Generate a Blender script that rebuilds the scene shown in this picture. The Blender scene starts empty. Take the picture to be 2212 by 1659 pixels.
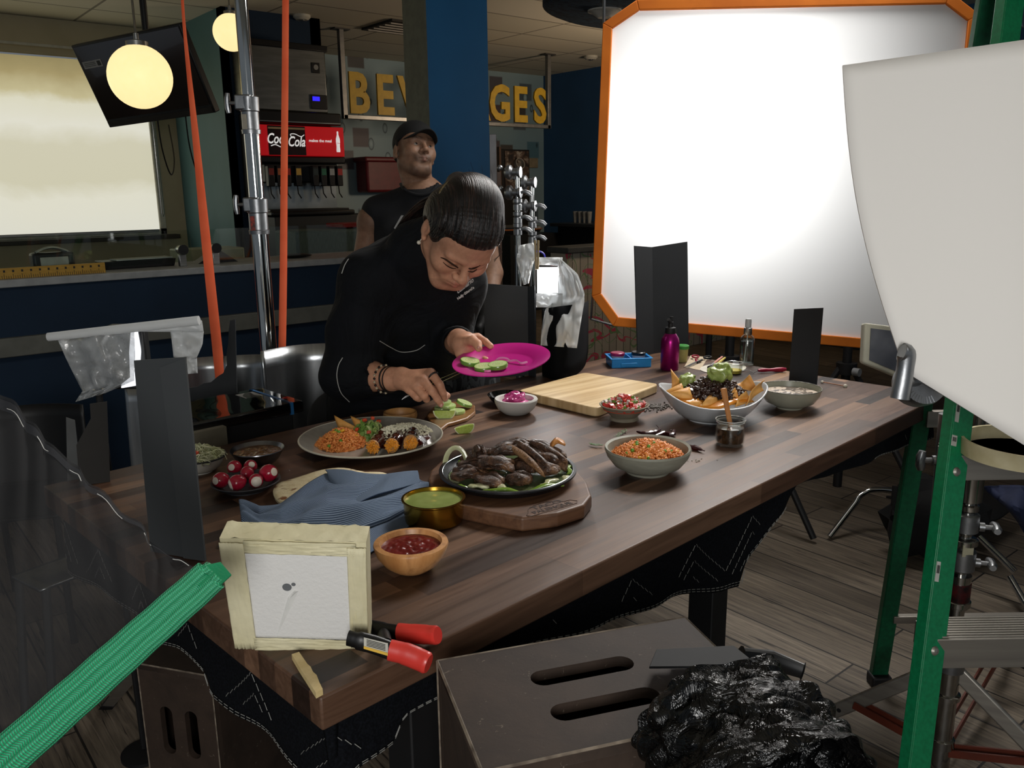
import bpy, bmesh, math, random
import numpy as np
from math import sin, cos, pi, radians, sqrt, atan2
from mathutils import Vector, Matrix, noise
random.seed(7)
SC = bpy.context.scene
COL = SC.collection

# ---------------------------------------------------------------- camera
F, CX, CY = 1805.0, 1106.0, 829.5
H = 1.48
ROLL, PITCH, YAW = radians(0.75), radians(13.0), radians(50.6)
FW = Vector((cos(YAW)*cos(PITCH), sin(YAW)*cos(PITCH), -sin(PITCH)))
_r0 = Vector((sin(YAW), -cos(YAW), 0)); _u0 = _r0.cross(FW)
RT = _r0*cos(ROLL) - _u0*sin(ROLL)
UP = _u0*cos(ROLL) + _r0*sin(ROLL)
CP = Vector((0, 0, H))
cd = bpy.data.cameras.new('camera'); cam = bpy.data.objects.new('camera', cd); COL.objects.link(cam)
cd.sensor_width = 36; cd.lens = F*36/2212; cd.clip_start = 0.05
cam.matrix_world = Matrix((
    (RT.x, UP.x, -FW.x, CP.x), (RT.y, UP.y, -FW.y, CP.y), (RT.z, UP.z, -FW.z, CP.z), (0, 0, 0, 1)))
SC.camera = cam
RZ = YAW - pi/2          # local x = picture right, local y = away from the camera

# ---------------------------------------------------------------- colour management, world, lamps
SC.view_settings.view_transform = 'Standard'; SC.view_settings.look = 'None'
SC.view_settings.gamma = 1; SC.view_settings.exposure = 0.0
SC.view_settings.use_curve_mapping = False
SC.cycles.max_bounces = 6; SC.cycles.diffuse_bounces = 3; SC.cycles.glossy_bounces = 3
SC.cycles.transmission_bounces = 5; SC.cycles.transparent_max_bounces = 8
SC.cycles.sample_clamp_indirect = 4.0
SC.cycles.caustics_reflective = False; SC.cycles.caustics_refractive = False
W = bpy.data.worlds.new('world'); SC.world = W; W.use_nodes = True
W.node_tree.nodes['Background'].inputs[0].default_value = (0.80, 0.90, 1.0, 1)
W.node_tree.nodes['Background'].inputs[1].default_value = 0.16

def area(name, loc, target, size, power, color=(1, 1, 1), spread=180, sy=None):
    l = bpy.data.lights.new(name, 'AREA'); l.energy = power; l.color = color; l.size = size
    l.spread = radians(spread)
    if sy: l.shape = 'RECTANGLE'; l.size_y = sy
    o = bpy.data.objects.new(name, l); COL.objects.link(o); o.location = loc
    d = Vector(target) - Vector(loc); o.rotation_euler = d.to_track_quat('-Z', 'Y').to_euler()
    return o
# studio lamp behind the diffusion frame
DC = CP + (FW*3.05 + RT*((1545-CX)/F*3.05) + UP*((CY-340)/F*3.05))
DN = Vector((-0.80, -0.60, -0.03)).normalized()       # from the frame towards the table
area('key_lamp', DC - DN*0.75, DC, 0.30, 7.2, (1.0, 0.985, 0.96), spread=120)
# unseen overhead fill added to brighten the table, and the windows behind the photographer
area('overhead_fill', (2.85, 1.75, 2.80), (1.3, 1.4, 0.9), 0.9, 42, (1.0, 0.97, 0.93), spread=130)
area('front_window_light', (-1.0, -1.15, 1.62), (1.0, 1.2, 1.15), 0.9, 44, (1.0, 0.985, 0.96))
area('back_room_fill', (6.9, 4.4, 2.1), (5.5, 6.5, 3.0), 0.5, 40, (1.0, 0.78, 0.56))  # unseen warm fill, added to lift the dark ceiling and back walls

# ---------------------------------------------------------------- pixel to world helpers
def ray(px, py): return FW + RT*((px-CX)/F) + UP*((CY-py)/F)
def at(px, py, z):
    d = ray(px, py); return CP + d*((z-H)/d.z)
def dep(px, py, d): return CP + ray(px, py)*d
def onY(px, py, Y):
    d = ray(px, py); return CP + d*(Y/d.y)
def onX(px, py, X):
    d = ray(px, py); return CP + d*(X/d.x)
def onP(px, py, p, n):
    d = ray(px, py); n = Vector(n); return CP + d*((Vector(p)-CP).dot(n)/d.dot(n))
def zat(b, py):
    q = UP - FW*((CY-py)/F); return CP.z - ((b.x-CP.x)*q.x + (b.y-CP.y)*q.y)/q.z
def dof(p): return (Vector(p)-CP).dot(FW)

# ---------------------------------------------------------------- materials
def lin(h):
    if not isinstance(h, str): return tuple(h)[:3] + (1,)
    h = h.lstrip('#'); o = []
    for i in (0, 2, 4):
        c = int(h[i:i+2], 16)/255; o.append(c/12.92 if c <= .04045 else ((c+.055)/1.055)**2.4)
    return tuple(o) + (1,)
class NT:
    def __init__(s, name):
        s.m = bpy.data.materials.new(name); s.m.use_nodes = True; s.t = s.m.node_tree
        s.b = s.t.nodes['Principled BSDF']; s.out = s.t.nodes['Material Output']; s._c = None
    def n(s, typ, **k):
        o = s.t.nodes.new('ShaderNode'+typ)
        for a, v in k.items():
            if hasattr(o, a): setattr(o, a, v)
        return o
    def l(s, a, b): s.t.links.new(a, b)
    def co(s, kind='Object', scale=(1, 1, 1), rot=(0, 0, 0), loc=(0, 0, 0)):
        if s._c is None: s._c = s.n('TexCoord')
        mp = s.n('Mapping'); mp.inputs['Scale'].default_value = scale; mp.inputs['Rotation'].default_value = rot
        mp.inputs['Location'].default_value = loc
        s.l(s._c.outputs[kind], mp.inputs[0]); return mp.outputs[0]
    def noise(s, vec, scale=5, detail=3, rough=.5, dist=0):
        o = s.n('TexNoise'); o.inputs['Scale'].default_value = scale; o.inputs['Detail'].default_value = detail
        o.inputs['Roughness'].default_value = rough; o.inputs['Distortion'].default_value = dist
        s.l(vec, o.inputs['Vector']); return o.outputs['Fac']
    def ramp(s, fac, stops, interp='LINEAR'):
        o = s.n('ValToRGB'); cr = o.color_ramp; cr.interpolation = interp
        while len(cr.elements) < len(stops): cr.elements.new(.5)
        for e, (p, c) in zip(cr.elements, stops): e.position = p; e.color = lin(c)
        s.l(fac, o.inputs[0]); return o.outputs[0]
    def mix(s, fac, a, b, mode='MIX'):
        o = s.n('Mix'); o.data_type = 'RGBA'; o.blend_type = mode
        for i, v in ((0, fac), (6, a), (7, b)):
            if hasattr(v, 'links'): s.l(v, o.inputs[i])
            else: o.inputs[i].default_value = v if i == 0 else lin(v)
        return o.outputs[2]
    def math(s, op, a, b=0):
        o = s.n('Math'); o.operation = op
        for i, v in ((0, a), (1, b)):
            if hasattr(v, 'links'): s.l(v, o.inputs[i])
            else: o.inputs[i].default_value = v
        return o.outputs[0]
    def bump(s, h, st=.3, d=.01, inp=None):
        o = s.n('Bump'); o.inputs['Strength'].default_value = st; o.inputs['Distance'].default_value = d
        s.l(h, o.inputs['Height'])
        if inp: s.l(inp, o.inputs['Normal'])
        s.l(o.outputs[0], s.b.inputs['Normal']); return o.outputs[0]
    def set(s, **k):
        for a, v in k.items():
            i = s.b.inputs[a.replace('_', ' ')]
            if hasattr(v, 'links'): s.l(v, i)
            else: i.default_value = v
        return s
def mat(name, col, rough=.5, metal=0, col2=None, vs=20, bump=0, bs=60, bd=.002, trans=0, coat=0, sc=(1, 1, 1),
        emis=None, es=0, ior=1.45, alpha=1, sss=0, spec=.5):
    t = NT(name)
    c2 = col2
    if c2 is None:
        l = lin(col); c2 = tuple(min(1, x*.78) for x in l[:3])
    f = t.noise(t.co(scale=sc), vs, 3)
    t.set(Base_Color=t.ramp(f, [(.35, col), (.68, c2)]), Roughness=rough, Metallic=metal, IOR=ior, Alpha=alpha,
          Transmission_Weight=trans, Coat_Weight=coat, Specular_IOR_Level=spec)
    if bump: t.bump(t.noise(t.co(scale=sc), bs, 3), bump, bd)
    if emis: t.set(Emission_Color=lin(emis), Emission_Strength=es)
    if sss: t.set(Subsurface_Weight=sss, Subsurface_Scale=.01); t.b.inputs['Subsurface Radius'].default_value = (1, .35, .2)
    return t.m
def wood(name, c1, c2, c3, rough=.45, scale=6, stretch=14, axis=0, bump=.08):
    t = NT(name); sc = [stretch]*3; sc[axis] = 1.2
    v = t.co(scale=tuple(sc)); f = t.noise(v, scale, 5, .6, .6)
    g = t.noise(t.co(scale=tuple(x*5 for x in sc)), scale, 2)
    f2 = t.math('ADD', t.math('MULTIPLY', f, .8), t.math('MULTIPLY', g, .2))
    t.set(Base_Color=t.ramp(f2, [(.3, c1), (.5, c2), (.7, c3)]), Roughness=rough)
    t.bump(f2, bump, .002); return t.m
def glass(name, col=(1, 1, 1), rough=0.0, alpha_mix=.75):
    """thin clear pane or wall: mostly transparent with a glossy skin"""
    t = NT(name); tr = t.n('BsdfTransparent'); tr.inputs[0].default_value = lin(col)
    gl = t.n('BsdfGlossy'); gl.inputs['Roughness'].default_value = rough + .02
    lw = t.n('LayerWeight'); lw.inputs[0].default_value = .35
    mx = t.n('MixShader'); t.l(t.math('ADD', t.math('MULTIPLY', lw.outputs['Fresnel'], 1-alpha_mix+.15), .02), mx.inputs[0])
    t.l(tr.outputs[0], mx.inputs[1]); t.l(gl.outputs[0], mx.inputs[2]); t.l(mx.outputs[0], t.out.inputs[0])
    return t.m

# ---------------------------------------------------------------- mesh builder
def wmat(o):
    m = o.matrix_basis.copy(); p = o.parent
    while p: m = p.matrix_basis @ m; p = p.parent
    return m
class MB:
    def __init__(s, T=None): s.v = []; s.f = []; s.mi = []; s.T = T or Matrix(); s.cm = 0; s.cols = None
    def add(s, vs, fs, T=None):
        M = s.T @ T if T is not None else s.T
        o = len(s.v); s.v += [M @ Vector(p) for p in vs]; s.f += [tuple(i+o for i in f) for f in fs]
        s.mi += [s.cm]*len(fs); return s
    def box(s, c, d, rz=0, T=None, tap=1):
        x, y, z = d[0]/2, d[1]/2, d[2]/2
        vs = [(a*x*(tap if q > 0 else 1), b*y*(tap if q > 0 else 1), q*z) for q in (-1, 1) for a, b in ((-1, -1), (1, -1), (1, 1), (-1, 1))]
        M = Matrix.Translation(c) @ Matrix.Rotation(rz, 4, 'Z')
        if T is not None: M = M @ T
        return s.add(vs, [(3, 2, 1, 0), (4, 5, 6, 7), (0, 1, 5, 4), (1, 2, 6, 5), (2, 3, 7, 6), (3, 0, 4, 7)], M)
    def lathe(s, prof, n=40, T=None, sx=1, sy=1, wob=None):
        vs = []; fs = []; m = len(prof)
        for i in range(n):
            a = 2*pi*i/n
            for j, (r, z) in enumerate(prof):
                k = wob(a, j) if wob else 1
                vs.append((r*cos(a)*sx*k, r*sin(a)*sy*k, z))
        for i in range(n):
            for j in range(m-1):
                a, b = i*m+j, ((i+1) % n)*m+j
                fs.append((a, b, b+1, a+1))
        if prof[0][0] > 1e-6: fs.append(tuple(i*m for i in range(n))[::-1])
        if prof[-1][0] > 1e-6: fs.append(tuple(i*m+m-1 for i in range(n)))
        return s.add(vs, fs, T)
    def tube(s, pts, r, n=10, closed=False, flat=1.0, upv=None):
        pts = [Vector(p) for p in pts]; m = len(pts)
        rs = r if isinstance(r, (list, tuple)) else [r]*m
        vs = []; fs = []; prev = None
        for i, p in enumerate(pts):
            if closed: t = pts[(i+1) % m] - pts[i-1]
            else: t = pts[min(i+1, m-1)] - pts[max(i-1, 0)]
            t = t.normalized() if t.length > 1e-9 else Vector((0, 0, 1))
            if prev is None:
                a = Vector(upv) if upv else (Vector((0, 0, 1)) if abs(t.z) < .9 else Vector((1, 0, 0)))
            else: a = prev
            a = (a - t*a.dot(t)); a = a.normalized() if a.length > 1e-6 else t.orthogonal().normalized(); prev = a
            b = t.cross(a)
            for k in range(n):
                w = 2*pi*k/n; vs.append(p + a*cos(w)*rs[i] + b*sin(w)*rs[i]*flat)
        q = m if closed else m-1
        for i in range(q):
            for k in range(n):
                a, b = i*n+k, ((i+1) % m)*n+k; c, d = ((i+1) % m)*n+(k+1) % n, i*n+(k+1) % n
                fs.append((a, b, c, d))
        if not closed: fs.append(tuple(range(n))[::-1]); fs.append(tuple((m-1)*n+k for k in range(n)))
        return s.add(vs, fs)
    def grid(s, fn, nu, nv, closeu=False, T=None):
        vs = [fn(i/(nu if closeu else nu-1), j/(nv-1)) for i in range(nu) for j in range(nv)]; fs = []
        for i in range(nu if closeu else nu-1):
            for j in range(nv-1):
                a, b = i*nv+j, ((i+1) % nu)*nv+j; fs.append((a, b, b+1, a+1))
        return s.add(vs, fs, T)
    def prism(s, pts, z0, z1, T=None):
        n = len(pts); vs = [(x, y, z0) for x, y in pts] + [(x, y, z1) for x, y in pts]
        fs = [tuple(range(n))[::-1], tuple(range(n, 2*n))] + [(i, (i+1) % n, n+(i+1) % n, n+i) for i in range(n)]
        return s.add(vs, fs, T)
    def slab(s, pts, th, nrm=None):
        """solid plate of any flat outline given in space"""
        P = [Vector(p) for p in pts]; n = len(P)
        nn = Vector(nrm) if nrm is not None else (P[1]-P[0]).cross(P[2]-P[0]).normalized()
        vs = P + [p + nn*th for p in P]
        fs = [tuple(range(n))[::-1], tuple(range(n, 2*n))] + [(i, (i+1) % n, n+(i+1) % n, n+i) for i in range(n)]
        return s.add(vs, fs)
    def ball(s, c, r, sub=2, T=None, amp=0, freq=8, seed=0):
        vs, fs = ICO[sub]; rr = (r, r, r) if isinstance(r, (int, float)) else r
        out = []
        for p in vs:
            k = 1
            if amp: k = 1 + amp*noise.noise(Vector(p)*freq*.3 + Vector((seed*3.7, seed*1.3, 0)))
            out.append((p[0]*rr[0]*k, p[1]*rr[1]*k, p[2]*rr[2]*k))
        M = Matrix.Translation(c)
        if T is not None: M = M @ T
        return s.add(out, fs, M)
    def build(s, name, m, parent=None, smooth=35, bevel=0, seg=2, solid=0, sub=0, W=False, wn=False):
        if parent is not None and W:
            inv = wmat(parent).inverted(); V = [inv @ v for v in s.v]; loc = None
        elif parent is None:
            xs = [v.x for v in s.v]; ys = [v.y for v in s.v]; zs = [v.z for v in s.v]
            loc = Vector(((min(xs)+max(xs))/2, (min(ys)+max(ys))/2, min(zs))); V = [v-loc for v in s.v]
        else: V = s.v; loc = None
        me = bpy.data.meshes.new(name); me.from_pydata([tuple(v) for v in V], [], s.f)
        for mm in (m if isinstance(m, (list, tuple)) else [m]): me.materials.append(mm)
        if any(s.mi): me.polygons.foreach_set('material_index', s.mi)
        if s.cols is not None:
            ca = me.color_attributes.new('tint', 'FLOAT_COLOR', 'POINT'); ca.data.foreach_set('color', s.cols)
        if smooth:
            me.polygons.foreach_set('use_smooth', [True]*len(me.polygons))
            if smooth < 180: me.set_sharp_from_angle(angle=radians(smooth))
        o = bpy.data.objects.new(name, me); COL.objects.link(o)
        if loc is not None: o.location = loc
        if parent is not None: o.parent = parent
        if solid: k = o.modifiers.new('so', 'SOLIDIFY'); k.thickness = abs(solid); k.offset = 0 if solid > 0 else -1
        if bevel: k = o.modifiers.new('be', 'BEVEL'); k.width = bevel; k.segments = seg; k.limit_method = 'ANGLE'; k.angle_limit = radians(40)
        if sub: k = o.modifiers.new('su', 'SUBSURF'); k.levels = k.render_levels = sub
        return o
def _ico():
    out = {}
    for sub in (1, 2, 3, 4):
        b = bmesh.new(); bmesh.ops.create_icosphere(b, subdivisions=sub, radius=1)
        out[sub] = ([tuple(v.co) for v in b.verts], [tuple(v.index for v in f.verts) for f in b.faces]); b.free()
    return out
ICO = _ico()
def thing(name, label, cat, loc=(0, 0, 0), rotz=0, group=None):
    o = bpy.data.objects.new(name, None); COL.objects.link(o); o.empty_display_size = .05
    o.location = loc; o.rotation_euler = (0, 0, rotz)
    o.matrix_basis = Matrix.Translation(loc) @ Matrix.Rotation(rotz, 4, 'Z')
    return tag(o, label, cat, group)
def tag(o, label, cat, group=None, kind=None):
    o['label'] = label; o['category'] = cat
    if group: o['group'] = group
    if kind: o['kind'] = kind
    return o
def struct(o): o['kind'] = 'structure'; return o
def lab(o, t): o['label'] = t; return o
def stuff(o): o['kind'] = 'stuff'; return o
def dup(root, loc=None, rotz=None, label=None, scale=None):
    r = root.copy(); COL.objects.link(r)
    if loc is not None: r.location = loc
    if rotz is not None: r.rotation_euler = (0, 0, rotz)
    if scale: r.scale = (scale,)*3
    if label: r['label'] = label
    for ch in root.children:
        c = ch.copy(); COL.objects.link(c); c.parent = r
        for g in ch.children:
            d = g.copy(); COL.objects.link(d); d.parent = c
    return r
def text(name, s, size, m, parent, M, depth=.0004, shear=0, W=True, offset=0, sx=1, align='CENTER', bold=0, spacing=1):
    cu = bpy.data.curves.new('t', 'FONT'); cu.body = s; cu.size = size; cu.extrude = depth; cu.align_x = align
    cu.align_y = 'CENTER'; cu.shear = shear; cu.offset = bold; cu.space_character = spacing; cu.resolution_u = 3
    o = bpy.data.objects.new('t', cu); COL.objects.link(o)
    bpy.context.view_layer.update()
    me = bpy.data.meshes.new_from_object(o.evaluated_get(bpy.context.evaluated_depsgraph_get()))
    bpy.data.objects.remove(o); me.name = name
    K = M @ Matrix.Diagonal((sx, 1, 1, 1))
    if W: K = wmat(parent).inverted() @ K
    me.transform(K); me.materials.clear(); me.materials.append(m)
    q = bpy.data.objects.new(name, me); COL.objects.link(q); q.parent = parent; return q
def frame(o, x, y):
    """matrix with origin o, local x and y given, z = x cross y"""
    x = Vector(x).normalized(); z = x.cross(Vector(y)).normalized(); y = z.cross(x)
    return Matrix(((x.x, y.x, z.x, o[0]), (x.y, y.y, z.y, o[1]), (x.z, y.z, z.z, o[2]), (0, 0, 0, 1)))
def rotm(ax, d): return Matrix.Rotation(radians(d), 4, ax)
def bez(p, n=16):
    """smooth curve through points"""
    P = [Vector(q) for q in p]; P = [P[0]*2-P[1]] + P + [P[-1]*2-P[-2]]; out = []
    for i in range(1, len(P)-2):
        a, b, c, d = P[i-1:i+3]
        for k in range(n):
            t = k/n; out.append(.5*((2*b)+(c-a)*t+(2*a-5*b+4*c-d)*t*t+(3*b-a-3*c+d)*t**3))
    out.append(P[-2]); return out
# ================================================================= ROOM
CEIL = 3.0
# floor: weathered planks running along Y
t = NT('plank_floor')
br = t.n('TexBrick'); br.offset = .37; br.offset_frequency = 2
t.l(t.co(rot=(0, 0, pi/2)), br.inputs[0])
for k, v in (('Scale', 1), ('Mortar Size', .0035), ('Brick Width', 1.25), ('Row Height', .165), ('Bias', 0), ('Mortar Smooth', .2)): br.inputs[k].default_value = v
br.inputs['Color1'].default_value = (0, 0, 0, 1); br.inputs['Color2'].default_value = (1, 1, 1, 1); br.inputs['Mortar'].default_value = (.5, .5, .5, 1)
base = t.ramp(br.outputs['Color'], [(0, '6d645a'), (.5, '857b6f'), (1, '9a9084')])
gr = t.noise(t.co(scale=(34, 1.6, 1)), 2.2, 6, .65, .5)
cr = t.noise(t.co(scale=(60, 2.2, 1)), 1.6, 3, .6, 1.2)
c = t.mix(.85, base, t.ramp(gr, [(.3, '6a625a'), (.5, 'b0a89c'), (.7, 'e6e0d4')]), 'MULTIPLY')
c = t.mix(t.ramp(cr, [(.60, '000000'), (.66, 'ffffff')]), c, '2e2822')
c = t.mix(br.outputs['Fac'], c, '15110e')
t.set(Base_Color=c, Roughness=.62); hh = t.math('SUBTRACT', gr, t.math('MULTIPLY', br.outputs['Fac'], 3))
t.bump(hh, .5, .003); M_floor = t.m
b = MB(); b.box((3.5, 3.2, -.05), (13.6, 13.4, .1)); struct(b.build('floor', M_floor, smooth=0))
# ceiling tiles
t = NT('ceiling_tile'); br = t.n('TexBrick'); br.offset = 0
t.l(t.co(loc=(.2, .1, 0)), br.inputs[0])
for k, v in (('Scale', 1), ('Mortar Size', .012), ('Brick Width', 1.22), ('Row Height', .61), ('Mortar Smooth', .1)): br.inputs[k].default_value = v
for k, v in (('Color1', 'd0c8b6'), ('Color2', 'c6bea9'), ('Mortar', '847d70')): br.inputs[k].default_value = lin(v)
t.set(Base_Color=br.outputs['Color'], Roughness=.9); t.bump(t.noise(t.co(), 120, 2), .1, .002); M_ceil = t.m
b = MB(); b.box((3.5, 3.2, CEIL+.05), (13.6, 13.4, .1)); struct(b.build('ceiling', M_ceil, smooth=0))
# window wall (khaki), with an opening for the window
M_khaki = mat('khaki_paint', 'bdb192', .85, col2='b3a787', vs=3)
M_teal = mat('teal_paint', '52797c', .6, col2='4b7172', vs=2, spec=.6)
M_navy = mat('navy_paint', '12263a', .75, col2='0f2133', vs=3, spec=.3)
M_blue = mat('bright_blue_paint', '2470a8', .55, col2='206aa0', vs=3)
YW = 8.6
wl, wr = -2.6, onY(350, 400, YW).x
wb, wt = onY(200, 512, YW).z, onY(60, 92, YW).z
b = MB()
b.box(((-3.3+wl)/2, YW+.1, 1.5), (wl+3.3, .2, 3)); b.box(((wr+3.4)/2, YW+.1, 1.5), (3.4-wr, .2, 3))
b.box(((wl+wr)/2, YW+.1, wb/2), (wr-wl, .2, wb)); b.box(((wl+wr)/2, YW+.1, (3+wt)/2), (wr-wl, .2, 3-wt))
struct(b.build('wall_back', M_khaki, smooth=0))
M_alu = mat('brushed_aluminium', 'b9bab8', .3, 1, col2='9d9e9c', vs=8, sc=(1, 1, 30))
M_dark = mat('black_plastic', '101113', .45, col2='17181a')
wf = thing('window_1', 'wide window with white sill frame behind the roller blind', 'window', ((wl+wr)/2, YW, wb)); wf['kind'] = 'structure'
b = MB(); xm = (wl+wr)/2; w = wr-wl; h = wt-wb
for c, d in (((0, .06, .03), (w, .14, .06)), ((0, .06, h-.03), (w, .14, .06)), ((-w/2+.03, .06, h/2), (.06, .14, h)), ((w/2-.03, .06, h/2), (.06, .14, h))): b.box(c, d)
b.build('window_frame', mat('white_frame', 'c9c6b4', .5), wf, bevel=.004)
b = MB(); b.box((0, -.06, -.02), (w+.16, .16, .04)); b.build('window_sill', mat('dark_sill', '3a352d', .5), wf, bevel=.004)
b = MB(); b.box((0, .15, h/2), (w-.1, .01, h-.1)); b.build('window_glass', glass('window_glass'), wf)
# daylit roller blind: a lit window
t = NT('daylit_blind')
v = t.co('Object', scale=(1, 1, 1)); sx = t.n('SeparateXYZ'); t.l(v, sx.inputs[0])
nz = t.noise(t.co(scale=(1, 1, 1.6)), 1.1, 6, .6, .3)
zz = t.math('ADD', sx.outputs['Z'], t.math('MULTIPLY', t.math('SUBTRACT', nz, .5), .40))
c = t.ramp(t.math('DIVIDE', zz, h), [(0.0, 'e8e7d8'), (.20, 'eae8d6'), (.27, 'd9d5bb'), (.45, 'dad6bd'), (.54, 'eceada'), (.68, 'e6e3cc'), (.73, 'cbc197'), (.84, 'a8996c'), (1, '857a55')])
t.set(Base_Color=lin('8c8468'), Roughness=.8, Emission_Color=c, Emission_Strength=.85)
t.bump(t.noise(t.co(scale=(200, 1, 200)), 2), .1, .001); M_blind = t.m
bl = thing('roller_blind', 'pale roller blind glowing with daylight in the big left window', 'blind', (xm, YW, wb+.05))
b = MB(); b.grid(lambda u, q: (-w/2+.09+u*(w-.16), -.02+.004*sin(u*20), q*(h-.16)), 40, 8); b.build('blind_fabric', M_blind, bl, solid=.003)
b = MB(); b.tube([(-w/2+.06, -.01, h-.11), (w/2-.06, -.01, h-.11)], .035, 14); b.build('roller', M_khaki, bl)
b = MB(); b.box((0, -.02, -.012), (w-.16, .02, .025)); b.build('bottom_bar', M_alu, bl, bevel=.003)
b = MB(); b.tube([(w/2-.045, -.05, h-.1), (w/2-.045, -.05, .15), (w/2-.035, -.05, .12), (w/2-.025, -.05, .15), (w/2-.03, -.05, h-.1)], .004, 5); b.build('pull_chain', M_alu, bl)
# teal pier that sticks out of the window wall, mural wall, navy wall
YJ = 7.25; XJ = 2.89
b = MB(); b.box((XJ+.02, (YJ+YW)/2, 1.5), (.04, YW-YJ, 3)); struct(b.build('wall_teal', M_teal, smooth=0))
b = MB(); XE = onY(700, 200, YJ).x; b.box(((XJ+XE)/2, YJ+.05, 1.5), (XE-XJ, .1, 3)); b.box((XE-.05, (YJ+9)/2, 1.5), (.1, 9-YJ, 3)); struct(b.build('wall_navy', M_navy, smooth=0))
# droplet mural
t = NT('droplet_mural')
vo = t.n('TexVoronoi'); vo.inputs['Scale'].default_value = 5.5; vo.inputs['Randomness'].default_value = .9; t.l(t.co(scale=(1, 1, .55)), vo.inputs[0])
v2 = t.n('TexVoronoi'); v2.inputs['Scale'].default_value = 2.1; v2.distance = 'CHEBYCHEV'; t.l(t.co(scale=(1, 1, 1), loc=(.3, 0, .2)), v2.inputs[0])
c = t.ramp(t.noise(t.co(), .8, 2), [(.3, '6b858f'), (.7, '94a9ad')])
c = t.mix(t.ramp(v2.outputs['Distance'], [(.21, 'ffffff'), (.24, '000000')]), c, t.ramp(v2.outputs['Color'], [(.3, '4a4642'), (.45, '3f5f74'), (.6, '5a4a4a'), (.75, '486a78')]))
c = t.mix(t.ramp(vo.outputs['Distance'], [(.20, 'ffffff'), (.24, '000000')]), c, t.ramp(vo.outputs['Distance'], [(.02, 'a8bcc0'), (.17, '6e868e'), (.2, '263a44')]))
t.set(Base_Color=c, Roughness=.5); M_mural = t.m
b = MB(); b.box(((XE+8.0)/2, 9.03, 1.5), (8.0-XE, .1, 3)); struct(b.build('wall_mural', M_mural, smooth=0))
b = MB(); b.box((8.05, 3.2, 1.5), (.1, 12.0, 3)); struct(b.build('wall_right', mat('navy_wall_paint', '2a5078', .7, col2='26496e', vs=2), smooth=0))
# blue pillar
pl = thing('wall_pillar', 'tall square blue pillar behind the two people', 'pillar', (3.28, 4.8, 0)); pl['kind'] = 'structure'
pw = .50; pp = onY(926, 200, 4.80)
b = MB(); b.box((pp.x+pw/2-3.28, .0+.13, 1.5), (pw, .26, 3)); b.build('pillar_core', M_blue, pl, smooth=0)
b = MB(); b.box((pp.x-3.28-.006, .13, 1.5), (.012, .262, 3)); b.build('pillar_side', mat('grey_green_paint', '66695c', .7), pl, smooth=0)

# ================================================================= SERVICE COUNTER
YC = 4.32; zc = .5*(onY(0, 606, YC).z + onY(740, 556, YC).z)
sc_ = thing('service_counter', 'dark blue service counter with pale ledge and grey band, below the window', 'counter', (.6, YC, 0))
b = MB(); b.box((-.1, .07, (zc-.035)/2), (5.8, .12, zc-.035)); b.build('panel', M_navy, sc_, smooth=0)
b = MB(); b.box((-.1, .22, zc-.0175), (5.84, .46, .035)); lab(b.build('ledge', mat('pale_laminate', '8f9292', .45), sc_, bevel=.004), 'pale grey ledge')
z1, z2 = onY(300, 700, YC).z, onY(300, 738, YC).z
b = MB(); b.box((-.1, -.008, (z1+z2)/2), (5.8, .035, z1-z2)); lab(b.build('bumper_rail', mat('grey_rail', '5b5c55', .6), sc_, bevel=.004), 'grey horizontal band')
b = MB(); b.box((-.1, .38, (zc-.035)/2-.2), (5.7, .05, zc-.44)); b.build('rear_panel', M_navy, sc_, smooth=0)
M_glass = glass('clear_glass', (.93, .97, .95), alpha_mix=.9)
zg = onY(400, 497, YC+.12).z
for i, (xa, xb) in enumerate(((-1.9, onY(440, 550, YC).x-.02), (onY(462, 550, YC).x, 3.2))):
    g = thing('sneeze_guard', ('clear glass guard standing on the blue counter, left of the orange straps', 'clear glass guard standing on the blue counter, behind the light stand')[i], 'glass guard', ((xa+xb)/2, YC+.12, zc))
    b = MB(); b.box((0, 0, (zg-zc)/2+.01), (xb-xa, .008, zg-zc-.02)); b.build('pane', M_glass, g, smooth=0)
    for sx_ in ((xb-xa)/2-.05,) if i == 0 else (-(xb-xa)/2+.05,):
        b = MB(); b.box((sx_, 0, .03), (.035, .03, .06)); b.tube([(sx_, -.03, .085), (sx_, .03, .085)], .02, 18); b.build('clamp', M_alu, g, bevel=.002)
        b = MB(); b.tube([(sx_, -.034, .085), (sx_, -.028, .085)], .026, 18); b.build('clamp_washer', M_dark, g)
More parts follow.
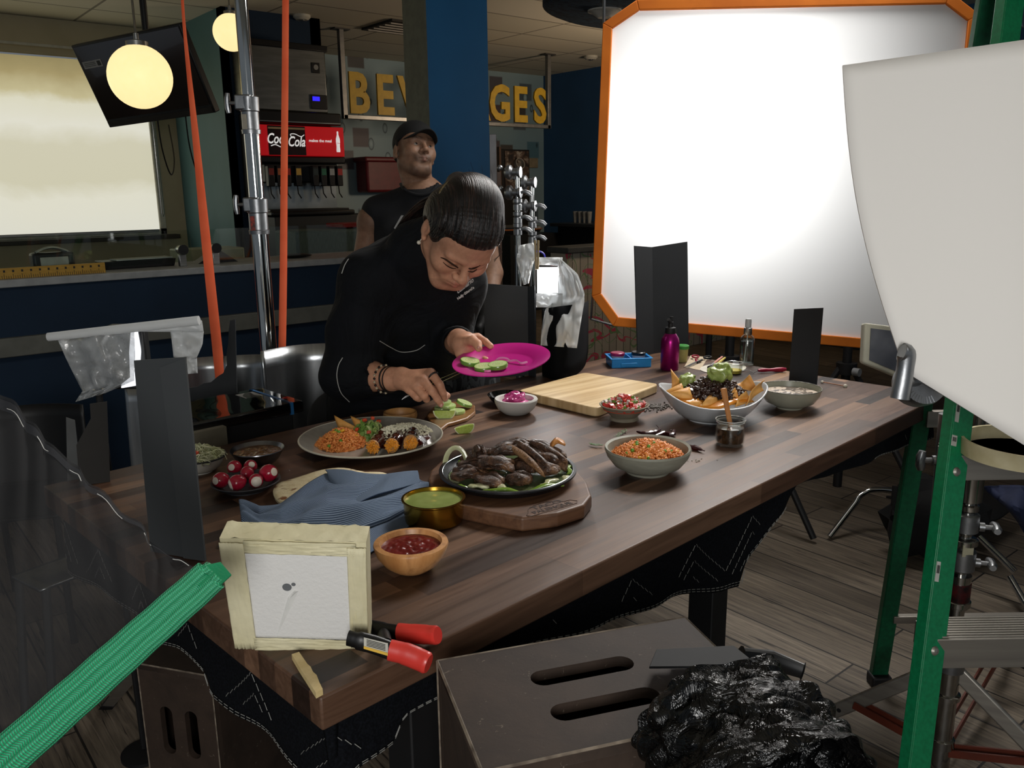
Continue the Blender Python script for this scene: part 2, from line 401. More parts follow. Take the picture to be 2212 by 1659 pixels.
# things on the counter
def yellow_level():
    a = onY(-60, 586, YC+.05); e = onY(226, 572, YC+.05); L = e.x-a.x; s = thing('measuring_rule', 'yellow wooden rule with black graduations lying along the blue counter ledge', 'ruler', ((a.x+e.x)/2, YC+.05, zc))
    b = MB(); b.box((0, 0, .024), (L, .012, .048)); b.build('blade', mat('yellow_wood', 'a8822c', .5, col2='94701f', sc=(1, 1, 10)), s, bevel=.001)
    b = MB(); x = -L/2+.01; k = 0
    while x < L/2-.01:
        b.box((x, -.0065, .007 + (.004 if k % 4 == 0 else 0)), (.0015, .001, .014 + (.008 if k % 4 == 0 else 0)))
        if k % 4 == 0: b.box((x+.002, -.0065, .034), (.008, .001, .010))
        x += .009; k += 1
    lab(b.build('graduations', mat('black_ink', '0c0b09', .6), s, smooth=0), 'black graduation marks')
yellow_level()
def napkin_box():
    p = onY(115, 578, YC+.2); s = thing('napkin_dispenser', 'small dark napkin dispenser with white napkins behind the yellow rule', 'dispenser', (p.x, YC+.2, zc))
    b = MB(); b.box((0, 0, .05), (.18, .10, .10)); b.build('case', M_dark, s, bevel=.012)
    b = MB(); b.box((0, -.051, .045), (.12, .004, .07)); b.build('front_card', mat('paper_card', 'a5a49b', .7), s, bevel=.002)
    b = MB(); b.grid(lambda u, v: (-.07+.14*u, -.03+.06*v, .10+.022*sin(pi*u)+.008*sin(5*v)), 14, 6); b.build('napkin', mat('napkin_white', 'a8a79c', .8), s, solid=.002)
napkin_box()
def trays():
    p = onY(300, 577, YC+.22)
    s = thing('document_tray', 'long black tray on the blue counter ledge right of the yellow rule', 'tray', (p.x, YC+.26, zc), radians(1))
    b = MB(); b.box((0, 0, .02), (.34, .14, .04), tap=1.06); b.build('tray_body', M_dark, s, bevel=.004)
    b = MB(); b.box((.02, -.03, .045), (.28, .10, .006), rz=.05); b.build('paper_sheet', mat('paper', 'b4b6b2', .7), s)
    p = onY(468, 570, YC+.2); b = MB(); b.add([(-.1, 0, 0), (.12, 0, 0), (.02, 0, .07), (-.1, .1, 0), (.12, .1, 0), (.02, .1, .07)], [(0, 1, 2), (5, 4, 3), (0, 3, 4, 1), (1, 4, 5, 2), (2, 5, 3, 0)], Matrix.Translation((p.x, YC+.2, zc)))
    tag(b.build('cloth_bundle', M_dark, smooth=0), 'small dark wedge-shaped bundle on the counter behind the left strap', 'cloth')
    p = onY(640, 560, YC+.2); b = MB(); b.ball((p.x, YC+.2, zc+.012), (.10, .05, .012), 2); tag(b.build('folded_cloth', M_dark), 'flat dark folded cloth on the counter behind the right orange strap', 'cloth')
trays()
def bench(pts, name, label, z0, col, Y, d=.5, cat='bench'):
    a = onY(*pts[0], Y); e = onY(*pts[1], Y); b = MB(); b.box(((a.x+e.x)/2, Y+d/2, (a.z+z0)/2), (e.x-a.x, d, a.z-z0))
    return tag(b.build(name, col, bevel=.01), label, cat)
M_pgreen = mat('pale_green_vinyl', '82876a', .5)
bench([(395, 541), (530, 560)], 'booth_seat', 'pale green padded booth back behind the glass guard', 0, M_pgreen, 6.1, .3, 'booth')
# ---- drink machines against the pier
def drinks():
    Y = 6.95; M_st = mat('dull_steel', '8d8f8c', .32, 1, col2='777977', vs=3, sc=(1, 1, 8)); M_bk = mat('machine_black', '0b0b0c', .35)
    x0, x1 = onY(536, 200, Y).x, onY(706, 180, Y).x; zt = onY(620, 98, Y).z; zm = onY(630, 241, Y).z
    s = thing('ice_machine', 'big grey steel ice machine box above the red drink fountain', 'ice machine', ((x0+x1)/2, Y, zm))
    w = x1-x0; h = zt-zm
    b = MB(); b.box((0, .14, h/2), (w, .28, h)); b.build('cabinet', M_st, s, bevel=.012)
    b = MB(); b.box((0, .13, h+.0), (w+.03, .3, .05)); b.build('top_cap', M_bk, s, bevel=.006)
    b = MB(); b.box((w/2-.09, -.004, .09), (.15, .02, .12)); b.build('control_panel', M_bk, s, bevel=.004)
    b = MB(); b.box((w/2-.12, -.017, .115), (.065, .006, .035)); lab(b.build('display', mat('lcd_blue', '1010c0', .4, emis='2a20ff', es=1.6), s), 'small lit blue display')
    b = MB(); b.box((w/2-.10, -.004, h-.16), (.075, .008, .085)); b.build('badge', M_bk, s, bevel=.003)
    b = MB(); b.lathe([(.022, 0), (.022, .003)], 20, Matrix.Translation((w/2-.10, -.008, h-.155)) @ rotm('X', 90)); b.build('badge_emblem', M_alu, s)
    # fountain
    a = onY(552, 262, Y-.1); e = onY(737, 300, Y-.1); zt2 = onY(640, 243, Y-.1).z; zp = onY(640, 270, Y-.1).z; zq = onY(640, 340, Y-.1).z; zb = onY(640, 465, Y-.1).z
    w = e.x-a.x; X = (a.x+e.x)/2
    f = thing('drink_fountain', 'red and black soft drink fountain with a row of nozzles below the ice machine', 'drink dispenser', (X, Y-.1, zb))
    H_ = zt2-zb; hp, hq = zp-zb, zq-zb
    b = MB(); b.box((0, .26, H_/2), (w-.02, .24, H_)); b.box((0, .06, (H_+hp)/2+.005), (w-.02, .2, H_-hp)); b.box((0, .08, hq-.02), (w+.04, .2, .06)); b.box((0, .06, hq-.13), (w-.1, .12, .16)); b.box((0, -.0, .02), (w, .36, .04))
    b.build('housing', M_bk, f, bevel=.012)
    b = MB(); b.box((0, -.042, hp+.02), (w-.04, .006, .008)); b.build('trim_line', M_alu, f)
    M_red = mat('drink_red', 'b01016', .3, col2='c41a20', vs=3, emis='c8141c', es=.32, coat=.4)
    b = MB(); b.box((0, .0, (hp+hq)/2), (w, .1, hp-hq-.02)); lab(b.build('lit_sign', M_red, f, bevel=.006), 'backlit red sign with white lettering')
    b = MB(); b.box((-w*.19, -.052, (hp+hq)/2), (w*.43, .006, hp-hq-.03)); b.build('glass_picture', mat('cola_dark', '2a0707', .3, col2='0d0303', vs=14), f)
    b = MB(); b.box((-w*.19, -.0565, hp-.035), (w*.42, .004, .014)); b.build('foam_picture', mat('foam_beige', 'a89470', .5), f)
    M_wh = mat('sign_white', 'e8e6e2', .5, emis='ffffff', es=.45)
    z = (hp+hq)/2
    def TM(x, zz): return frame((x, -.060, zz), (1, 0, 0), (0, 0, 1))
    text('cola_script', 'Coca', .115, M_wh, f, TM(-w*.315, z+.01), W=False, sx=.72, shear=.3, bold=.002)
    text('cola_script', 'Cola', .115, M_wh, f, TM(-w*.09, z-.01), W=False, sx=.72, shear=.3, bold=.002)
    b = MB(); b.tube(bez([(-w*.38, -.058, z-.045), (-w*.33, -.058, z-.035), (-w*.27, -.058, z-.052), (-w*.22, -.058, z-.05)], 6), .004, 6)
    b.tube(bez([(-w*.13, -.058, z+.02), (-w*.15, -.058, z+.05), (-w*.10, -.058, z+.055), (-w*.03, -.058, z+.035), (w*.01, -.058, z+.05)], 6), .0035, 6); b.build('swash', M_wh, f)
    text('slogan', 'makes the meal', .034, M_wh, f, TM(w*.2, z+.005), W=False, bold=.0006)
    b = MB(); b.lathe([(.001, 0), (.017, 0), (.019, .015), (.016, .05), (.02, .085), (.019, .11), (.008, .145), (.0075, .165), (.009, .17), (.001, .175)], 16, Matrix.Translation((w*.42, -.054, z-.085)), sy=.2); b.build('bottle_emblem', M_wh, f)
    text('bottle_mark', 'Coke', .014, M_red, f, TM(w*.42, z-.01), W=False)
    cols = ['7a2622', 'b0623a', 'a82a22', 'c9a24a', '1b2f33', '1f6a50', 'a9adae', 'a8221e']
    for i, xx in enumerate([-.40, -.30, -.21, -.085, .12, .22, .32, .42]):
        b = MB(); b.box((w*xx, -.03, hq-.155), (.055, .06, .17)); nz_ = b.build('nozzle', M_bk, f, bevel=.006)
        b = MB(); b.box((w*xx, -.062, hq-.12), (.044, .004, .055)); b.build('flavour_tile', mat('tile_'+cols[i], cols[i], .4), nz_)
        b = MB(); b.tube([(w*xx, -.02, hq-.24), (w*xx+.004, -.02, hq-.30), (w*xx+.02, -.04, hq-.34)], .006, 6); b.build('lever', M_bk, nz_)
    b = MB(); b.box((0, .10, .19), (w-.06, .02, .30)); lab(b.build('splash_plate', mat('splash_steel', 'c4cac8', .28, 1, col2='8f9896', vs=4), f), 'brushed steel splash plate')
    b = MB(); b.box((0, .02, .045), (w-.04, .26, .02)); b.build('drip_tray', M_bk, f, bevel=.004)
    b = MB(); b.box((X+.15, Y+.0, zb/2-.001), (1.0, .5, zb-.004)); tag(b.build('back_counter', mat('back_counter_dark', '1c1f20', .5), bevel=.008), 'dark back counter carrying the drink fountain', 'counter')
    a = onY(738, 487, 6.2); b = MB(); b.box((a.x+.16, 6.25, a.z), (.4, .3, .035)); tag(b.build('serving_tray', mat('tray_red', '8a1f1f', .4), bevel=.01), 'flat red tray on the back counter beside the drink fountain', 'tray')
    q = onY(725, 497, 6.0); b = MB(); b.box((q.x, 6.25, a.z/2-.012), (.62, .4, a.z-.024)); tag(b.build('cabinet', mat('green_grey_boards', '4c5a55', .7, col2='36423f', sc=(12, 12, 1)), bevel=.02), 'green grey boarded cabinet behind the counter, left of the man', 'cabinet')
drinks()
a, e = onY(783, 338, 8.7), onY(862, 415, 8.7)
s = thing('wall_bin', 'dark red box hanging on the droplet wall behind the man in the cap', 'box', ((a.x+e.x)/2+.1, 8.98, e.z))
M_rb = mat('bin_red', '6b1d22', .45); w = e.x-a.x+.1; h = a.z-e.z
b = MB(); b.box((0, -.14, h/2), (w, .26, h)); b.build('bin_body', M_rb, s, bevel=.03); b = MB(); b.box((0, -.15, h-.03), (w+.05, .3, .06)); b.build('lid', M_rb, s, bevel=.02)
# ---- hanging sign
def sign():
    Y = 7.55; L = onY(741, 252, Y); R = onY(1187, 282, Y); zt = CEIL; zl = .5*(L.z+R.z); w = R.x-L.x
    s = thing('hanging_sign', 'ceiling hung BEVERAGES sign of yellow capitals in a grey frame', 'sign', (L.x, Y, zl))
    M_f = mat('sign_frame_grey', '8c8a86', .35, .7)
    for x in (.02, w-.02):
        b = MB(); b.box((x, 0, (zt-zl)/2), (.05, .05, zt-zl)); p = b.build('post', M_f, s, bevel=.004)
        b = MB(); b.box((x, 0, zt-zl-.006), (.16, .10, .012)); b.build('ceiling_plate', mat('plate_dark', '3a3632', .5), p)
    b = MB(); b.box((w/2, 0, .02), (w, .05, .04)); b.build('bottom_rail', M_f, s, bevel=.004)
    M_y = mat('sign_yellow', 'c09a1e', .5, col2='b08c16')
    hl = onY(780, 170, Y).z - onY(780, 258, Y).z
    for i, ch in enumerate('BEVERAGES'):
        text('letter', ch, hl*1.36, M_y, s, frame((.17 + i*(w-.34)/8, -.02, .045+hl*.47), (1, 0, 0), (0, 0, 1)), depth=.012, W=False, sx=.80, bold=.016)
sign()
# ---- ceiling fittings
for (px, py, r, nm, lb, ct) in ((652, 38, .075, 'smoke_detector', 'round white smoke detector on the ceiling between the straps and the pillar', 'smoke detector'), (1276, 125, .08, 'ceiling_downlight', 'small round ceiling downlight beside the orange framed screen, unlit', 'downlight')):
    p = at(px, py, CEIL-.02); s = thing(nm, lb, ct, (p.x, p.y, CEIL)); b = MB(); b.lathe([(0, -.04), (r*.7, -.04), (r, -.02), (r, 0)], 24); b.build('housing', mat('off_white', 'b9b5a8', .6), s)
    b = MB(); b.lathe([(0, -.048), (r*.3, -.046), (r*.35, -.038)], 16); b.build('centre_dome', M_alu, s)
p = at(868, 60, CEIL-.01); s = thing('ceiling_vent', 'square slatted air vent in the ceiling left of the blue pillar', 'vent', (p.x, p.y, CEIL))
b = MB(); b.box((0, 0, -.01), (.55, .55, .02)); b.build('backing', mat('vent_dark', '2a2622', .7), s)
for k in range(5):
    b = MB(); b.box((0, -.2+k*.1, -.02), (.52, .06, .012), T=rotm('X', 20)); b.build('slat', mat('vent_slat', '8a8378', .5) if k == 0 else bpy.data.materials['vent_slat'], s)
p = at(1500, 0, 2.75); s = thing('ceiling_canopy', 'round dark blue patterned panel hung under the ceiling above the white screen', 'ceiling panel', (p.x, p.y, 2.72))
t = NT('canopy_pattern'); f = t.noise(t.co(scale=(3, 12, 1)), 3, 3, .5, 1.5); t.set(Base_Color=t.ramp(f, [(.46, '2b4356'), (.5, '101c2e')], 'CONSTANT'), Roughness=.6)
b = MB(); b.lathe([(0, 0), (1.0, 0), (1.05, .02), (1.05, .06), (0, .06)], 64); b.build('disc', t.m, s)
b = MB(); b.tube([(0, 0, .06), (0, 0, .28)], .02, 8); b.build('hanging_rod', M_alu, s)
p2 = at(1306, 22, 2.72); b = MB(); b.lathe([(0, -.05), (.05, -.05), (.1, -.012), (.12, -.01), (.12, 0)], 24, Matrix.Translation((p2.x-p.x, p2.y-p.y, 0))); b.build('spot_lamp', mat('off_white2', 'c3c0b6', .5), s)
# ---- globe pendants
def globe(px, py, d, r, lb):
    p = dep(px, py, d); s = thing('globe_pendant', lb, 'pendant lamp', (p.x, p.y, p.z-r))
    b = MB(); b.ball((0, 0, r), r, 4); b.build('globe', mat('opal_glow', 'f2e2b0', .4, emis='ffe2a4', es=1.08) if 'opal_glow' not in bpy.data.materials else bpy.data.materials['opal_glow'], s, smooth=180)
    b = MB(); b.lathe([(r*.34, 2*r-.012), (r*.34, 2*r+.012), (.012, 2*r+.022), (.012, 2*r+.05)], 24); b.build('cap', M_alu, s)
    b = MB(); b.tube([(0, 0, 2*r+.03), (0, 0, CEIL-(p.z-r))], .006, 8); b.build('cable', mat('cord_beige', '6b6658', .6), s)
    l = bpy.data.lights.new('globe_lamp', 'POINT'); l.energy = 5; l.color = (1, .78, .5); l.shadow_soft_size = r*1.02
    o = bpy.data.objects.new('globe_lamp', l); COL.objects.link(o); o.location = p + Vector((0, 0, 0)); bpy.data.lights.remove(l)
globe(303, 166, 4.1, .150, 'large glowing globe pendant lamp in front of the television')
globe(500, 70, 6.1, .131, 'smaller looking globe pendant lamp behind the chrome light stand')
# ---- television
def tv():
    c = Vector((1.781, 5.866, 2.209)); P = [Vector(q) for q in ((1.475, 6.260, 2.432), (1.8895, 5.4067, 2.4848), (2.0864, 5.4714, 1.9861), (1.672, 6.3246, 1.9333))]
    X = (P[1]-P[0]).normalized(); Z = (P[0]-P[3]).normalized(); Yv = Z.cross(X)   # Yv points to the back
    s = thing('television', 'flat black television hung from the ceiling, tilted, behind the big globe', 'television', c)
    M = frame(c, X, Z); M.translation = (0, 0, 0)   # local z = x cross z-up = towards viewer
    def bx(cc, d): b = MB(T=M); b.box(cc, d); return b
    w, h = .95, .54
    b = bx((0, 0, -.03), (w, h, .05)); b.build('casing', M_dark, s, bevel=.006)
    t = NT('tv_screen'); f = t.noise(t.co(), 3, 3); t.set(Base_Color=t.ramp(f, [(.4, '1c1412'), (.7, '2a1c1a')]), Roughness=.12, Specular_IOR_Level=.9, Coat_Weight=.6)
    bx((0, .02, -.003), (w-.03, h-.07, .004)).build('screen', t.m, s)
    bx((0, -h/2+.022, -.002), (w-.02, .035, .006)).build('lower_bezel', mat('bezel_grey', '2e2b28', .3), s)
    bx((-w/2+.12, h/2-.13, .0005), (.17, .045, .002)).build('sticker', mat('sticker_white', '9a9a98', .6), s)
    b = MB(T=M)
    for k in range(3): b.box((-w/2+.10, h/2-.12-.01*k, .002), (.10, .003, .001))
    b.box((-w/2+.18, h/2-.13, .002), (.03, .03, .001)); b.build('sticker_print', M_dark, s)
    b = MB(T=M); b.box((0, .05, -.08), (.2, .2, .05)); mt = b.build('wall_mount', M_dark, s, bevel=.005)
    q = M @ Vector((0, .08, -.12)); b = MB(); b.tube([q, (q.x, q.y, CEIL-c.z)], .022, 12); b.build('ceiling_pole', M_dark, s)
    for k, sg in enumerate((-.05, .2)):
        q = M @ Vector((sg, -.2, -.06)); b = MB(); b.tube(bez([q, q+Vector((.05, .12, -.25)), q+Vector((.15, .3, -.42)), q+Vector((.25, .5, -.30)), q+Vector((.3, .7, -.05))], 6), .005, 6); b.build('cable', M_dark, s)
tv()
# ---- furniture at the back right
def back_right():
    Y = 8.2
    a, e = onY(1083, 322, Y), onY(1142, 425, Y); w = e.x-a.x; h = a.z-e.z
    s = thing('coffee_brewer', 'dark coffee brewer cabinet with a picture front, against the droplet wall', 'coffee machine', ((a.x+e.x)/2, Y, e.z-.45))
    b = MB(); b.box((0, .2, (h+.45)/2), (w+.04, .4, h+.45)); b.build('cabinet', mat('brewer_dark', '17130f', .4), s, bevel=.008)
    t = NT('coffee_picture'); f = t.noise(t.co(), 9, 4, .6, 1); t.set(Base_Color=t.ramp(f, [(.4, '1d1611'), (.52, '4a382a'), (.62, '8a8278')]), Roughness=.4)
    b = MB(); b.box((.02, -.006, .45+h/2), (w-.05, .012, h-.04)); b.build('picture', t.m, s)
    b = MB(); b.lathe([(.07, 0), (.07, .05), (.06, .05), (.06, 0)], 24, Matrix.Translation((.03, -.02, .45+h*.68)) @ rotm('X', 70)); b.build('picture_cup', mat('cup_grey', '8f8a82', .5), s)
    b = MB(); b.tube([(.1+.09*cos(k/24*2*pi), -.016, .45+.06+.05*sin(k/24*2*pi)) for k in range(24)], .003, 5, closed=True); b.build('oval_mark', M_alu, s)
    b = MB(); b.box((-w/2-.04, 0, .45+h/2-.15), (.03, .05, h+.35)); b.build('wood_edge', mat('wood_edge', '5c4433', .5), s)
    b = MB(); b.box((-.25, .25, (e.z-.45)/2), (.8, .5, e.z-.45), ); 
    o = b.build('side_counter', M_dark, smooth=0); o.location = ((a.x+e.x)/2+.1, Y, 0); tag(o, 'dark cupboard counter standing under the coffee brewer', 'counter')
    k = onY(1152, 352, 8.95); b = MB(); b.box((k.x, 8.96, k.z), (.16, .04, .13)); s = b.build('wall_box', mat('box_beige', '857a63', .5), bevel=.006); tag(s, 'small beige switch box on the droplet wall right of the brewer', 'switch box')
    # long counter by the right wall
    s = thing('side_worktop', 'long dark worktop along the navy wall behind the orange frame', 'counter', (7.6, 5.9, 0))
    b = MB(); b.box((0, 0, 1.06), (.75, 4.2, .04)); b.build('worktop', mat('worktop_dark', '30343a', .35), s, bevel=.005)
    b = MB(); b.box((.04, 0, .52), (.64, 4.1, 1.04)); b.build('base_cabinet', mat('cabinet_dark', '141a22', .6), s, smooth=0)
    M_pap = mat('cup_white', '8b8d8c', .6)
    for i, (px, py) in enumerate([(1243, 470), (1253, 468), (1263, 470), (1273, 472)]):
        p = at(px, py+8, 1.08); b = MB(); b.lathe([(.022, 0), (.035, .14), (.031, .14), (.02, .01), (0, .01)], 16); o = b.build('paper_cup', M_pap); o.location = (7.5, p.y*7.5/p.x if p.x else 5, 1.08); tag(o, ('leftmost', 'second from left', 'third from left', 'rightmost')[i] + ' white paper cup of the row of four on the dark worktop', 'cup', 'paper cups on the dark worktop')
    # round black table with stool posts left of it
    p = dep(1092, 489, 4.6); s = thing('bar_table', 'tall round black table behind the two people, beside the pillar', 'table', (p.x, p.y, 0))
    b = MB(); b.lathe([(0, p.z-.03), (.19, p.z-.03), (.2, p.z-.015), (.19, p.z), (0, p.z)], 40); b.build('tabletop', M_dark, s)
    for k in range(3):
        an = k*2.1+.4; b = MB(); b.tube([(.13*cos(an), .13*sin(an), p.z-.02), (.16*cos(an), .16*sin(an), 0)], .014, 10); b.build('leg', mat('pipe_grey', '2e3236', .3, .8) if k == 0 else bpy.data.materials['pipe_grey'], s)
    b = MB(); b.tube([(.2*cos(q/40*2*pi), .2*sin(q/40*2*pi), p.z-.012) for q in range(40)], .004, 5, closed=True); lab(b.build('edge_band', mat('orange_edge', 'b4622c', .4), s), 'thin orange edge band')
    # aluminium strip + wood beside pillar
    a = dep(1061, 293, 4.2); e = dep(1068, 490, 4.2); s = thing('aluminium_upright', 'tall pale aluminium upright with a wooden edge right of the blue pillar', 'post', (e.x, e.y, 0), RZ)
    b = MB(); b.box((0, 0, a.z/2), (.034, .03, a.z)); b.build('profile', mat('dull_aluminium', '77787a', .55, .6), s, bevel=.002); b = MB(); b.box((.027, .01, (a.z-.18)/2), (.018, .03, a.z-.18)); b.build('wood_edge', bpy.data.materials['wood_edge'], s)
    # low painted partition
    a = at(1225, 536, 1.02); X0, X1 = a.x, 7.2; Yp = a.y
    t = NT('painted_boards'); br = t.n('TexBrick'); br.offset = 0; t.l(t.co(rot=(pi/2, 0, 0)), br.inputs[0])
    for k, v in (('Scale', 1), ('Mortar Size', .004), ('Brick Width', .09), ('Row Height', 5)): br.inputs[k].default_value = v
    for k, v in (('Color1', 'c9c0ae'), ('Color2', 'b5ac9b'), ('Mortar', '5a544a')): br.inputs[k].default_value = lin(v)
    f = t.noise(t.co(scale=(1, 1, 1.3)), 2.2, 1, .3, 1.5); g = t.noise(t.co(scale=(1, 1, 1), loc=(5, 2, 7)), 3.0, 1, .3, 2)
    def band(x, lo, hi): return t.math('MULTIPLY', t.math('GREATER_THAN', x, lo), t.math('LESS_THAN', x, hi))
    c = t.mix(band(f, .47, .515), br.outputs['Color'], 'd8506a'); c = t.mix(band(g, .5, .53), c, '7fa070'); c = t.mix(band(g, .60, .62), c, 'a7a290')
    t.set(Base_Color=c, Roughness=.6)
    s = thing('low_partition', 'low boarded partition painted with pink and green squiggles under the white screen', 'partition', ((X0+X1)/2, Yp, 0)); w = X1-X0
    b = MB(); b.box((0, .1, .49), (w, .2, .98)); b.build('board_panel', t.m, s, smooth=0)
    b = MB(); b.box((0, .1, 1.0), (w+.04, .26, .05)); b.build('cap', mat('cap_grey', '4b4d4c', .5), s, bevel=.008)
back_right()
# ================================================================= TABLE
TH = radians(4.9); TC = Vector((1.351, 1.439, 0)); TZ = .90; TU = Vector((cos(TH), sin(TH), 0)); TV = Vector((-sin(TH), cos(TH), 0)); TL, TW = 2.043, 1.058
def butcher(name, cols, rowh=.042, bw=.55, rough=.40, rough2=.52, axis_rot=0, gs=1):
    t = NT(name); br = t.n('TexBrick'); br.offset = .43; br.offset_frequency = 3; br.squash = .7; br.squash_frequency = 2
    t.l(t.co(rot=(0, 0, axis_rot)), br.inputs[0])
    for k, v in (('Scale', 1), ('Mortar Size', .0004), ('Brick Width', bw), ('Row Height', rowh), ('Bias', -.05)): br.inputs[k].default_value = v
    br.inputs['Color1'].default_value = (0, 0, 0, 1); br.inputs['Color2'].default_value = (1, 1, 1, 1); br.inputs['Mortar'].default_value = (.3, .3, .3, 1)
    base = t.ramp(br.outputs['Color'], cols)
    sc = (1.3, 22, 22) if not axis_rot else (22, 1.3, 22)
    g = t.noise(t.co(scale=tuple(x*gs for x in sc)), 2.4, 6, .65, .8); g2 = t.noise(t.co(scale=tuple(x*gs*.35 for x in sc)), 2, 3, .5, 1.5)
    c = t.mix(.7, base, t.ramp(g, [(.3, '8f857e'), (.5, 'd5d0cc'), (.7, 'ffffff')]), 'MULTIPLY')
    c = t.mix(.35, c, t.ramp(g2, [(.35, '9a8f88'), (.65, 'ffffff')]), 'MULTIPLY')
    t.set(Base_Color=c, Roughness=t.ramp(g, [(.3, (rough,)*3), (.7, (rough2,)*3)]), Specular_IOR_Level=.42); t.bump(g, .12, .0012); return t.m
M_walnut = butcher('walnut_blocks', [(0, '2a1b14'), (.2, '6a4c3a'), (.38, '3a281f'), (.5, '7d5e49'), (.62, '463126'), (.78, '8a6a52'), (.9, '54392b'), (.97, 'c09668')])
M_black = mat('matt_black', '0c0c0e', .6)
tb = thing('butcher_block_table', 'long walnut butcher block table set out with dishes of food', 'table', (TC.x, TC.y, 0), TH)
b = MB(); b.box((0, 0, TZ-.0225), (TL, TW, .045)); b.build('tabletop', M_walnut, tb, bevel=.003)
b = MB(); b.box((0, 0, TZ-.0655), (TL-.18, TW-.22, .04)); b.build('underframe', M_black, tb, smooth=0)
for lx, ly in ((.028, -.40), (-.79, -.40), (-.40, .40), (.028, .40), (.80, .40)):
    b = MB(); b.box((lx, ly, (TZ-.085)/2), (.062, .062, TZ-.085)); b.build('leg', M_black, tb, bevel=.003)
b = MB(); b.box((-.385, -.40, .25), (.77, .03, .05)); b.box((.44, -.40, .25), (.77, .03, .05)); 
def tw(lx, ly, z=TZ): return TC + TU*lx + TV*ly + Vector((0, 0, z))
# quilted moving blanket hung below the table edge
def blanket():
    t = NT('quilted_black'); f = t.noise(t.co(), 300, 2); t.set(Base_Color=t.ramp(f, [(.4, '07080b'), (.7, '101217')]), Roughness=.95, Specular_IOR_Level=.1)
    t.bump(f, .3, .002); M = t.m; M_th = mat('pale_thread', '8f8f8a', .8, col2='6b6b68')
    s = thing('moving_blanket', 'black quilted moving blanket with pale zigzag stitching hanging under the table edge', 'blanket', (TC.x, TC.y, TZ-.046), TH)
    zt = TZ-.047
    def panel(p0, n, low, x0, x1, horiz, wav, seed, nm):
        low3 = sorted([((onP(px, py, p0, n)-TC).dot(horiz), onP(px, py, p0, n).z) for px, py in low])
        def lz(x):
            if x <= low3[0][0]: return low3[0][1]
            for (a, za), (c, zc_) in zip(low3, low3[1:]):
                if x <= c: k = (x-a)/(c-a); return za + (zc_-za)*(k*k*(3-2*k)*.5+k*.5)
            return low3[-1][1]
        off = (p0-TC).dot(n)
        def P(x, q, lift=0):
            zz = zt + (lz(x)-zt)*q
            w = wav*q*(sin(x*13+seed)*.6 + sin(x*29+seed*2+q*3)*.4) + wav*.4*q
            return TC + horiz*x + n*(off + w + lift) + Vector((0, 0, zz))
        b = MB(); b.grid(lambda u, v: P(x0+(x1-x0)*u, v), 90, 14); o = b.build(nm, M, s, W=True, solid=.008)
        b = MB()   # hem double line and zigzags, dashed
        x = x0+.01
        while x < x1-.02:
            for q in (.93, .965):
                if lz(x) < zt-.05: b.tube([P(x, q, .0065), P(x+.009, q, .0065)], .0007, 4)
            x += .014
        for zrow in range(11):
            zc0 = zt-.03-.034*zrow; x = x0+.01; k = 0
            while x < x1-.03:
                for j in range(9):
                    xa = x + j*.011; zz = zc0 - (.006*j if k % 2 == 0 else .006*(9-j))*1.6
                    if lz(xa) < zz-.03 and lz(xa+.007) < zz-.03 and xa < x1-.01:
                        q = (zz-zt)/(lz(xa)-zt); q2 = (zz - (.0055 if k % 2 == 0 else -.0055)*1.6 - zt)/(lz(xa+.007)-zt)
                        b.tube([P(xa, q, .0065), P(xa+.007, q2, .0065)], .0006, 3)
                x += .1; k += 1
        b.build('stitching', M_th, o, W=True, smooth=0)
        o2 = COL.objects.get('stitching')
    panel(tw(0, -TW/2+.03), -TV, [(705, 1700), (760, 1640), (832, 1600), (862, 1540), (960, 1490), (1040, 1440), (1130, 1400), (1290, 1345), (1430, 1296), (1560, 1270), (1592, 1262), (1604, 1205), (1660, 1120), (1722, 1048), (1830, 1010), (1985, 952)], -TL/2+.02, TL/2-.02, TU, .012, 1.0, 'front_drape')
    panel(tw(-TL/2+.03, 0), -TU, [(100, 1190), (250, 1290), (355, 1378), (405, 1398), (455, 1445), (475, 1500), (520, 1545), (600, 1600), (700, 1690)], -TW/2+.02, TW/2-.02, TV, .010, 2.2, 'end_drape')
blanket()

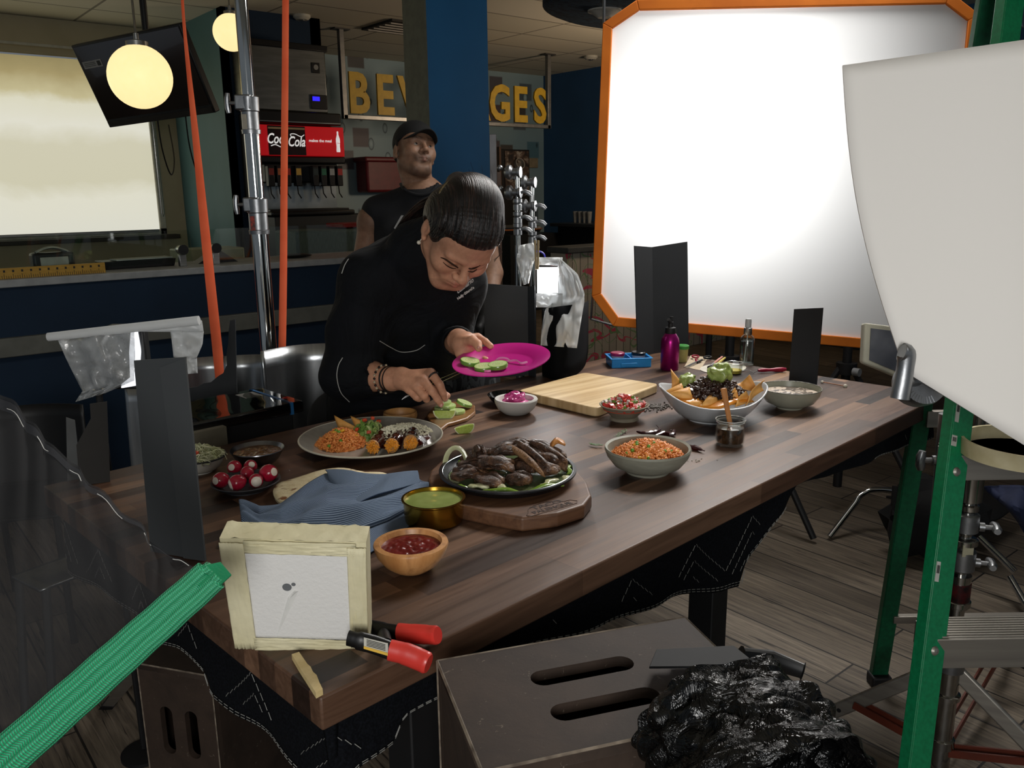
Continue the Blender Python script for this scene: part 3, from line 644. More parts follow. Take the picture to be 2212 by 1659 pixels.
# ================================================================= DIFFUSION SCREEN
def diffuser():
    S = [Vector((2.45, 2.40, 2.17)), Vector((3.24, 1.37, 2.12)), Vector((3.09, 1.29, .88)), Vector((2.32, 2.33, .97))]
    nrm = (S[1]-S[0]).cross(S[3]-S[0]).normalized(); c0 = sum(S, Vector())/4
    if nrm.dot(CP-c0) < 0: nrm = -nrm
    px = [(1303, 52), (1376, 2), (2052, -12), (2114, 34), (2040, 766), (1325, 704), (1279, 640)]
    px = [(1303, 52), (1376, 2), (2052, -14), (2115, 34), (2048, 700), (1980, 762), (1325, 704), (1279, 640)]
    O = [onP(x, y, c0, nrm) for x, y in px]; cc = sum(O, Vector())/len(O)
    s = thing('diffusion_screen', 'big white diffusion screen with an orange octagonal edge, lit from behind', 'light diffuser', (cc.x, cc.y, cc.z))
    t = NT('diffusion_fabric'); tr = t.n('BsdfTranslucent'); df = t.n('BsdfDiffuse'); mx = t.n('MixShader'); mx.inputs[0].default_value = .25
    tr.inputs[0].default_value = (.94, .95, .96, 1); df.inputs[0].default_value = (.85, .86, .88, 1)
    t.l(tr.outputs[0], mx.inputs[1]); t.l(df.outputs[0], mx.inputs[2]); t.l(mx.outputs[0], t.out.inputs[0])
    b = MB(); b.add(O, [tuple(range(len(O)))]); lab(b.build('diffusion_fabric', t.m, s, W=True, smooth=0), 'glowing white fabric')
    M_or = mat('orange_webbing', 'e07a1c', .8, col2='cc6a14', vs=6, bump=.2, bs=300, bd=.001)
    n = len(O); inn = []
    for i in range(n):
        a, p, q = O[i-1], O[i], O[(i+1) % n]; e1 = (p-a).normalized(); e2 = (q-p).normalized()
        m1 = nrm.cross(e1); m2 = nrm.cross(e2)
        if m1.dot(cc-p) < 0: m1 = -m1
        if m2.dot(cc-p) < 0: m2 = -m2
        k = (m1+m2).normalized(); inn.append(p + k*(.036/max(.3, k.dot(m1))))
    for i in range(n):
        j = (i+1) % n; b = MB(); b.slab([O[i]-nrm*.012, O[j]-nrm*.012, inn[j]-nrm*.012, inn[i]-nrm*.012], .026, nrm); b.build('edge_strip', M_or, s, W=True, bevel=.003)
    M_st = mat('tube_steel', '6f7275', .35, 1)
    b = MB(); b.tube([O[7]-nrm*.03+Vector((0, 0, .02)), O[7]+Vector((-.01, 0, -.09))-nrm*.03, O[6]-nrm*.03+Vector((0, 0, .0))], .005, 8); b.build('corner_rod', M_st, s, W=True)
    b = MB(); b.tube([O[0]-nrm*.02, O[0]-nrm*.02+Vector((0, 0, CEIL-O[0].z))], .006, 8); b.build('hanging_rod', M_st, s, W=True)
    # black light stands behind
    for k, (px_, pt, foot, lb) in enumerate((((1577, 735), 0, (1585, 800), 'black lamp stand behind the white screen, left of the clear spray bottle'), ((1832, 750), 0, (1832, 820), 'black tripod lamp stand behind the white screen near its lower right corner'))):
        tp = dep(px_[0], px_[1], 3.75); g = thing('lamp_stand', lb, 'light stand', (tp.x, tp.y, 0))
        h = tp.z + (.1 if k else .06)
        b = MB(); b.tube([(0, 0, .12), (0, 0, h)], .020, 14); b.build('column', M_black, g)
        b = MB(); b.lathe([(.03, tp.z-.12), (.045, tp.z-.12), (.045, tp.z-.07), (.03, tp.z-.07)], 20); b.build('collar', M_black, g)
        b = MB(); b.lathe([(0, 0), (.018, 0), (.018, .03), (0, .03)], 14, Matrix.Translation((-.03, -.05, tp.z-.1)) @ rotm('X', 90)); lab(b.build('knob', mat('knob_grey', '8f9192', .4), g), 'grey knob')
        for a in range(3):
            an = a*2*pi/3+.5; b = MB(); b.tube([(.03*cos(an), .03*sin(an), tp.z-.09), (.48*cos(an), .48*sin(an), .02)], .014, 10); b.build('leg', M_black, g)
    # lamp head behind the fabric
    q = DC - DN*1.08; g = thing('studio_lamp', 'studio lamp head behind the white diffusion screen', 'lamp', (q.x, q.y, q.z-.12))
    M = frame((0, 0, .12), DN.cross(Vector((0, 0, 1))), Vector((0, 0, 1)))
    b = MB(T=M); b.lathe([(.20, -.0), (.205, .0), (.205, .012), (.2, .012)], 30); b.lathe([(.2, .006), (.2, -.0), (.13, -.12)][::1], 30)
    b.lathe([(0, .17), (.12, .17), (.13, .05), (.2, 0), (.19, 0), (.12, .05), (0, .05)], 30); b.build('lamp_housing', M_black, g)
    b = MB(); b.tube([(0, 0, -.05), (0, 0, -(q.z-.12))], .016, 10); b.build('stand_column', M_black, g)
    for a in range(3):
        an = a*2*pi/3; b = MB(); b.tube([(0, 0, -(q.z-.12)+.45), (.4*cos(an), .4*sin(an), -(q.z-.12)+.015)], .012, 8); b.build('leg', M_black, g)
diffuser()

# ================================================================= CARDS ON THE TABLE
M_card = mat('black_card', '24272a', .65, col2='1a1c20', vs=2, spec=.6)
M_cardl = mat('grey_card', '3a3d3f', .7, col2='333638', vs=2)
def vcard(name, label, pans, m, th=.004, cat='card', z=TZ):
    """pans: list of (base px a, base px b, outline px) each a vertical panel standing on the table"""
    pts = []; ob = MB()
    for a, c, out in pans:
        A, B_ = at(a[0], a[1], z), at(c[0], c[1], z); n = (B_-A).cross(Vector((0, 0, 1))).normalized()
        P = [onP(x, y, A, n) for x, y in out]; P = [Vector((p.x, p.y, max(p.z, z+.0005))) for p in P]
        if n.dot(CP-A) < 0: n = -n
        ob.slab(P, -th, n)
    if len(pans) == 1: return tag(ob.build(name, m, smooth=0), label, cat)
    return tag(ob.build(name, m, smooth=0), label, cat)
vcard('folded_card', 'tall folded dark grey card standing on the left end of the table', [((325, 1192), (443, 1212), [(289, 779), (399, 772), (402, 850), (443, 1212), (325, 1192)]),
      ((400, 1208), (443, 1213), [(345, 794), (399, 774), (443, 1213), (396, 1206)])], M_cardl)
vcard('torn_card', 'torn black card with one curved edge on the table, left of the tall folded card', [((170, 1050), (238, 1041), [(194, 873), (231, 868), (238, 1041), (172, 1052), (165, 962), (185, 925), (196, 905)])], mat('black_card_warm', '17140f', .7))
vcard('card_strip', 'narrow grey card strip behind the black net, beside the torn black card', [((143, 1040), (176, 1034), [(143, 902), (162, 908), (172, 1000), (176, 1034), (146, 1040)])], mat('grey_strip', '4a4c4c', .7))
vcard('tall_card', 'tall black folded card standing behind the magenta spray bottle', [((1378, 772), (1412, 764), [(1371, 531), (1409, 534), (1412, 764), (1378, 772)]),
      ((1412, 764), (1488, 752), [(1409, 534), (1485, 522), (1488, 752), (1412, 764)])], M_card)
vcard('small_card', 'small black card standing behind the bean bowl at the far end of the table', [((1704, 824), (1766, 832), [(1715, 668), (1778, 665), (1764, 832), (1704, 824)])], M_card)
def curved_cards():
    A = at(1072, 822, TZ)+TV*.05; B_ = at(1152, 812, TZ)+TV*.02; C_ = at(1163, 815, TZ)+TV*.01
    t = lambda p, y: Vector((p.x, p.y, zat(p, y)))
    b = MB()
    b.slab([A, B_, t(B_, 619), t(A, 612)], .004); b.slab([B_, C_, t(C_, 617), t(B_, 619)], .004)
    tag(b.build('folded_card', M_card, smooth=0), 'black folded card standing between the leaning woman and the paper draped light', 'card')
    pts = [at(1172, 812, TZ), at(1200, 822, TZ), at(1235, 815, TZ), at(1262, 792, TZ), at(1270, 760, TZ)]
    pts = bez([p for p in pts], 5); tops = [(1163, 672), (1185, 668), (1200, 665), (1265, 650), (1272, 655)]
    def f(u, v):
        i = u*(len(pts)-1); k = int(min(i, len(pts)-2)); p = pts[k].lerp(pts[k+1], i-k); y = 668+(-18*u)
        return (p.x, p.y, TZ+.001+(zat(p, y)-TZ)*v)
    b = MB(); b.grid(f, 24, 6); tag(b.build('curved_card', mat('black_card2', '0c0d0f', .9, spec=.1), solid=.003), 'curved black card standing under the paper draped work light', 'card')
curved_cards()

# ================================================================= WHITE BOUNCE CARD, CLAMPED AT THE RIGHT
def bounce():
    def f(u, v):
        tx, ty = 1820+740*u, 142-104*u; bx, by = 1955+600*u, 803+370*u
        x = tx+(bx-tx)*v - 30*sin(pi*v)*(1-u)**2; y = ty+(by-ty)*v
        return tuple(dep(x, y, 1.36-.20*u + .05*sin(pi*u) - .02*v))
    b = MB(); b.grid(f, 24, 24)
    t = NT('white_card'); t.set(Base_Color=lin('f4f1ec'), Roughness=.75); M = t.m
    tag(b.build('bounce_card', M, solid=.004, smooth=180), 'large curved white bounce card clamped at the right in front of the green ladder', 'reflector card')
bounce()

# ================================================================= LADDER
M_gr = mat('green_fibreglass', '0e7a4c', .4, col2='0b6a41', vs=120, spec=.6); M_grd = mat('green_fibreglass_dark', '0b5a39', .45, col2='094a30', vs=80)
M_al = mat('ladder_aluminium', 'a8a39a', .42, .8, col2='96918a', vs=3, sc=(1, 1, 20))
def channel(s, name, p, q, w, d, side, m, th=.004):
    """C channel rail from p to q; w is the web width, side the web direction"""
    p, q = Vector(p), Vector(q); ax = (q-p).normalized(); sd = (Vector(side)-ax*ax.dot(Vector(side))).normalized(); nn = ax.cross(sd)
    L = (q-p).length; M = Matrix(((sd.x, nn.x, ax.x, p.x), (sd.y, nn.y, ax.y, p.y), (sd.z, nn.z, ax.z, p.z), (0, 0, 0, 1)))
    b = MB(T=M); b.box((0, 0, L/2), (w, th, L)); b.box((-w/2, d/2, L/2), (th, d, L)); b.box((w/2, d/2, L/2), (th, d, L))
    return b.build(name, m, s, W=True, bevel=.0012), M, L
def ladder():
    r1, r2 = dep(2066, 1020, 1.70), dep(2020, 1390, 1.66)
    ax = (r1-r2).normalized(); foot = r2 - ax*(r2.z/ax.z); top = r1 + ax*((1.95-r1.z)/ax.z)
    s = thing('step_ladder', 'green fibreglass step ladder with aluminium steps at the right, behind the white card', 'ladder', foot)
    side = Vector((RT.x, RT.y, 0)).normalized(); 
    rot_side = (side*.9 + Vector((FW.x, FW.y, 0)).normalized()*.35).normalized()
    r, M, L = channel(s, 'rail', foot, top, .052, .026, rot_side, M_gr)
    sg = 1 if (M.to_3x3() @ Vector((0, 1, 0))).dot(FW) > 0 else -1
    for (px, py) in ((2060, 1018), (2015, 1405)):
        q = M.inverted() @ onP(px, py, M @ Vector((0, 0, 0)), (M.to_3x3() @ Vector((0, 1, 0))))
        b = MB(T=M @ Matrix.Translation((q.x*.3, -.002*sg, q.z)) @ rotm('X', 90*sg)); b.lathe([(0, .006), (.006, .005), (.0095, .001), (.0095, -.002)], 18); b.build('rivet', M_al, s, W=True)
    # white stickers and ruler marks on the rail face
    M_lb = mat('label_white', 'bdbdb6', .6)
    for (px, py, w, h) in ((2035, 945, .014, .022), (2000, 1230, .010, .040), (2049, 880, .010, .05)):
        q = M.inverted() @ onP(px, py, M @ Vector((0, -.003*sg, 0)), (M.to_3x3() @ Vector((0, 1, 0))))
        b = MB(T=M @ Matrix.Translation((-.0195, -.0028*sg, q.z))); b.box((0, 0, 0), (w, .0008, h)); lb = b.build('label', M_lb, s, W=True)
        b = MB(T=M @ Matrix.Translation((-.0195, -.0034*sg, q.z)))
        for k in range(5): b.box((-w*.3+k*w*.15, 0, h*.12), (w*.07, .0006, h*.4))
        b.build('bar_code', M_black, lb, W=True, smooth=0)
    # second front rail outside the frame, and steps between
    o2 = side*.46; oo = Vector((0, 0, 0))
    channel(s, 'rail', foot+o2+side*.10, top+o2-side*.02, .052, .026, rot_side, M_gr)
    for (px, py, hh) in ((2075, 1016, .052), (2040, 1418, .062)):
        z = dep(px, py, 1.70 if py < 1200 else 1.66).z; c0 = foot + ax*(z/ax.z)
        T = Matrix.Translation(c0) @ Matrix.Rotation(RZ, 4, 'Z')
        b = MB(T=T); b.box((.26, .012, 0), (.5, .004, hh)); b.box((.26, .055, hh/2), (.5, .09, .004)); b.box((.26, .1, 0), (.5, .004, hh*.8))
        for k in range(9): b.box((.26, .018+.0095*k, hh/2+.003), (.5, .004, .003))
        b.build('step', M_al, s, W=True, bevel=.001)
    # rear rail and its braces
    rf = at(1898, 1478, 0); rt = dep(2143, -20, 1.95); ax2 = (rt-rf).normalized()
    channel(s, 'rear_rail', rf + ax2*.02, rt, .045, .022, side, M_grd)
    channel(s, 'rear_rail', rf + ax2*.02 + side*.55, rt + side*.44, .045, .022, side, M_grd)
    for (px, py) in ((1960, 1325), (2010, 915)):
        z = onP(px, py, rf, Vector((ax2.y, -ax2.x, 0)).cross(ax2)).z if False else None
    for zz, wd in ((.23, .022), (.86, .045)):
        c0 = rf + ax2*(zz/ax2.z); b = MB(T=Matrix.Translation(c0) @ Matrix.Rotation(RZ, 4, 'Z')); b.box((.27, .0, 0), (.52, .02, wd)); b.build('rear_brace', M_al, s, W=True, bevel=.001)
    for f_ in (rf, rf + side*.55):
        b = MB(); b.box((f_.x, f_.y, .018), (.06, .05, .035), rz=RZ); b.build('rubber_foot', M_black, s, W=True, bevel=.006)
    b = MB(T=Matrix.Translation((top+rt)/2 + side*.24) @ Matrix.Rotation(RZ, 4, 'Z')); b.box((0, 0, .0), (.56, .26, .03)); b.build('top_cap', M_gr, s, W=True, bevel=.01)
    # round hoop tray on the upper step
    z = dep(2075, 1016, 1.70).z + .034; c = at(2215, 985, z); h = thing('round_tray', 'shallow round tray with a pale cream rim and navy inside resting on the ladder step', 'tray', (c.x, c.y, z), RZ)
    R_ = .115
    b = MB(); b.lathe([(R_-.004, .002), (R_+.004, 0), (R_+.004, .032), (R_-.002, .032), (R_-.004, .004)], 48); b.build('rim', mat('cream_rim', 'cfc6a4', .6, col2='b9ad84'), h)
    b = MB(); b.lathe([(0, .003), (R_-.004, .003)], 48); lab(b.build('lining', mat('navy_lining', '10182c', .8), h, solid=.002), 'navy blue lining')
    # navy jacket on a chair, black bag
    return s
ladder()
def seat_group():
    # chrome folding stool
    c = at(1985, 1215, 0); z0 = .44
    f1 = at(1792, 1160, 0.012); k1 = Vector((0, 0, 0)); s = thing('folding_chair', 'chrome tube folding chair with black fabric behind the green ladder', 'chair', (f1.x, f1.y, 0))
    M_ch = mat('chrome', 'c8cacc', .12, 1, col2='b8babc')
    a = dep(1862, 1068, dof(f1)+.05); a2 = dep(1905, 1058, dof(f1)+.05); a3 = dep(2060, 1075, dof(f1)+.1)
    b = MB(); b.tube([f1] + bez([f1.lerp(a, .8), a, a2, a3], 8), .0125, 12); b.build('leg_tube', M_ch, s, W=True)
    g1 = dep(2115, 1160, 3.1); g2 = dep(2192, 1235, 3.0); g3 = at(2230, 1330, .01); b = MB(); b.tube([g1, g2], .0125, 12); b.build('leg_tube', M_ch, s, W=True); b = MB(); b.tube([dep(2180, 1245, 3.0), g3], .0125, 12); b.build('leg_tube', M_ch, s, W=True)
    b = MB(); q = dep(2005, 1110, dof(f1)+.05); b.grid(lambda u, v: (a3.x+(q.x-a3.x)*0 + (u-.5)*.42, a3.y+(v-.5)*.4, a3.z-.0-.03*sin(pi*u)), 12, 6); b.build('seat', mat('black_fabric', '0a0a0c', .9), s, W=True, solid=.01)
    p = at(2010, 1205, 0.0); b = MB(); b.ball((p.x+.0, p.y, .17), (.20, .12, .17), 3, amp=.35, freq=6, seed=3, T=Matrix.Rotation(RZ, 4, 'Z'))
    b.T = Matrix(); h1 = dep(1935, 1050, 3.3); b.tube([h1, dep(1932, 1090, 3.3), dep(1930, 1120, 3.25), (p.x-.1, p.y+.1, .25)], .014, 8)
    tag(b.build('duffel_bag', mat('black_nylon', '08090b', .85, bump=.3, bs=30, bd=.01)), 'black slouching bag on the floor behind the green ladder', 'bag')
    j = dep(2230, 1110, 2.7); b = MB()
    def f(u, v):
        x0, y0 = 2128+160*u, 1050+(60+170*u)*v; x0 += 70*v*(1-u)
        return tuple(dep(x0, y0, 2.7+.05*sin(u*9+v*4)+.04*cos(v*7)))
    b.grid(f, 20, 20); tag(b.build('draped_jacket', mat('navy_cloth', '101b3a', .85, bump=.3, bs=20, bd=.01), solid=.02), 'navy blue jacket draped down beside the folding chair at the right edge', 'jacket')
    q = at(2225, 1405, .0); b = MB(); b.ball((q.x, q.y, .05), (.13, .06, .05), 3, T=Matrix.Rotation(RZ+.6, 4, 'Z'), amp=.1); b.box((q.x, q.y, .012), (.26, .1, .024), rz=RZ+.6); tag(b.build('shoe', M_black), 'black shoe on the floor at the right edge below the folding chair', 'shoe')
    c = dep(2206, 20, 1.9); b = MB(); b.grid(lambda u, v: tuple(dep(2196+90*u-8*(1-v)*sin(3*v), -40+115*v-20*(1-u), 1.88+.02*sin(u*14)+.01*cos(v*9))), 16, 12); tag(b.build('grey_cloth', mat('blue_grey_cloth', '5b6878', .9), solid=.006), 'blue grey cloth hanging over the top of the green ladder', 'cloth')
seat_group()

# ================================================================= CHROME ROLLER STAND
M_chrome = mat('stand_chrome', 'b9b8b4', .16, 1, col2='a3a19c'); M_steel = mat('cast_steel', '9a9c9e', .38, 1, col2='85878a', bump=.15, bs=90)
def knob_T(T, s, m=None, r=.011, w=.05):
    b = MB(T=T); b.tube([(0, 0, 0), (.035, 0, 0)], .006, 10); b.tube([(0, 0, 0), (.012, 0, 0)], .011, 12); b.tube([(.035, -w/2, 0), (.037, -w/4, 0), (.038, 0, 0), (.037, w/4, 0), (.035, w/2, 0)], [r*.7, r, r*.9, r, r*.7], 10)
    return b.build('knob', m or M_steel, s, W=True)
def roller_stand():
    c = at(2026, 1655, 0); s = thing('grip_stand', 'heavy chrome grip stand with folding legs, standing behind the ladder steps', 'light stand', (c.x, c.y, 0))
    V = lambda z, x=0, y=0: Vector((c.x+x, c.y+y, z))
    def zpy(py): return zat(c, py)
    def tube(py0, py1, r, nm, m=M_chrome):
        b = MB(); b.tube([V(zpy(py0)), V(zpy(py1))], r, 24); return b.build(nm, m, s, W=True)
    tube(1700, 1430, .026, 'lower_column'); tube(1440, 1300, .019, 'middle_column'); tube(1310, 1240, .026, 'column_sleeve'); tube(1260, 820, .0155, 'upper_column'); tube(1080, 1010, .028, 'column_sleeve')
    for py, r, h in ((1600, .032, .03), (1500, .033, .02), (1428, .034, .05), (1300, .031, .02), (1208, .030, .055), (1168, .031, .02), (1128, .028, .05), (1095, .024, .02)):
        z = zpy(py); b = MB(T=Matrix.Translation(V(z))); b.lathe([(r*.8, -h/2), (r, -h/2+.004), (r, h/2-.004), (r*.8, h/2)], 28); b.build('collar', M_steel if py in (1208, 1128, 1428) else M_chrome, s, W=True)
    z = zpy(1280); b = MB(T=Matrix.Translation(V(z))); b.lathe([(.0275, -.03), (.0275, .03)], 28); b.build('brand_band', mat('band_black_red', '141012', .4, col2='5a1518', vs=60), s, W=True)
    z = zpy(1170); b = MB(T=Matrix.Translation(V(zpy(1180))) @ Matrix.Rotation(RZ, 4, 'Z')); b.box((-.004, -.027, 0), (.026, .003, .03)); b.build('label', mat('label_cream', '9f9a82', .6), s, W=True)
    for py in (1212, 1135): knob_T(Matrix.Translation(V(zpy(py))) @ Matrix.Rotation(RZ-.3, 4, 'Z') @ Matrix.Translation((.028, 0, 0)), s)
    # legs: flat tubes with dark red braces
    top = V(zpy(1435)); hub = V(zpy(1640))
    for k, (px, py) in enumerate(((1781, 1545), (2330, 1720), (2190, 1390))):
        f = at(px, py, .02); b = MB(); st = top - Vector((0, 0, 0)) + (f-top).normalized()*.02; ax = (f-st); L = ax.length; ax.normalize()
        sd = ax.cross(Vector((0, 0, 1))).normalized(); up = sd.cross(ax); M = Matrix(((ax.x, sd.x, up.x, st.x), (ax.y, sd.y, up.y, st.y), (ax.z, sd.z, up.z, st.z), (0, 0, 0, 1)))
        b = MB(T=M); b.box((L/2, 0, 0), (L, .016, .038)); lg = b.build('leg', M_al, s, W=True, bevel=.005, seg=3)
        b = MB(T=M); b.tube([(L-.055, -.0095, 0), (L-.055, .0095, 0)], .006, 12); b.build('bolt_hole', M_black, lg, W=True)
        mid = st + ax*(L*.72)
        for sg in (-.014, .014):
            b = MB(); e = V(.05) + sd*sg; dd = (e-(mid+sd*sg)); LL = dd.length; dd.normalize(); u2 = sd.cross(dd)
            b.T = Matrix(((dd.x, sd.x, u2.x, (mid+sd*sg).x), (dd.y, sd.y, u2.y, (mid+sd*sg).y), (dd.z, sd.z, u2.z, (mid+sd*sg).z), (0, 0, 0, 1))); b.box((LL/2, 0, 0), (LL, .005, .02))
            lab(b.build('brace', mat('brace_red', '5a2414', .5) if 'brace_red' not in bpy.data.materials else bpy.data.materials['brace_red'], s, W=True), 'dark red flat brace')
    # grip head that holds the bounce card: disc, T handle
    g = dep(1985, 828, 1.37); h = thing('screw_clamp', 'cast steel grip head with a T handle clamping the white bounce card', 'clamp', g, RZ)
    b = MB(T=rotm('X', 70)); b.lathe([(0, -.02), (.036, -.02), (.038, -.012), (.038, .012), (.036, .02), (0, .02)], 36); d = b.build('disc', M_steel, h)
    b = MB(T=rotm('X', 70))
    for k in range(10):
        an = -2.6+k*.16; b.box((.03*cos(an), .03*sin(an), .0205), (.012, .0025, .002), rz=an)
    b.build('ridges', M_steel, d, smooth=0)
    b = MB(); b.tube([(-.005, -.01, .005), (-.045, -.035, .012)], .0085, 14); b.build('screw', M_steel, h)
    b = MB(); P = bez([(-.052, -.04, .060), (-.044, -.04, .055), (-.046, -.042, .02), (-.050, -.044, -.014)], 6)
    b.tube(P, [.0135+.002*abs(cos(i/len(P)*pi)) for i in range(len(P))], 14, flat=.8); b.build('handle', M_steel, h, bevel=.002)
    b = MB(); b.tube([(.02, .0, -.008), (.10, .02, -.035), (.22, .1, -.04)], .008, 10); b.build('arm', M_steel, h)
    # small foil faced board clamped beyond
    P = [dep(*q, 1.62) for q in ((1868, 697), (1990, 712), (2000, 840), (1864, 783))]; n = (P[1]-P[0]).cross(P[3]-P[0]).normalized()
    if n.dot(CP-P[0]) < 0: n = -n
    o = thing('foil_board', 'small white taped board with a grey foil face, clamped left of the white card', 'reflector', sum(P, Vector())/4)
    b = MB(); b.slab([p - n*.02 for p in P], .02, n); b.build('taped_board', mat('tape_white', 'c9c7b4', .6, bump=.4, bs=30, bd=.004), o, W=True, bevel=.004)
    cc = sum(P, Vector())/4; Q = [cc.lerp(p, .80)+n*.0005 for p in P]; b = MB(); b.slab(Q, .0012, n); lab(b.build('foil_face', mat('dull_foil', '6c6f76', .3, .8, col2='4d5058', vs=14, bump=.3, bs=25, bd=.003), o, W=True), 'grey crinkled foil face')
    # spigot tube clipped between the rails
    p = dep(2036, 1000, 1.9); q = dep(2024, 1128, 1.93); p = dep(2044, 894, 1.88); t = thing('spigot_tube', 'short grey steel tube with a T knob between the ladder rails', 'tube', (q.x, q.y, q.z))
    b = MB(); b.tube([q, p], .0155, 20); b.build('tube_body', M_steel, t, W=True)
    m = p.lerp(q, .42); knob_T(Matrix.Translation(m) @ Matrix.Rotation(RZ+pi, 4, 'Z') @ Matrix.Translation((.012, 0, 0)) @ rotm('X', 90), t, w=.045)
roller_stand()
# ================================================================= DISHES AND FOOD
def spot(px, py_base, py_rim, halfw, z=TZ):
    b_ = at(px, py_base, z); zr = zat(b_, py_rim); p = Vector((b_.x, b_.y, zr)); return b_, zr-z, halfw*dof(p)/F
def rnd(a, b_): return random.uniform(a, b_)
def grains(fn, n, size, sub=1, stretch=(1, 1, 1), up=.3):
    """many small pieces on the surface fn(r,a)->(x,y,z)"""
    b = MB(); vs, fs = ICO[1] if sub == 1 else ICO[2]
    for i in range(n):
        r, a = sqrt(random.random()), rnd(0, 2*pi); x, y, z = fn(r, a); k = size*rnd(.7, 1.3)
        T = Matrix.Translation((x, y, z + k*up*rnd(0, 1.5))) @ Matrix.Rotation(rnd(0, 6.3), 4, 'Z') @ Matrix.Rotation(rnd(-.9, .9), 4, 'Y') @ Matrix.Rotation(rnd(-.6, .6), 4, 'X')
        b.add([(p[0]*k*stretch[0], p[1]*k*stretch[1], p[2]*k*stretch[2]) for p in vs], fs, T)
    return b
def cubes(fn, n, size, cols=None, fl=1):
    b = MB()
    for i in range(n):
        r, a = sqrt(random.random()), rnd(0, 2*pi); x, y, z = fn(r, a); k = size*rnd(.6, 1.2)
        if cols: b.cm = random.choice(cols)
        T = Matrix.Rotation(rnd(0, 6.3), 4, 'Z') @ Matrix.Rotation(rnd(-.8, .8), 4, 'Y')
        b.box((x, y, z + k*.35*rnd(0, 1.5)), (k*rnd(.8, 1.4), k*rnd(.7, 1.1), k*fl*rnd(.6, 1)), T=T)
    b.cm = 0; return b
def dome(R, h, z0, e=1.6): return lambda r, a: (R*r*cos(a), R*r*sin(a), z0 + h*max(0, 1-r**e))
def bowl_prof(R, h, rb, th, belly=.55, foot=.003):
    o = [(0, 0), (rb, 0), (rb, foot)]
    for k in range(1, 9):
        t = k/8; o.append((rb + (R-rb)*(t**belly), foot + (h-foot)*(t**1.25)))
    i = [(R-th*.2, h+th*.35), (R-th*.8, h+th*.2)]
    for k in range(7, 0, -1):
        t = k/8; i.append(((rb + (R-rb)*(t**belly)) - th*(1.0), th + (h-th)*(t**1.25)))
    return o + i + [(0, th)]
M_rice = mat('tomato_rice', 'e4944c', .5, col2='c46a2c', vs=90, sss=.1); M_pea = mat('green_pea', '5f8f2c', .35); M_corn = mat('corn_yellow', 'e3a92c', .35)
def rice_thing(name, label, parent_loc, R, h, z0, n, npea, ncorn, rz=0, arc=None, size=.0042):
    s = thing(name, label, 'rice', parent_loc, rz)
    fn = dome(R, h, z0)
    b = MB(); b.lathe([(R*(k/12), z0-.003 + h*max(0, 1-(k/12)**1.6)) for k in range(13)], 30, wob=lambda a, j: 1+.06*sin(3*a+j)); b.build('rice_bed', M_rice, s)
    stuff(grains(fn, n, size, stretch=(1.35, .52, .52)).build('rice_grains', M_rice, s, smooth=180))
    for k in range(npea):
        r, a = rnd(.15, .85), rnd(pi, 2*pi) if arc is None else rnd(*arc); x, y, z = fn(r, a); b = MB(); b.ball((x, y, z+.002), .0042, 2); b.build('pea', M_pea, s, smooth=180)
    for k in range(ncorn):
        r, a = rnd(.15, .85), rnd(pi, 2*pi); x, y, z = fn(r, a); b = MB(); b.ball((x, y, z+.0025), (.005, .0035, .003), 2); b.build('corn_kernel', M_corn, s, smooth=180)
    return s
# --- olive wood bowl with red salsa
M_olive = wood('olive_wood', 'a9713f', 'c08c58', '7e4d28', .4, 5, 5, 2)
p, h, R = spot(890, 1230, 1171, 81)
s = thing('wooden_bowl', 'round olive wood bowl of red salsa at the front, right of the foam board', 'bowl', p)
b = MB(); b.lathe([(0, 0), (R*.40, 0), (R*.52, .004), (R*.74, h*.3), (R*.92, h*.62), (R, h*.93), (R*.985, h), (R*.83, h+.001), (R*.80, h*.9), (R*.72, h*.5), (R*.4, h*.2), (0, h*.16)], 64); b.build('bowl_body', M_olive, s)
def surf(R, z, amp, fr, seed):
    return lambda u, v: (R*v*cos(2*pi*u), R*v*sin(2*pi*u), z + .6*amp*noise.noise(Vector((v*cos(2*pi*u)*fr+seed, v*sin(2*pi*u)*fr, 0)))*(1-v**6))
b = MB(); b.grid(surf(R*.80, h*.86, .006, 7, 1), 48, 18, closeu=True)
lab(b.build('salsa', mat('red_salsa', '5a0e0b', .3, col2='6e1712', vs=60, bump=.5, bs=220, bd=.0012, coat=.2), s, smooth=180), 'glossy red salsa')
# --- brass bowl of green sauce
p, h, R = spot(938, 1126, 1095, 69)
h = max(h, .045)
M_brass = mat('brass', 'b8923c', .22, 1, col2='a8822e'); s = thing('brass_bowl', 'brass bowl filled with smooth green sauce between the napkin and the wooden board', 'bowl', p)
b = MB(); b.lathe([(0, 0), (R*.80, 0), (R*.90, .004), (R*.93, h*.4), (R*.94, h*.92), (R, h*.98), (R, h+.001), (R*.93, h+.001), (R*.915, h*.9), (R*.90, h*.3), (0, .004)], 64); b.build('bowl_body', M_brass, s)
b = MB(); b.grid(surf(R*.915, h*.88, .002, 3, 4), 48, 18, closeu=True); lab(b.build('sauce', mat('green_sauce', '7c8a48', .3, col2='8b9656', vs=20, coat=.3), s, smooth=180), 'pale green sauce')
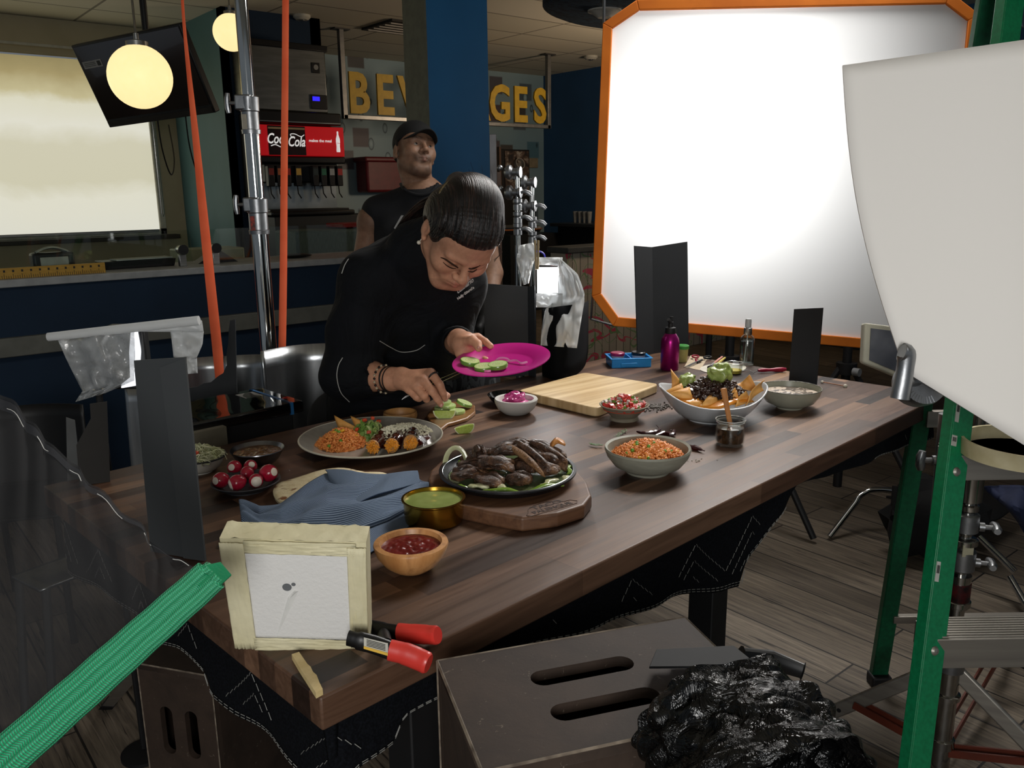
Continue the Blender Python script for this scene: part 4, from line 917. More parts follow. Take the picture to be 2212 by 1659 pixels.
# --- radishes on a slate grey saucer
p, h, R = spot(533, 1056, 1043, 73); h = .018
s = thing('radish_plate', 'small dark grey plate carrying seven radishes', 'plate', p)
b = MB(); b.lathe(bowl_prof(R, h, R*.6, .004, .8), 56); b.build('plate_body', mat('slate_glaze', '3b3d42', .5, col2='2f3136', vs=120), s)
t = NT('radish_skin'); sp = t.n('SeparateXYZ'); t.l(t.co(), sp.inputs[0]); nz = t.noise(t.co(), 120, 2)
wh = t.math('GREATER_THAN', t.math('ADD', sp.outputs['X'], t.math('MULTIPLY', nz, .003)), .0165)
t.set(Base_Color=t.mix(wh, t.ramp(t.noise(t.co(), 40, 3), [(.35, '9c0f2c'), (.7, 'bb1e3c')]), 'efe6d4'), Roughness=.28, Coat_Weight=.3); M_rad = t.m
def cut_dir(ax, tilt): return Matrix.Rotation(ax, 4, 'Z') @ Matrix.Rotation(-tilt, 4, 'Y')
rads = [(488, 1038, .020, -1.3, .35, 'radish with a big round white cut end, back left one on the grey plate', 1007, 507), ]
Rl = [((478, 1037), .0165, -2.0, .2, 1.0, 'leftmost radish on the grey plate, with a round white cut end'), ((513, 1042), .0165, -2.6, -.2, .93, 'front middle radish on the grey plate, a small pale spot at its tip'),
      ((553, 1038), .0145, -1.2, .1, .93, 'smallest front right radish on the grey plate'), ((507, 1010), .0155, -1.7, .35, 1.06, 'back left radish on the grey plate with a large white cut end'),
      ((541, 1008), .0145, -1.0, .6, 1.0, 'back middle radish on the grey plate showing a white top'), ((579, 1022), .0185, -.5, .3, 1.0, 'largest radish, at the right of the grey plate, white at its right end'),
      ((533, 1022), .0140, 1.2, .4, .9, 'middle radish hemmed in by the others on the grey plate')]
for (q, r, az, ti, k, lb) in Rl:
    zc_ = TZ + .010 + r*.9; c = at(q[0], q[1], zc_)
    b = MB(); prof = [(0, -r*1.12), (r*.35, -r*1.0), (r*.75, -r*.65), (r*.97, -r*.1), (r*.95, r*.35), (r*.72, r*.8), (r*.45, r*.98), (r*.40, r*1.02), (0, r*1.03)]
    b.lathe([(x, y*(.0175/r)*1.0 if False else y) for x, y in prof], 30, T=Matrix.Rotation(RZ+az, 4, 'Z') @ Matrix.Rotation(-ti, 4, 'Y') @ Matrix.Rotation(pi/2, 4, 'Y'))
    me = b
    # local colour: white cap is a second slot
    b.cm = 0; Mx = Matrix.Rotation(RZ+az, 4, 'Z') @ Matrix.Rotation(-ti, 4, 'Y')
    for i, f in enumerate(b.f):
        cc = sum((b.v[j] for j in f), Vector())/len(f); lx = (Mx.inverted() @ cc).x
        if lx > r*.93*k: b.mi[i] = 1
    o = b.build('radish', [mat('radish_red', 'a00f2e', .25, col2='bd2440', vs=50, coat=.4) if 'radish_red' not in bpy.data.materials else bpy.data.materials['radish_red'], mat('radish_white', 'efe4d6', .4) if 'radish_white' not in bpy.data.materials else bpy.data.materials['radish_white']], smooth=60)
    o.location = c + (o.location - Vector((0, 0, 0))); tag(o, lb, 'radish', 'radishes on the grey plate')
# --- small metal bowl of dark bean sauce
p, h, R = spot(558, 998, 980, 57); M_stl = mat('spun_steel', '85868a', .28, 1, col2='6d6e72')
h = max(h, .03); s = thing('metal_bowl', 'shallow steel bowl of brown sauce behind the radishes', 'bowl', p)
b = MB(); b.lathe([(0, 0), (R*.62, 0), (R*.8, h*.35), (R*.93, h*.8), (R, h), (R*.99, h+.002), (R*.9, h*.85), (R*.6, h*.2), (0, .003)], 56); b.build('bowl_body', M_stl, s)
b = MB(); b.grid(surf(R*.89, h*.80, .005, 6, 9), 48, 16, closeu=True); b.build('sauce', mat('brown_sauce', '4a2f17', .25, col2='6a4520', vs=70, bump=.5, bs=120, bd=.002, coat=.3), s, smooth=180)
# --- enamel bowl of cabbage slaw
p, h, R = spot(432, 1018, 985, 56); s = thing('enamel_bowl', 'white enamel bowl with a dark rim heaped with shredded cabbage, behind the folded card', 'bowl', p)
M_en = mat('enamel_white', 'c9c7bd', .25, col2='c0beb3'); b = MB(); b.lathe(bowl_prof(R, h, R*.5, .003, .6), 56); b.build('bowl_body', M_en, s)
b = MB(); b.tube([(R*cos(k/50*2*pi), R*sin(k/50*2*pi), h) for k in range(50)], .002, 8, closed=True); lab(b.build('rim', M_dark, s), 'thin dark rim')
def strands(fn, n, L, r, seed=0):
    b = MB()
    for i in range(n):
        x, y, z = fn(sqrt(random.random()), rnd(0, 2*pi)); an = rnd(0, 6.3); P = []
        c1 = rnd(-.5, .5); l = L*rnd(.5, 1.2)
        for k in range(5):
            t = k/4-.5; P.append((x + l*t*cos(an) - c1*l*t*t*2*sin(an), y + l*t*sin(an) + c1*l*t*t*2*cos(an), z + .006*rnd(0, 1) - .02*t*t + .004*rnd(-1, 1)))
        b.tube(P, r*rnd(.7, 1.2), 4, flat=.5)
    return b
s2 = thing('cabbage_slaw', 'heap of pale shredded cabbage in the white enamel bowl', 'salad', p); fn = dome(R*.9, .022, h-.004)
b = MB(); b.lathe([(R*.88*k/8, h-.01+.02*(1-(k/8)**1.6)) for k in range(9)], 24); M_cab = mat('cabbage', 'b9bd8c', .4, col2='d0d0b4', vs=40); b.build('slaw_bed', M_cab, s2)
stuff(strands(fn, 150, .04, .0016).build('shreds', M_cab, s2, smooth=180)); M_tom = mat('tomato_red', 'b83a20', .25, col2='c65034', vs=60, coat=.3)
for k in range(3): b = MB(); x, y, z = fn(.5, 3.4+.4*k); b.box((x, y, z+.004), (.012, .009, .008), rz=k); b.build('tomato_piece', M_tom, s2, bevel=.002)
# --- oval platter with enchiladas
p, h, R = spot(803, 962, 950, 153); h = .022
PL = p
s = thing('platter', 'big grey rimmed platter with rice, salad and enchiladas', 'plate', p, RZ)
b = MB(); b.lathe([(0, 0), (R*.62, 0), (R*.66, .003), (R*.80, h*.45), (R, h), (R*.995, h+.003), (R*.82, h*.62), (R*.7, .007), (R*.6, .006), (0, .006)], 90); b.build('plate_body', mat('platter_glaze', '97938a', .3, col2='8c887f', vs=60, coat=.3), s)
b = MB(); b.tube([(R*.998*cos(k/90*2*pi), R*.998*sin(k/90*2*pi), h+.0015) for k in range(90)], .0022, 8, closed=True); lab(b.build('rim', mat('rim_cream', 'cfcab8', .3), s), 'pale cream rim')
def pl(x, y, z=0): return PL + Matrix.Rotation(RZ, 3, 'Z') @ Vector((x, y, z+.0065))
rice_thing('mexican_rice', 'mound of orange rice with peas and corn at the left of the platter', pl(-.068, -.010), .062, .036, .0, 900, 5, 4, RZ)
M_mole = mat('dark_mole', '2b0f08', .15, col2='46170b', vs=30, coat=.7); M_chd = mat('cheddar', 'e8982c', .4, col2='f0ab45', vs=40); M_tor = mat('tortilla_roll', 'b98448', .6)
def roll(x0, y0, x1, y1, r, lb, i):
    a, c = pl(x0, y0, r), pl(x1, y1, r); s = thing('enchilada', lb, 'enchilada', (a+c)/2, 0, 'enchiladas on the platter')
    P = [a.lerp(c, k/12) for k in range(13)]; rs = [r*(1+.05*sin(k*1.7+i)) for k in range(13)]
    b = MB(); b.tube(P, rs, 22, flat=.9); b.build('rolled_tortilla', M_mole, s, W=True)
    ax = (a-c).normalized(); b = MB(); b.tube([a+ax*.0, a+ax*.004], [r*1.0, r*.97], 22, flat=.9); o = b.build('tortilla_end', M_tor, s, W=True)
    b = MB(); 
    for k in range(70):
        an, rr = rnd(0, 6.3), r*.8*sqrt(random.random()); sd = ax.orthogonal().normalized(); u2 = ax.cross(sd)
        q = a + ax*.005 + sd*rr*cos(an) + u2*rr*sin(an)*.9; d = (ax*rnd(.2, 1) + sd*rnd(-1, 1) + u2*rnd(-1, 1)).normalized()*.006
        b.tube([q-d, q+d], .0013, 4)
    lab(stuff(b.build('cheese_filling', M_chd, s, W=True)), 'shredded orange cheese filling')
roll(.018, -.085, .030, .02, .0165, 'left enchilada on the platter, beside the rice, cheese showing at its end', 0)
roll(.060, -.080, .070, .03, .0175, 'middle enchilada on the platter under white cheese crumbles', 1)
roll(.100, -.062, .095, .04, .0185, 'right enchilada on the platter with the widest cheese filled end', 2)
b = MB(); b.grid(lambda u, v: tuple(pl(.07+.075*v*cos(2*pi*u)*(1+.1*sin(5*u*2*pi)), .005+.058*v*sin(2*pi*u), .034*(1-v**3)-.002)), 40, 10, closeu=True)
tag(b.build('mole_sauce', M_mole, smooth=180), 'dark glossy mole sauce poured over the enchiladas', 'sauce', kind='stuff')
def crum(r, a): q = pl(.072+.068*r*cos(a), .010+.042*r*sin(a)+.02*r*cos(a), .036*(1-(r*.85)**3)); return tuple(q)
tag(grains(crum, 760, .0029, stretch=(1.1, .9, .8), up=.8).build('cheese_crumbles', mat('white_cheese', 'd8d4bc', .6, col2='c9c4aa'), smooth=0), 'white cheese crumbles scattered over the dark sauce', 'cheese', kind='stuff')
M_leaf = mat('salad_green', '4f7a2c', .4, col2='7f9c4c', vs=60)
def leaves(cx, cy, n, R_, hh, z0=0):
    b = MB()
    for i in range(n):
        r, a = sqrt(random.random()), rnd(0, 6.3); x, y = cx+R_*r*cos(a), cy+R_*.75*r*sin(a); z = z0+hh*(1-r*r)*rnd(.6, 1.1); an = rnd(0, 6.3); l = rnd(.012, .024); w = l*.25
        P = [(x + l*t*cos(an), y + l*t*sin(an), z + .006*sin(t*5+i) - .01*t*t) for t in (-.5, -.2, .1, .5)]
        vs = [];
        for k, q in enumerate(P):
            ww = w*(.4, 1, 1, .2)[k]; vs += [(q[0]-sin(an)*ww, q[1]+cos(an)*ww, q[2]+.002), (q[0]+sin(an)*ww, q[1]-cos(an)*ww, q[2]-.001)]
        b.add([tuple(pl(*v)) for v in vs], [(0, 1, 3, 2), (2, 3, 5, 4), (4, 5, 7, 6)])
    return b
sl = thing('salad_garnish', 'green salad garnish with tomato dice in the middle of the platter', 'salad', pl(-.018, .035))
stuff(leaves(-.018, .03, 150, .045, .040).build('shredded_leaves', M_leaf, sl, W=True, smooth=0, solid=.0006))
M_lleaf = mat('lettuce_light', 'a3b070', .4, col2='8aa055', vs=60); stuff(leaves(-.008, .03, 70, .045, .042).build('pale_shreds', M_lleaf, sl, W=True, smooth=0, solid=.0006))
b = MB(); b.ball(tuple(pl(-.018, .03, .008)), (.036, .03, .022), 3, amp=.3, freq=9); b.build('leaf_core', M_leaf, sl, W=True)
for k, (x, y, z) in enumerate(((-.02, .035, .046), (.0, .03, .052), (-.005, .0, .026), (-.035, .012, .03), (.012, .045, .04))): b = MB(); b.box(tuple(pl(x, y, z)), (.010, .008, .007), rz=k*1.3); b.build('tomato_piece', M_tom, sl, W=True, bevel=.0015)
def chip(name, lb, P, m, cat='tortilla chip', group=None, th=.0018, curl=.004):
    """triangular fried chip between three corners, slightly curled"""
    A, B_, C_ = [Vector(q) for q in P]; n = (B_-A).cross(C_-A).normalized(); N = 7; b = MB(); vs = []; idx = {}
    for i in range(N+1):
        for j in range(N+1-i):
            u, v = i/N, j/N; q = A*(1-u-v)+B_*u+C_*v + n*curl*(sin(pi*(u+.3))*sin(pi*(v+.2))*2-1) + n*curl*.3*noise.noise(Vector((u*4, v*4, A.x*90)))
            idx[i, j] = len(vs); vs.append(q)
    fs = []
    for i in range(N):
        for j in range(N-i):
            fs.append((idx[i, j], idx[i+1, j], idx[i, j+1]))
            if i+j < N-1: fs.append((idx[i+1, j], idx[i+1, j+1], idx[i, j+1]))
    b.add(vs, fs); return tag(b.build(name, m, solid=th, smooth=180), lb, cat, group)
M_chip = mat('corn_chip', 'd9a257', .55, col2='c68a40', vs=50, bump=.2, bs=150, bd=.001)
chip('tortilla_chip', 'left tortilla chip standing up behind the rice on the platter', (dep(722, 897, dof(pl(-.07, .06))), pl(-.085, .05, .01), pl(-.03, .04, .02)), M_chip)
chip('tortilla_chip', 'right tortilla chip standing up behind the rice on the platter, bent at its tip', (dep(757, 898, dof(pl(-.03, .065))), pl(-.042, .05, .012), pl(.018, .045, .016)), M_chip)
# --- small empty wooden bowl
p, h, R = spot(865, 908, 890, 37); h = max(h, .024); s = thing('wooden_bowl', 'small empty straight sided wooden bowl behind the platter', 'bowl', p)
M_bam = wood('bamboo', 'a0713e', 'b5854c', '8a5c30', .5, 4, 4, 2)
b = MB(); b.lathe([(0, 0), (R*.88, 0), (R*.97, h*.3), (R, h*.6), (R*.95, h), (R*.88, h), (R*.9, h*.5), (R*.82, h*.2), (0, h*.18)], 48); b.build('bowl_body', M_bam, s)
# --- paddle board with cucumbers and lime
M_acacia = wood('acacia', '5a3a20', '7d5630', '8e6840', .35, 5, 8, 0)
O_ = [(922, 898), (935, 880), (965, 868), (1000, 868), (1026, 876), (1027, 890), (1010, 903), (985, 911), (968, 915), (958, 923), (948, 930), (938, 928), (941, 918), (930, 912)]
P = [at(x, y, TZ+.010) for x, y in O_]; b = MB(); cz = sum(P, Vector())/len(P); PB = Vector((cz.x, cz.y, TZ+.011))
b.prism([(q.x, q.y) for q in P], TZ+.0005, TZ+.011); tag(b.build('paddle_board', M_acacia, bevel=.003), 'small dark wooden paddle board under the cucumber slices and lime wedge', 'cutting board')
t = NT('cucumber'); sp = t.n('SeparateXYZ'); t.l(t.co(), sp.inputs[0]); rr = t.math('POWER', t.math('ADD', t.math('POWER', sp.outputs['X'], 2), t.math('POWER', sp.outputs['Y'], 2)), .5)
an = t.math('ARCTAN2', sp.outputs['Y'], sp.outputs['X']); seeds = t.math('MULTIPLY', t.math('GREATER_THAN', t.math('SINE', t.math('MULTIPLY', an, 14)), .2), t.math('LESS_THAN', t.math('ABSOLUTE', t.math('SUBTRACT', rr, .0085)), .002))
c = t.ramp(t.math('DIVIDE', rr, .023), [(.0, 'b9c98a'), (.45, 'a3ba6c'), (.60, 'c5d49c'), (.90, 'b3c97c'), (.97, '5c8a32')]); c = t.mix(seeds, c, 'dfe2b8')
t.set(Base_Color=c, Roughness=.25, Coat_Weight=.3); M_cuc = t.m
def cuke(loc, r, th, T, lb, group):
    b = MB(); b.lathe([(0, 0), (r*.96, 0), (r, th*.25), (r, th*.75), (r*.96, th), (0, th)], 36)
    o = b.build('cucumber_slice', M_cuc); o.matrix_basis = Matrix.Translation(loc) @ T; return tag(o, lb, 'cucumber slice', group)
gz = PB.z+.0005
pq = lambda x, y, z: at(x, y, z)
cuke(pq(955, 885, gz), .021, .008, Matrix(), 'bottom cucumber slice at the left of the pile on the paddle board', 'cucumber slices on the paddle board')
cuke(pq(988, 892, gz), .021, .008, Matrix(), 'cucumber slice lying flat at the front right of the paddle board', 'cucumber slices on the paddle board')
cuke(pq(968, 880, gz+.0085), .021, .008, rotm('X', 3), 'middle cucumber slice of the pile, partly under the held one', 'cucumber slices on the paddle board')
cuke(pq(958, 872, gz+.0175), .021, .008, rotm('X', 5), 'top cucumber slice held under the fingertips of the woman', 'cucumber slices on the paddle board')
cuke(pq(1002, 874, gz+.010), .022, .008, Matrix.Rotation(RZ, 4, 'Z') @ rotm('Y', 22), 'tilted cucumber slice leaning at the right of the pile on the board', 'cucumber slices on the paddle board')
def wedge(loc, R_, T, lb, wid=1.0):
    """lime wedge: a segment of a ball"""
    s = thing('lime_wedge', lb, 'lime wedge', loc); s.matrix_basis = Matrix.Translation(loc) @ T
    b = MB(); n = 16; m = 8; vs = []; w = wid
    for i in range(n+1):
        th = pi*i/n
        for j in range(m+1):
            ph = -pi/2 - w*.5 + w*j/m; vs.append((R_*cos(th)*1.1, R_*sin(th)*cos(ph), R_*sin(th)*sin(ph)))
    fs = [(i*(m+1)+j, (i+1)*(m+1)+j, (i+1)*(m+1)+j+1, i*(m+1)+j+1) for i in range(n) for j in range(m)]
    b.add(vs, fs); lab(b.build('peel', mat('lime_peel', '3c6b24', .35, bump=.2, bs=200, bd=.001) if 'lime_peel' not in bpy.data.materials else bpy.data.materials['lime_peel'], s), 'dark green peel')
    for k, j in enumerate((0, m)):
        b = MB(); ph = -pi/2 - w*.5 + w*j/m; cs = [vs[i*(m+1)+j] for i in range(n+1)]; cc = Vector((0, R_*.02*cos(ph), R_*.02*sin(ph)))
        b.add([tuple(Vector(q)*.995) for q in cs] + [tuple(Vector(q)*.90) for q in cs], [(i, i+1, n+2+i, n+1+i) for i in range(n)]); b.build('pith', mat('lime_pith', 'e2e8bc', .5) if 'lime_pith' not in bpy.data.materials else bpy.data.materials['lime_pith'], s, smooth=0)
        b = MB(); b.add([tuple(Vector(q)*.90) for q in cs], [tuple(range(n+1))]); b.build('flesh', mat('lime_flesh', 'a6bd4e', .2, col2='bccf6c', vs=200, coat=.5) if 'lime_flesh' not in bpy.data.materials else bpy.data.materials['lime_flesh'], s, smooth=0)
wedge(at(960, 887, gz+.020), .027, Matrix.Rotation(RZ, 4, 'Z') @ rotm('X', 38), 'lime wedge resting on the cucumber slices on the paddle board, cut side forward', 1.3)
wedge(at(1003, 921, TZ+.018), .023, Matrix.Rotation(RZ+.35, 4, 'Z') @ rotm('X', 42) @ rotm('Y', -14), 'lime wedge lying on the bare table in front of the paddle board', 1.4)
# --- marble bowl with pink onions, black bowl
p, h, R = spot(1115, 893, 862, 47); s = thing('marble_bowl', 'white marble bowl of pink pickled onions left of the big cutting board', 'bowl', p)
b = MB(); b.lathe([(0, 0), (R*.5, 0), (R*.62, .004), (R*.85, h*.4), (R*.98, h*.8), (R, h), (R*.97, h+.003), (R*.82, h+.002), (R*.76, h*.8), (0, h*.5)], 56); b.build('bowl_body', mat('marble', 'c6c4be', .4, col2='b4b2ac', vs=6), s)
M_on = mat('pink_onion', 'b8397c', .2, col2='d06ba0', vs=40, coat=.6)
s2 = thing('pickled_onions', 'heap of bright pink pickled onion rings in the marble bowl', 'onions', p + Vector((0, 0, h*.8)))
for k in range(14):
    a, r, q = rnd(0, 6.3), rnd(0, R*.36), R*rnd(.24, .36); T = Matrix.Translation((r*cos(a), r*sin(a), .006+.006*rnd(0, 1)+.008*(1-r/(R*.4)))) @ Matrix.Rotation(rnd(-.7, .7), 4, 'X') @ Matrix.Rotation(rnd(-.7, .7), 4, 'Y')
    b = MB(T=T); b.tube([(q*cos(j/18*2*pi), q*.8*sin(j/18*2*pi), 0) for j in range(18)], .0032, 6, closed=True, flat=.6); b.build('onion_ring', M_on, s2)
b = MB(); b.ball((0, 0, -.004), (R*.68, R*.68, .012), 3, amp=.2); b.build('onion_bed', M_on, s2)
p, h, R = spot(1094, 872, 852, 41); s = thing('black_bowl', 'small glossy black bowl half hidden behind the marble bowl', 'bowl', p); b = MB(); b.lathe(bowl_prof(R, max(h, .02), R*.5, .003, .6), 48); b.build('bowl_body', mat('black_glaze', '0a0a0b', .12), s)
b = MB(); b.lathe([(0, .012), (R*.8, .012)], 40); lab(b.build('sauce', mat('dark_red_sauce', '35080c', .2), s), 'dark red liquid')
# --- large cutting board
Q = [at(1118, 843, TZ+.026), at(1262, 804, TZ+.026), at(1424, 829, TZ+.026), at(1290, 882, TZ+.026)]
t = NT('light_beech'); g = t.noise(t.co(scale=(1.5, 26, 1), rot=(0, 0, -TH)), 2.5, 5, .6, .6); st = t.noise(t.co(scale=(.4, 14, 1), rot=(0, 0, -TH)), 2, 1)
t.set(Base_Color=t.mix(.5, t.ramp(g, [(.3, 'a8895c'), (.6, 'd3b98c'), (.75, 'e0caa2')]), t.ramp(st, [(.4, 'a98a5e'), (.6, 'd8c096')])), Roughness=.38); M_beech = t.m
def roundpoly(Q, r, n=6):
    out = []; m = len(Q)
    for i in range(m):
        a, p, c = Q[i-1], Q[i], Q[(i+1) % m]; u, v = (a-p).normalized(), (c-p).normalized(); k = r/max(.2, math.tan(u.angle(v)/2))
        s0, s1 = p+u*k, p+v*k
        for j in range(n+1): t_ = j/n; out.append(((s0*(1-t_)+p*t_)*(1-t_)+(p*(1-t_)+s1*t_)*t_))
    return out
b = MB(); b.prism([(q.x, q.y) for q in roundpoly([Vector((q.x, q.y, 0)) for q in Q], .022)], TZ+.0005, TZ+.026); tag(b.build('cutting_board', M_beech, bevel=.004, seg=3), 'large pale beech cutting board lying empty in the middle of the table', 'cutting board')
# --- conical bowl of pico de gallo
p, h, R = spot(1348, 905, 873, 54); M_clay = mat('grey_clay', '8f8775', .7, col2='7c7463', vs=30, sc=(1, 1, 6), bump=.2, bs=80, bd=.001)
s = thing('clay_bowl', 'flared clay bowl heaped with chopped tomato salsa in front of the cutting board', 'bowl', p); b = MB(); b.lathe([(0, 0), (R*.58, 0), (R*.56, .006), (R*.52, h*.2), (R*.75, h*.6), (R, h), (R*.97, h+.002), (R*.72, h*.62), (R*.4, h*.3), (0, h*.3)], 56); b.build('bowl_body', M_clay, s)
fn = dome(R*.84, .024, h-.006); s2 = thing('pico_salsa', 'heap of chopped tomato, onion and green chilli in the flared clay bowl', 'salsa', p)
b = MB(); b.lathe([(R*.86*k/8, h-.012+.022*(1-(k/8)**1.6)) for k in range(9)], 28); b.build('salsa_bed', M_tom, s2)
stuff(cubes(fn, 230, .0095, cols=[0, 0, 0, 1, 2]).build('diced_vegetables', [mat('tomato_bright', 'b52a20', .35, coat=.15), mat('onion_white', 'b5a89c', .45), mat('chilli_green', '6a8a3c', .3)], s2, smooth=0, bevel=.0012))
# --- grey bowl with rice
p, h, R = spot(1398, 1018, 967, 93); M_ston = mat('stone_grey', '8d8d7f', .55, col2='828275', vs=40, sc=(1, 1, 3), bump=.15, bs=90, bd=.001)
s = thing('stoneware_bowl', 'wide grey stoneware bowl of orange rice at the front right of the table', 'bowl', p); b = MB(); b.lathe([(0, 0), (R*.50, 0), (R*.52, .005), (R*.78, h*.32), (R*.94, h*.68), (R, h*.97), (R*.985, h+.003), (R*.93, h), (R*.88, h*.7), (R*.6, h*.35), (0, h*.3)], 72); b.build('bowl_body', M_ston, s)
rice_thing('bowl_rice', 'heap of orange rice with peas and corn filling the wide grey bowl', p, R*.84, .032, h-.018, 1300, 9, 5, RZ)
# --- bean bowl
p, h, R = spot(1705, 880, 838, 65); s = thing('bean_bowl', 'grey green bowl with a dark speckled rim holding bean soup at the far right', 'bowl', p)
b = MB(); b.lathe([(0, 0), (R*.42, 0), (R*.44, .004), (R*.78, h*.32), (R*.95, h*.7), (R, h), (R*.98, h+.002), (R*.92, h*.7), (R*.6, h*.3), (0, h*.25)], 64); b.build('bowl_body', mat('celadon', '98998a', .3, col2='8c8d7f', coat=.3), s)
b = MB(); b.tube([(R*.99*cos(k/60*2*pi), R*.99*sin(k/60*2*pi), h+.001) for k in range(60)], .0014, 6, closed=True); b.build('rim', mat('rim_speckle', '2c261e', .5, col2='8c8d7f', vs=90), s)
t = NT('bean_soup'); f = t.noise(t.co(loc=(.1, .02, 0)), 60, 4, .6, 1); g = t.noise(t.co(), 14, 2); t.set(Base_Color=t.ramp(t.math('ADD', t.math('MULTIPLY', f, .6), t.math('MULTIPLY', g, .4)), [(.49, '54483c'), (.53, 'c9b9a8')]), Roughness=.3); t.bump(f, .5, .003)
b = MB(); b.grid(surf(R*.92, h*.76, .004, 8, 5), 48, 14, closeu=True); b.build('soup', t.m, s, smooth=180)
# --- skillet of fajita beef on its wooden board
ZB = TZ+.028
O_ = [(924, 1034), (934, 1060), (985, 1090), (1058, 1106), (1128, 1118), (1205, 1108), (1262, 1090), (1278, 1070), (1268, 1040), (1240, 1008), (1180, 975), (1100, 962), (1010, 968), (955, 992), (930, 1015)]
P = [at(x, y, ZB) for x, y in O_]; c0 = sum(P, Vector())/len(P)
s = thing('serving_board', 'chunky faceted wooden board with a burned restaurant logo under the black skillet', 'serving board', (c0.x, c0.y, TZ))
M_bd = wood('board_walnut', '3e281a', '5c3e2a', '6e4e36', .5, 4, 10, 0)
b = MB(); b.prism([(q.x, q.y) for q in roundpoly([Vector((q.x, q.y, 0)) for q in P], .008, 3)], TZ+.0005, ZB); b.build('board_body', M_bd, s, W=True, bevel=.005, seg=3)
M_burn = mat('burned_brown', '2e1a10', .7)
lc = at(1185, 1094, ZB); e = at(1250, 1076, ZB); xd = (e-lc); 
M_ = frame((lc.x, lc.y, ZB+.0002), (xd.x, xd.y, 0), Vector((0, 0, 1)).cross(Vector((xd.x, xd.y, 0))))
text('logo_text', 'TACO', .019, M_burn, s, M_ @ Matrix.Translation((.002, .008, 0)), sx=1.25, bold=.0003)
text('logo_text', 'PALENQUE', .0155, M_burn, s, M_ @ Matrix.Translation((.001, -.010, 0)), sx=1.12, bold=.0003)
b = MB(T=M_); bo = [(-.052, -.020), (-.058, -.012), (-.048, -.004), (-.040, .008), (-.020, .018), (.004, .020), (.028, .012), (.036, .002), (.050, .001), (.058, -.010), (.05, -.019)]
b.tube([(x, y, 0) for x, y in bo], .0007, 5, closed=True, flat=.4); b.build('logo_outline', M_burn, s, W=True)
sk = at(1097, 1031, ZB+.002); R = 148*dof(sk)/F; SKZ = ZB+.0015
SK = Vector((sk.x, sk.y, SKZ))
s = thing('skillet', 'round black cast iron skillet of beef strips on the wooden board', 'skillet', SK, RZ)
M_iron = mat('cast_iron', '0d1013', .32, col2='14181c', vs=80, bump=.15, bs=200, bd=.001); sy = 1.03
b = MB(); b.lathe([(0, 0), (R*.84, 0), (R*.9, .004), (R, .016), (R*1.0, .019), (R*.955, .019), (R*.94, .013), (R*.88, .006), (0, .005)], 80, sy=sy); b.build('pan_body', M_iron, s)
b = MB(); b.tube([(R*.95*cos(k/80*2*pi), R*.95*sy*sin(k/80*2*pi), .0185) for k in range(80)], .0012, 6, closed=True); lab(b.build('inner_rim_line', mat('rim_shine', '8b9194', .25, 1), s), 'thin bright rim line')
def skp(x, y, z=0): return SK + Matrix.Rotation(RZ, 3, 'Z') @ Vector((x, y, z+.005))
def beef(nm, stops, ro, co, sc_=(1, 1, 1)):
    t = NT(nm); f = t.noise(t.co(scale=sc_), 60, 6, .7, .9); g = t.noise(t.co(), 22, 2); w = t.noise(t.co(scale=(1.2, 9, 9)), 40, 3, .6)
    h = t.math('ADD', t.math('MULTIPLY', f, .45), t.math('ADD', t.math('MULTIPLY', g, .35), t.math('MULTIPLY', w, .2)))
    t.set(Base_Color=t.ramp(h, stops), Roughness=t.ramp(f, [(.4, (ro,)*3), (.6, (ro+.3,)*3)]), Coat_Weight=co, Coat_Roughness=.25); t.bump(t.math('ADD', f, t.math('MULTIPLY', w, .8)), .9, .006); return t.m
M_beef = beef('grilled_beef', [(.38, '160905'), (.47, '38200f'), (.54, '5a3a24'), (.62, '86603e')], .28, .3)
M_beefc = beef('beef_cut_face', [(.38, '4e3018'), (.5, '86603c'), (.6, 'a57e56')], .4, .1)
def strip(p0, p1, w, th, lb, tilt=0, seed=0, arch=.01, name='beef_strip', m=None, cat='beef strip', group='grilled beef strips heaped on the skillet', ns=18, rough=.12, taper=.55):
    p0, p1 = Vector(p0), Vector(p1); ax = (p1-p0); L = ax.length; ax.normalize(); up = Vector((0, 0, 1)); up = (up-ax*up.dot(ax)).normalized(); sd = ax.cross(up)
    ct, st = cos(tilt), sin(tilt); sd, up = sd*ct+up*st, up*ct-sd*st
    def fn(u, v):
        a = 2*pi*u; k = max(.12, 1-abs(2*v-1)**2.4*(1-taper)*1.0) if 0 < v < 1 else .05
        cx = abs(cos(a))**.7*(1 if cos(a) > 0 else -1); cz_ = abs(sin(a))**.7*(1 if sin(a) > 0 else -1)
        q = p0 + ax*(L*v) + up*(arch*sin(pi*v)) + sd*(.012*noise.noise(Vector((v*2.5, seed*3.1, 0))))
        r = 1 + rough*2*noise.noise(Vector((cos(a)*1.5+seed*7, sin(a)*1.5, v*L*60))) + rough*1.2*noise.noise(Vector((cos(a)*4, sin(a)*4+seed, v*L*35)))
        return tuple(q + sd*cx*w*k*r*.5 + up*cz_*th*k*r*.5)
    b = MB(); b.grid(fn, 16, ns, closeu=True); n0 = len(b.v)
    b.f.append(tuple(i*ns for i in range(16))[::-1]); b.f.append(tuple(i*ns+ns-1 for i in range(16))); b.mi += [0, 0]
    return tag(b.build(name, m or M_beef, smooth=75), lb, cat, group)
GL = 'dark glossy grilled beef strip in the heap on the skillet'
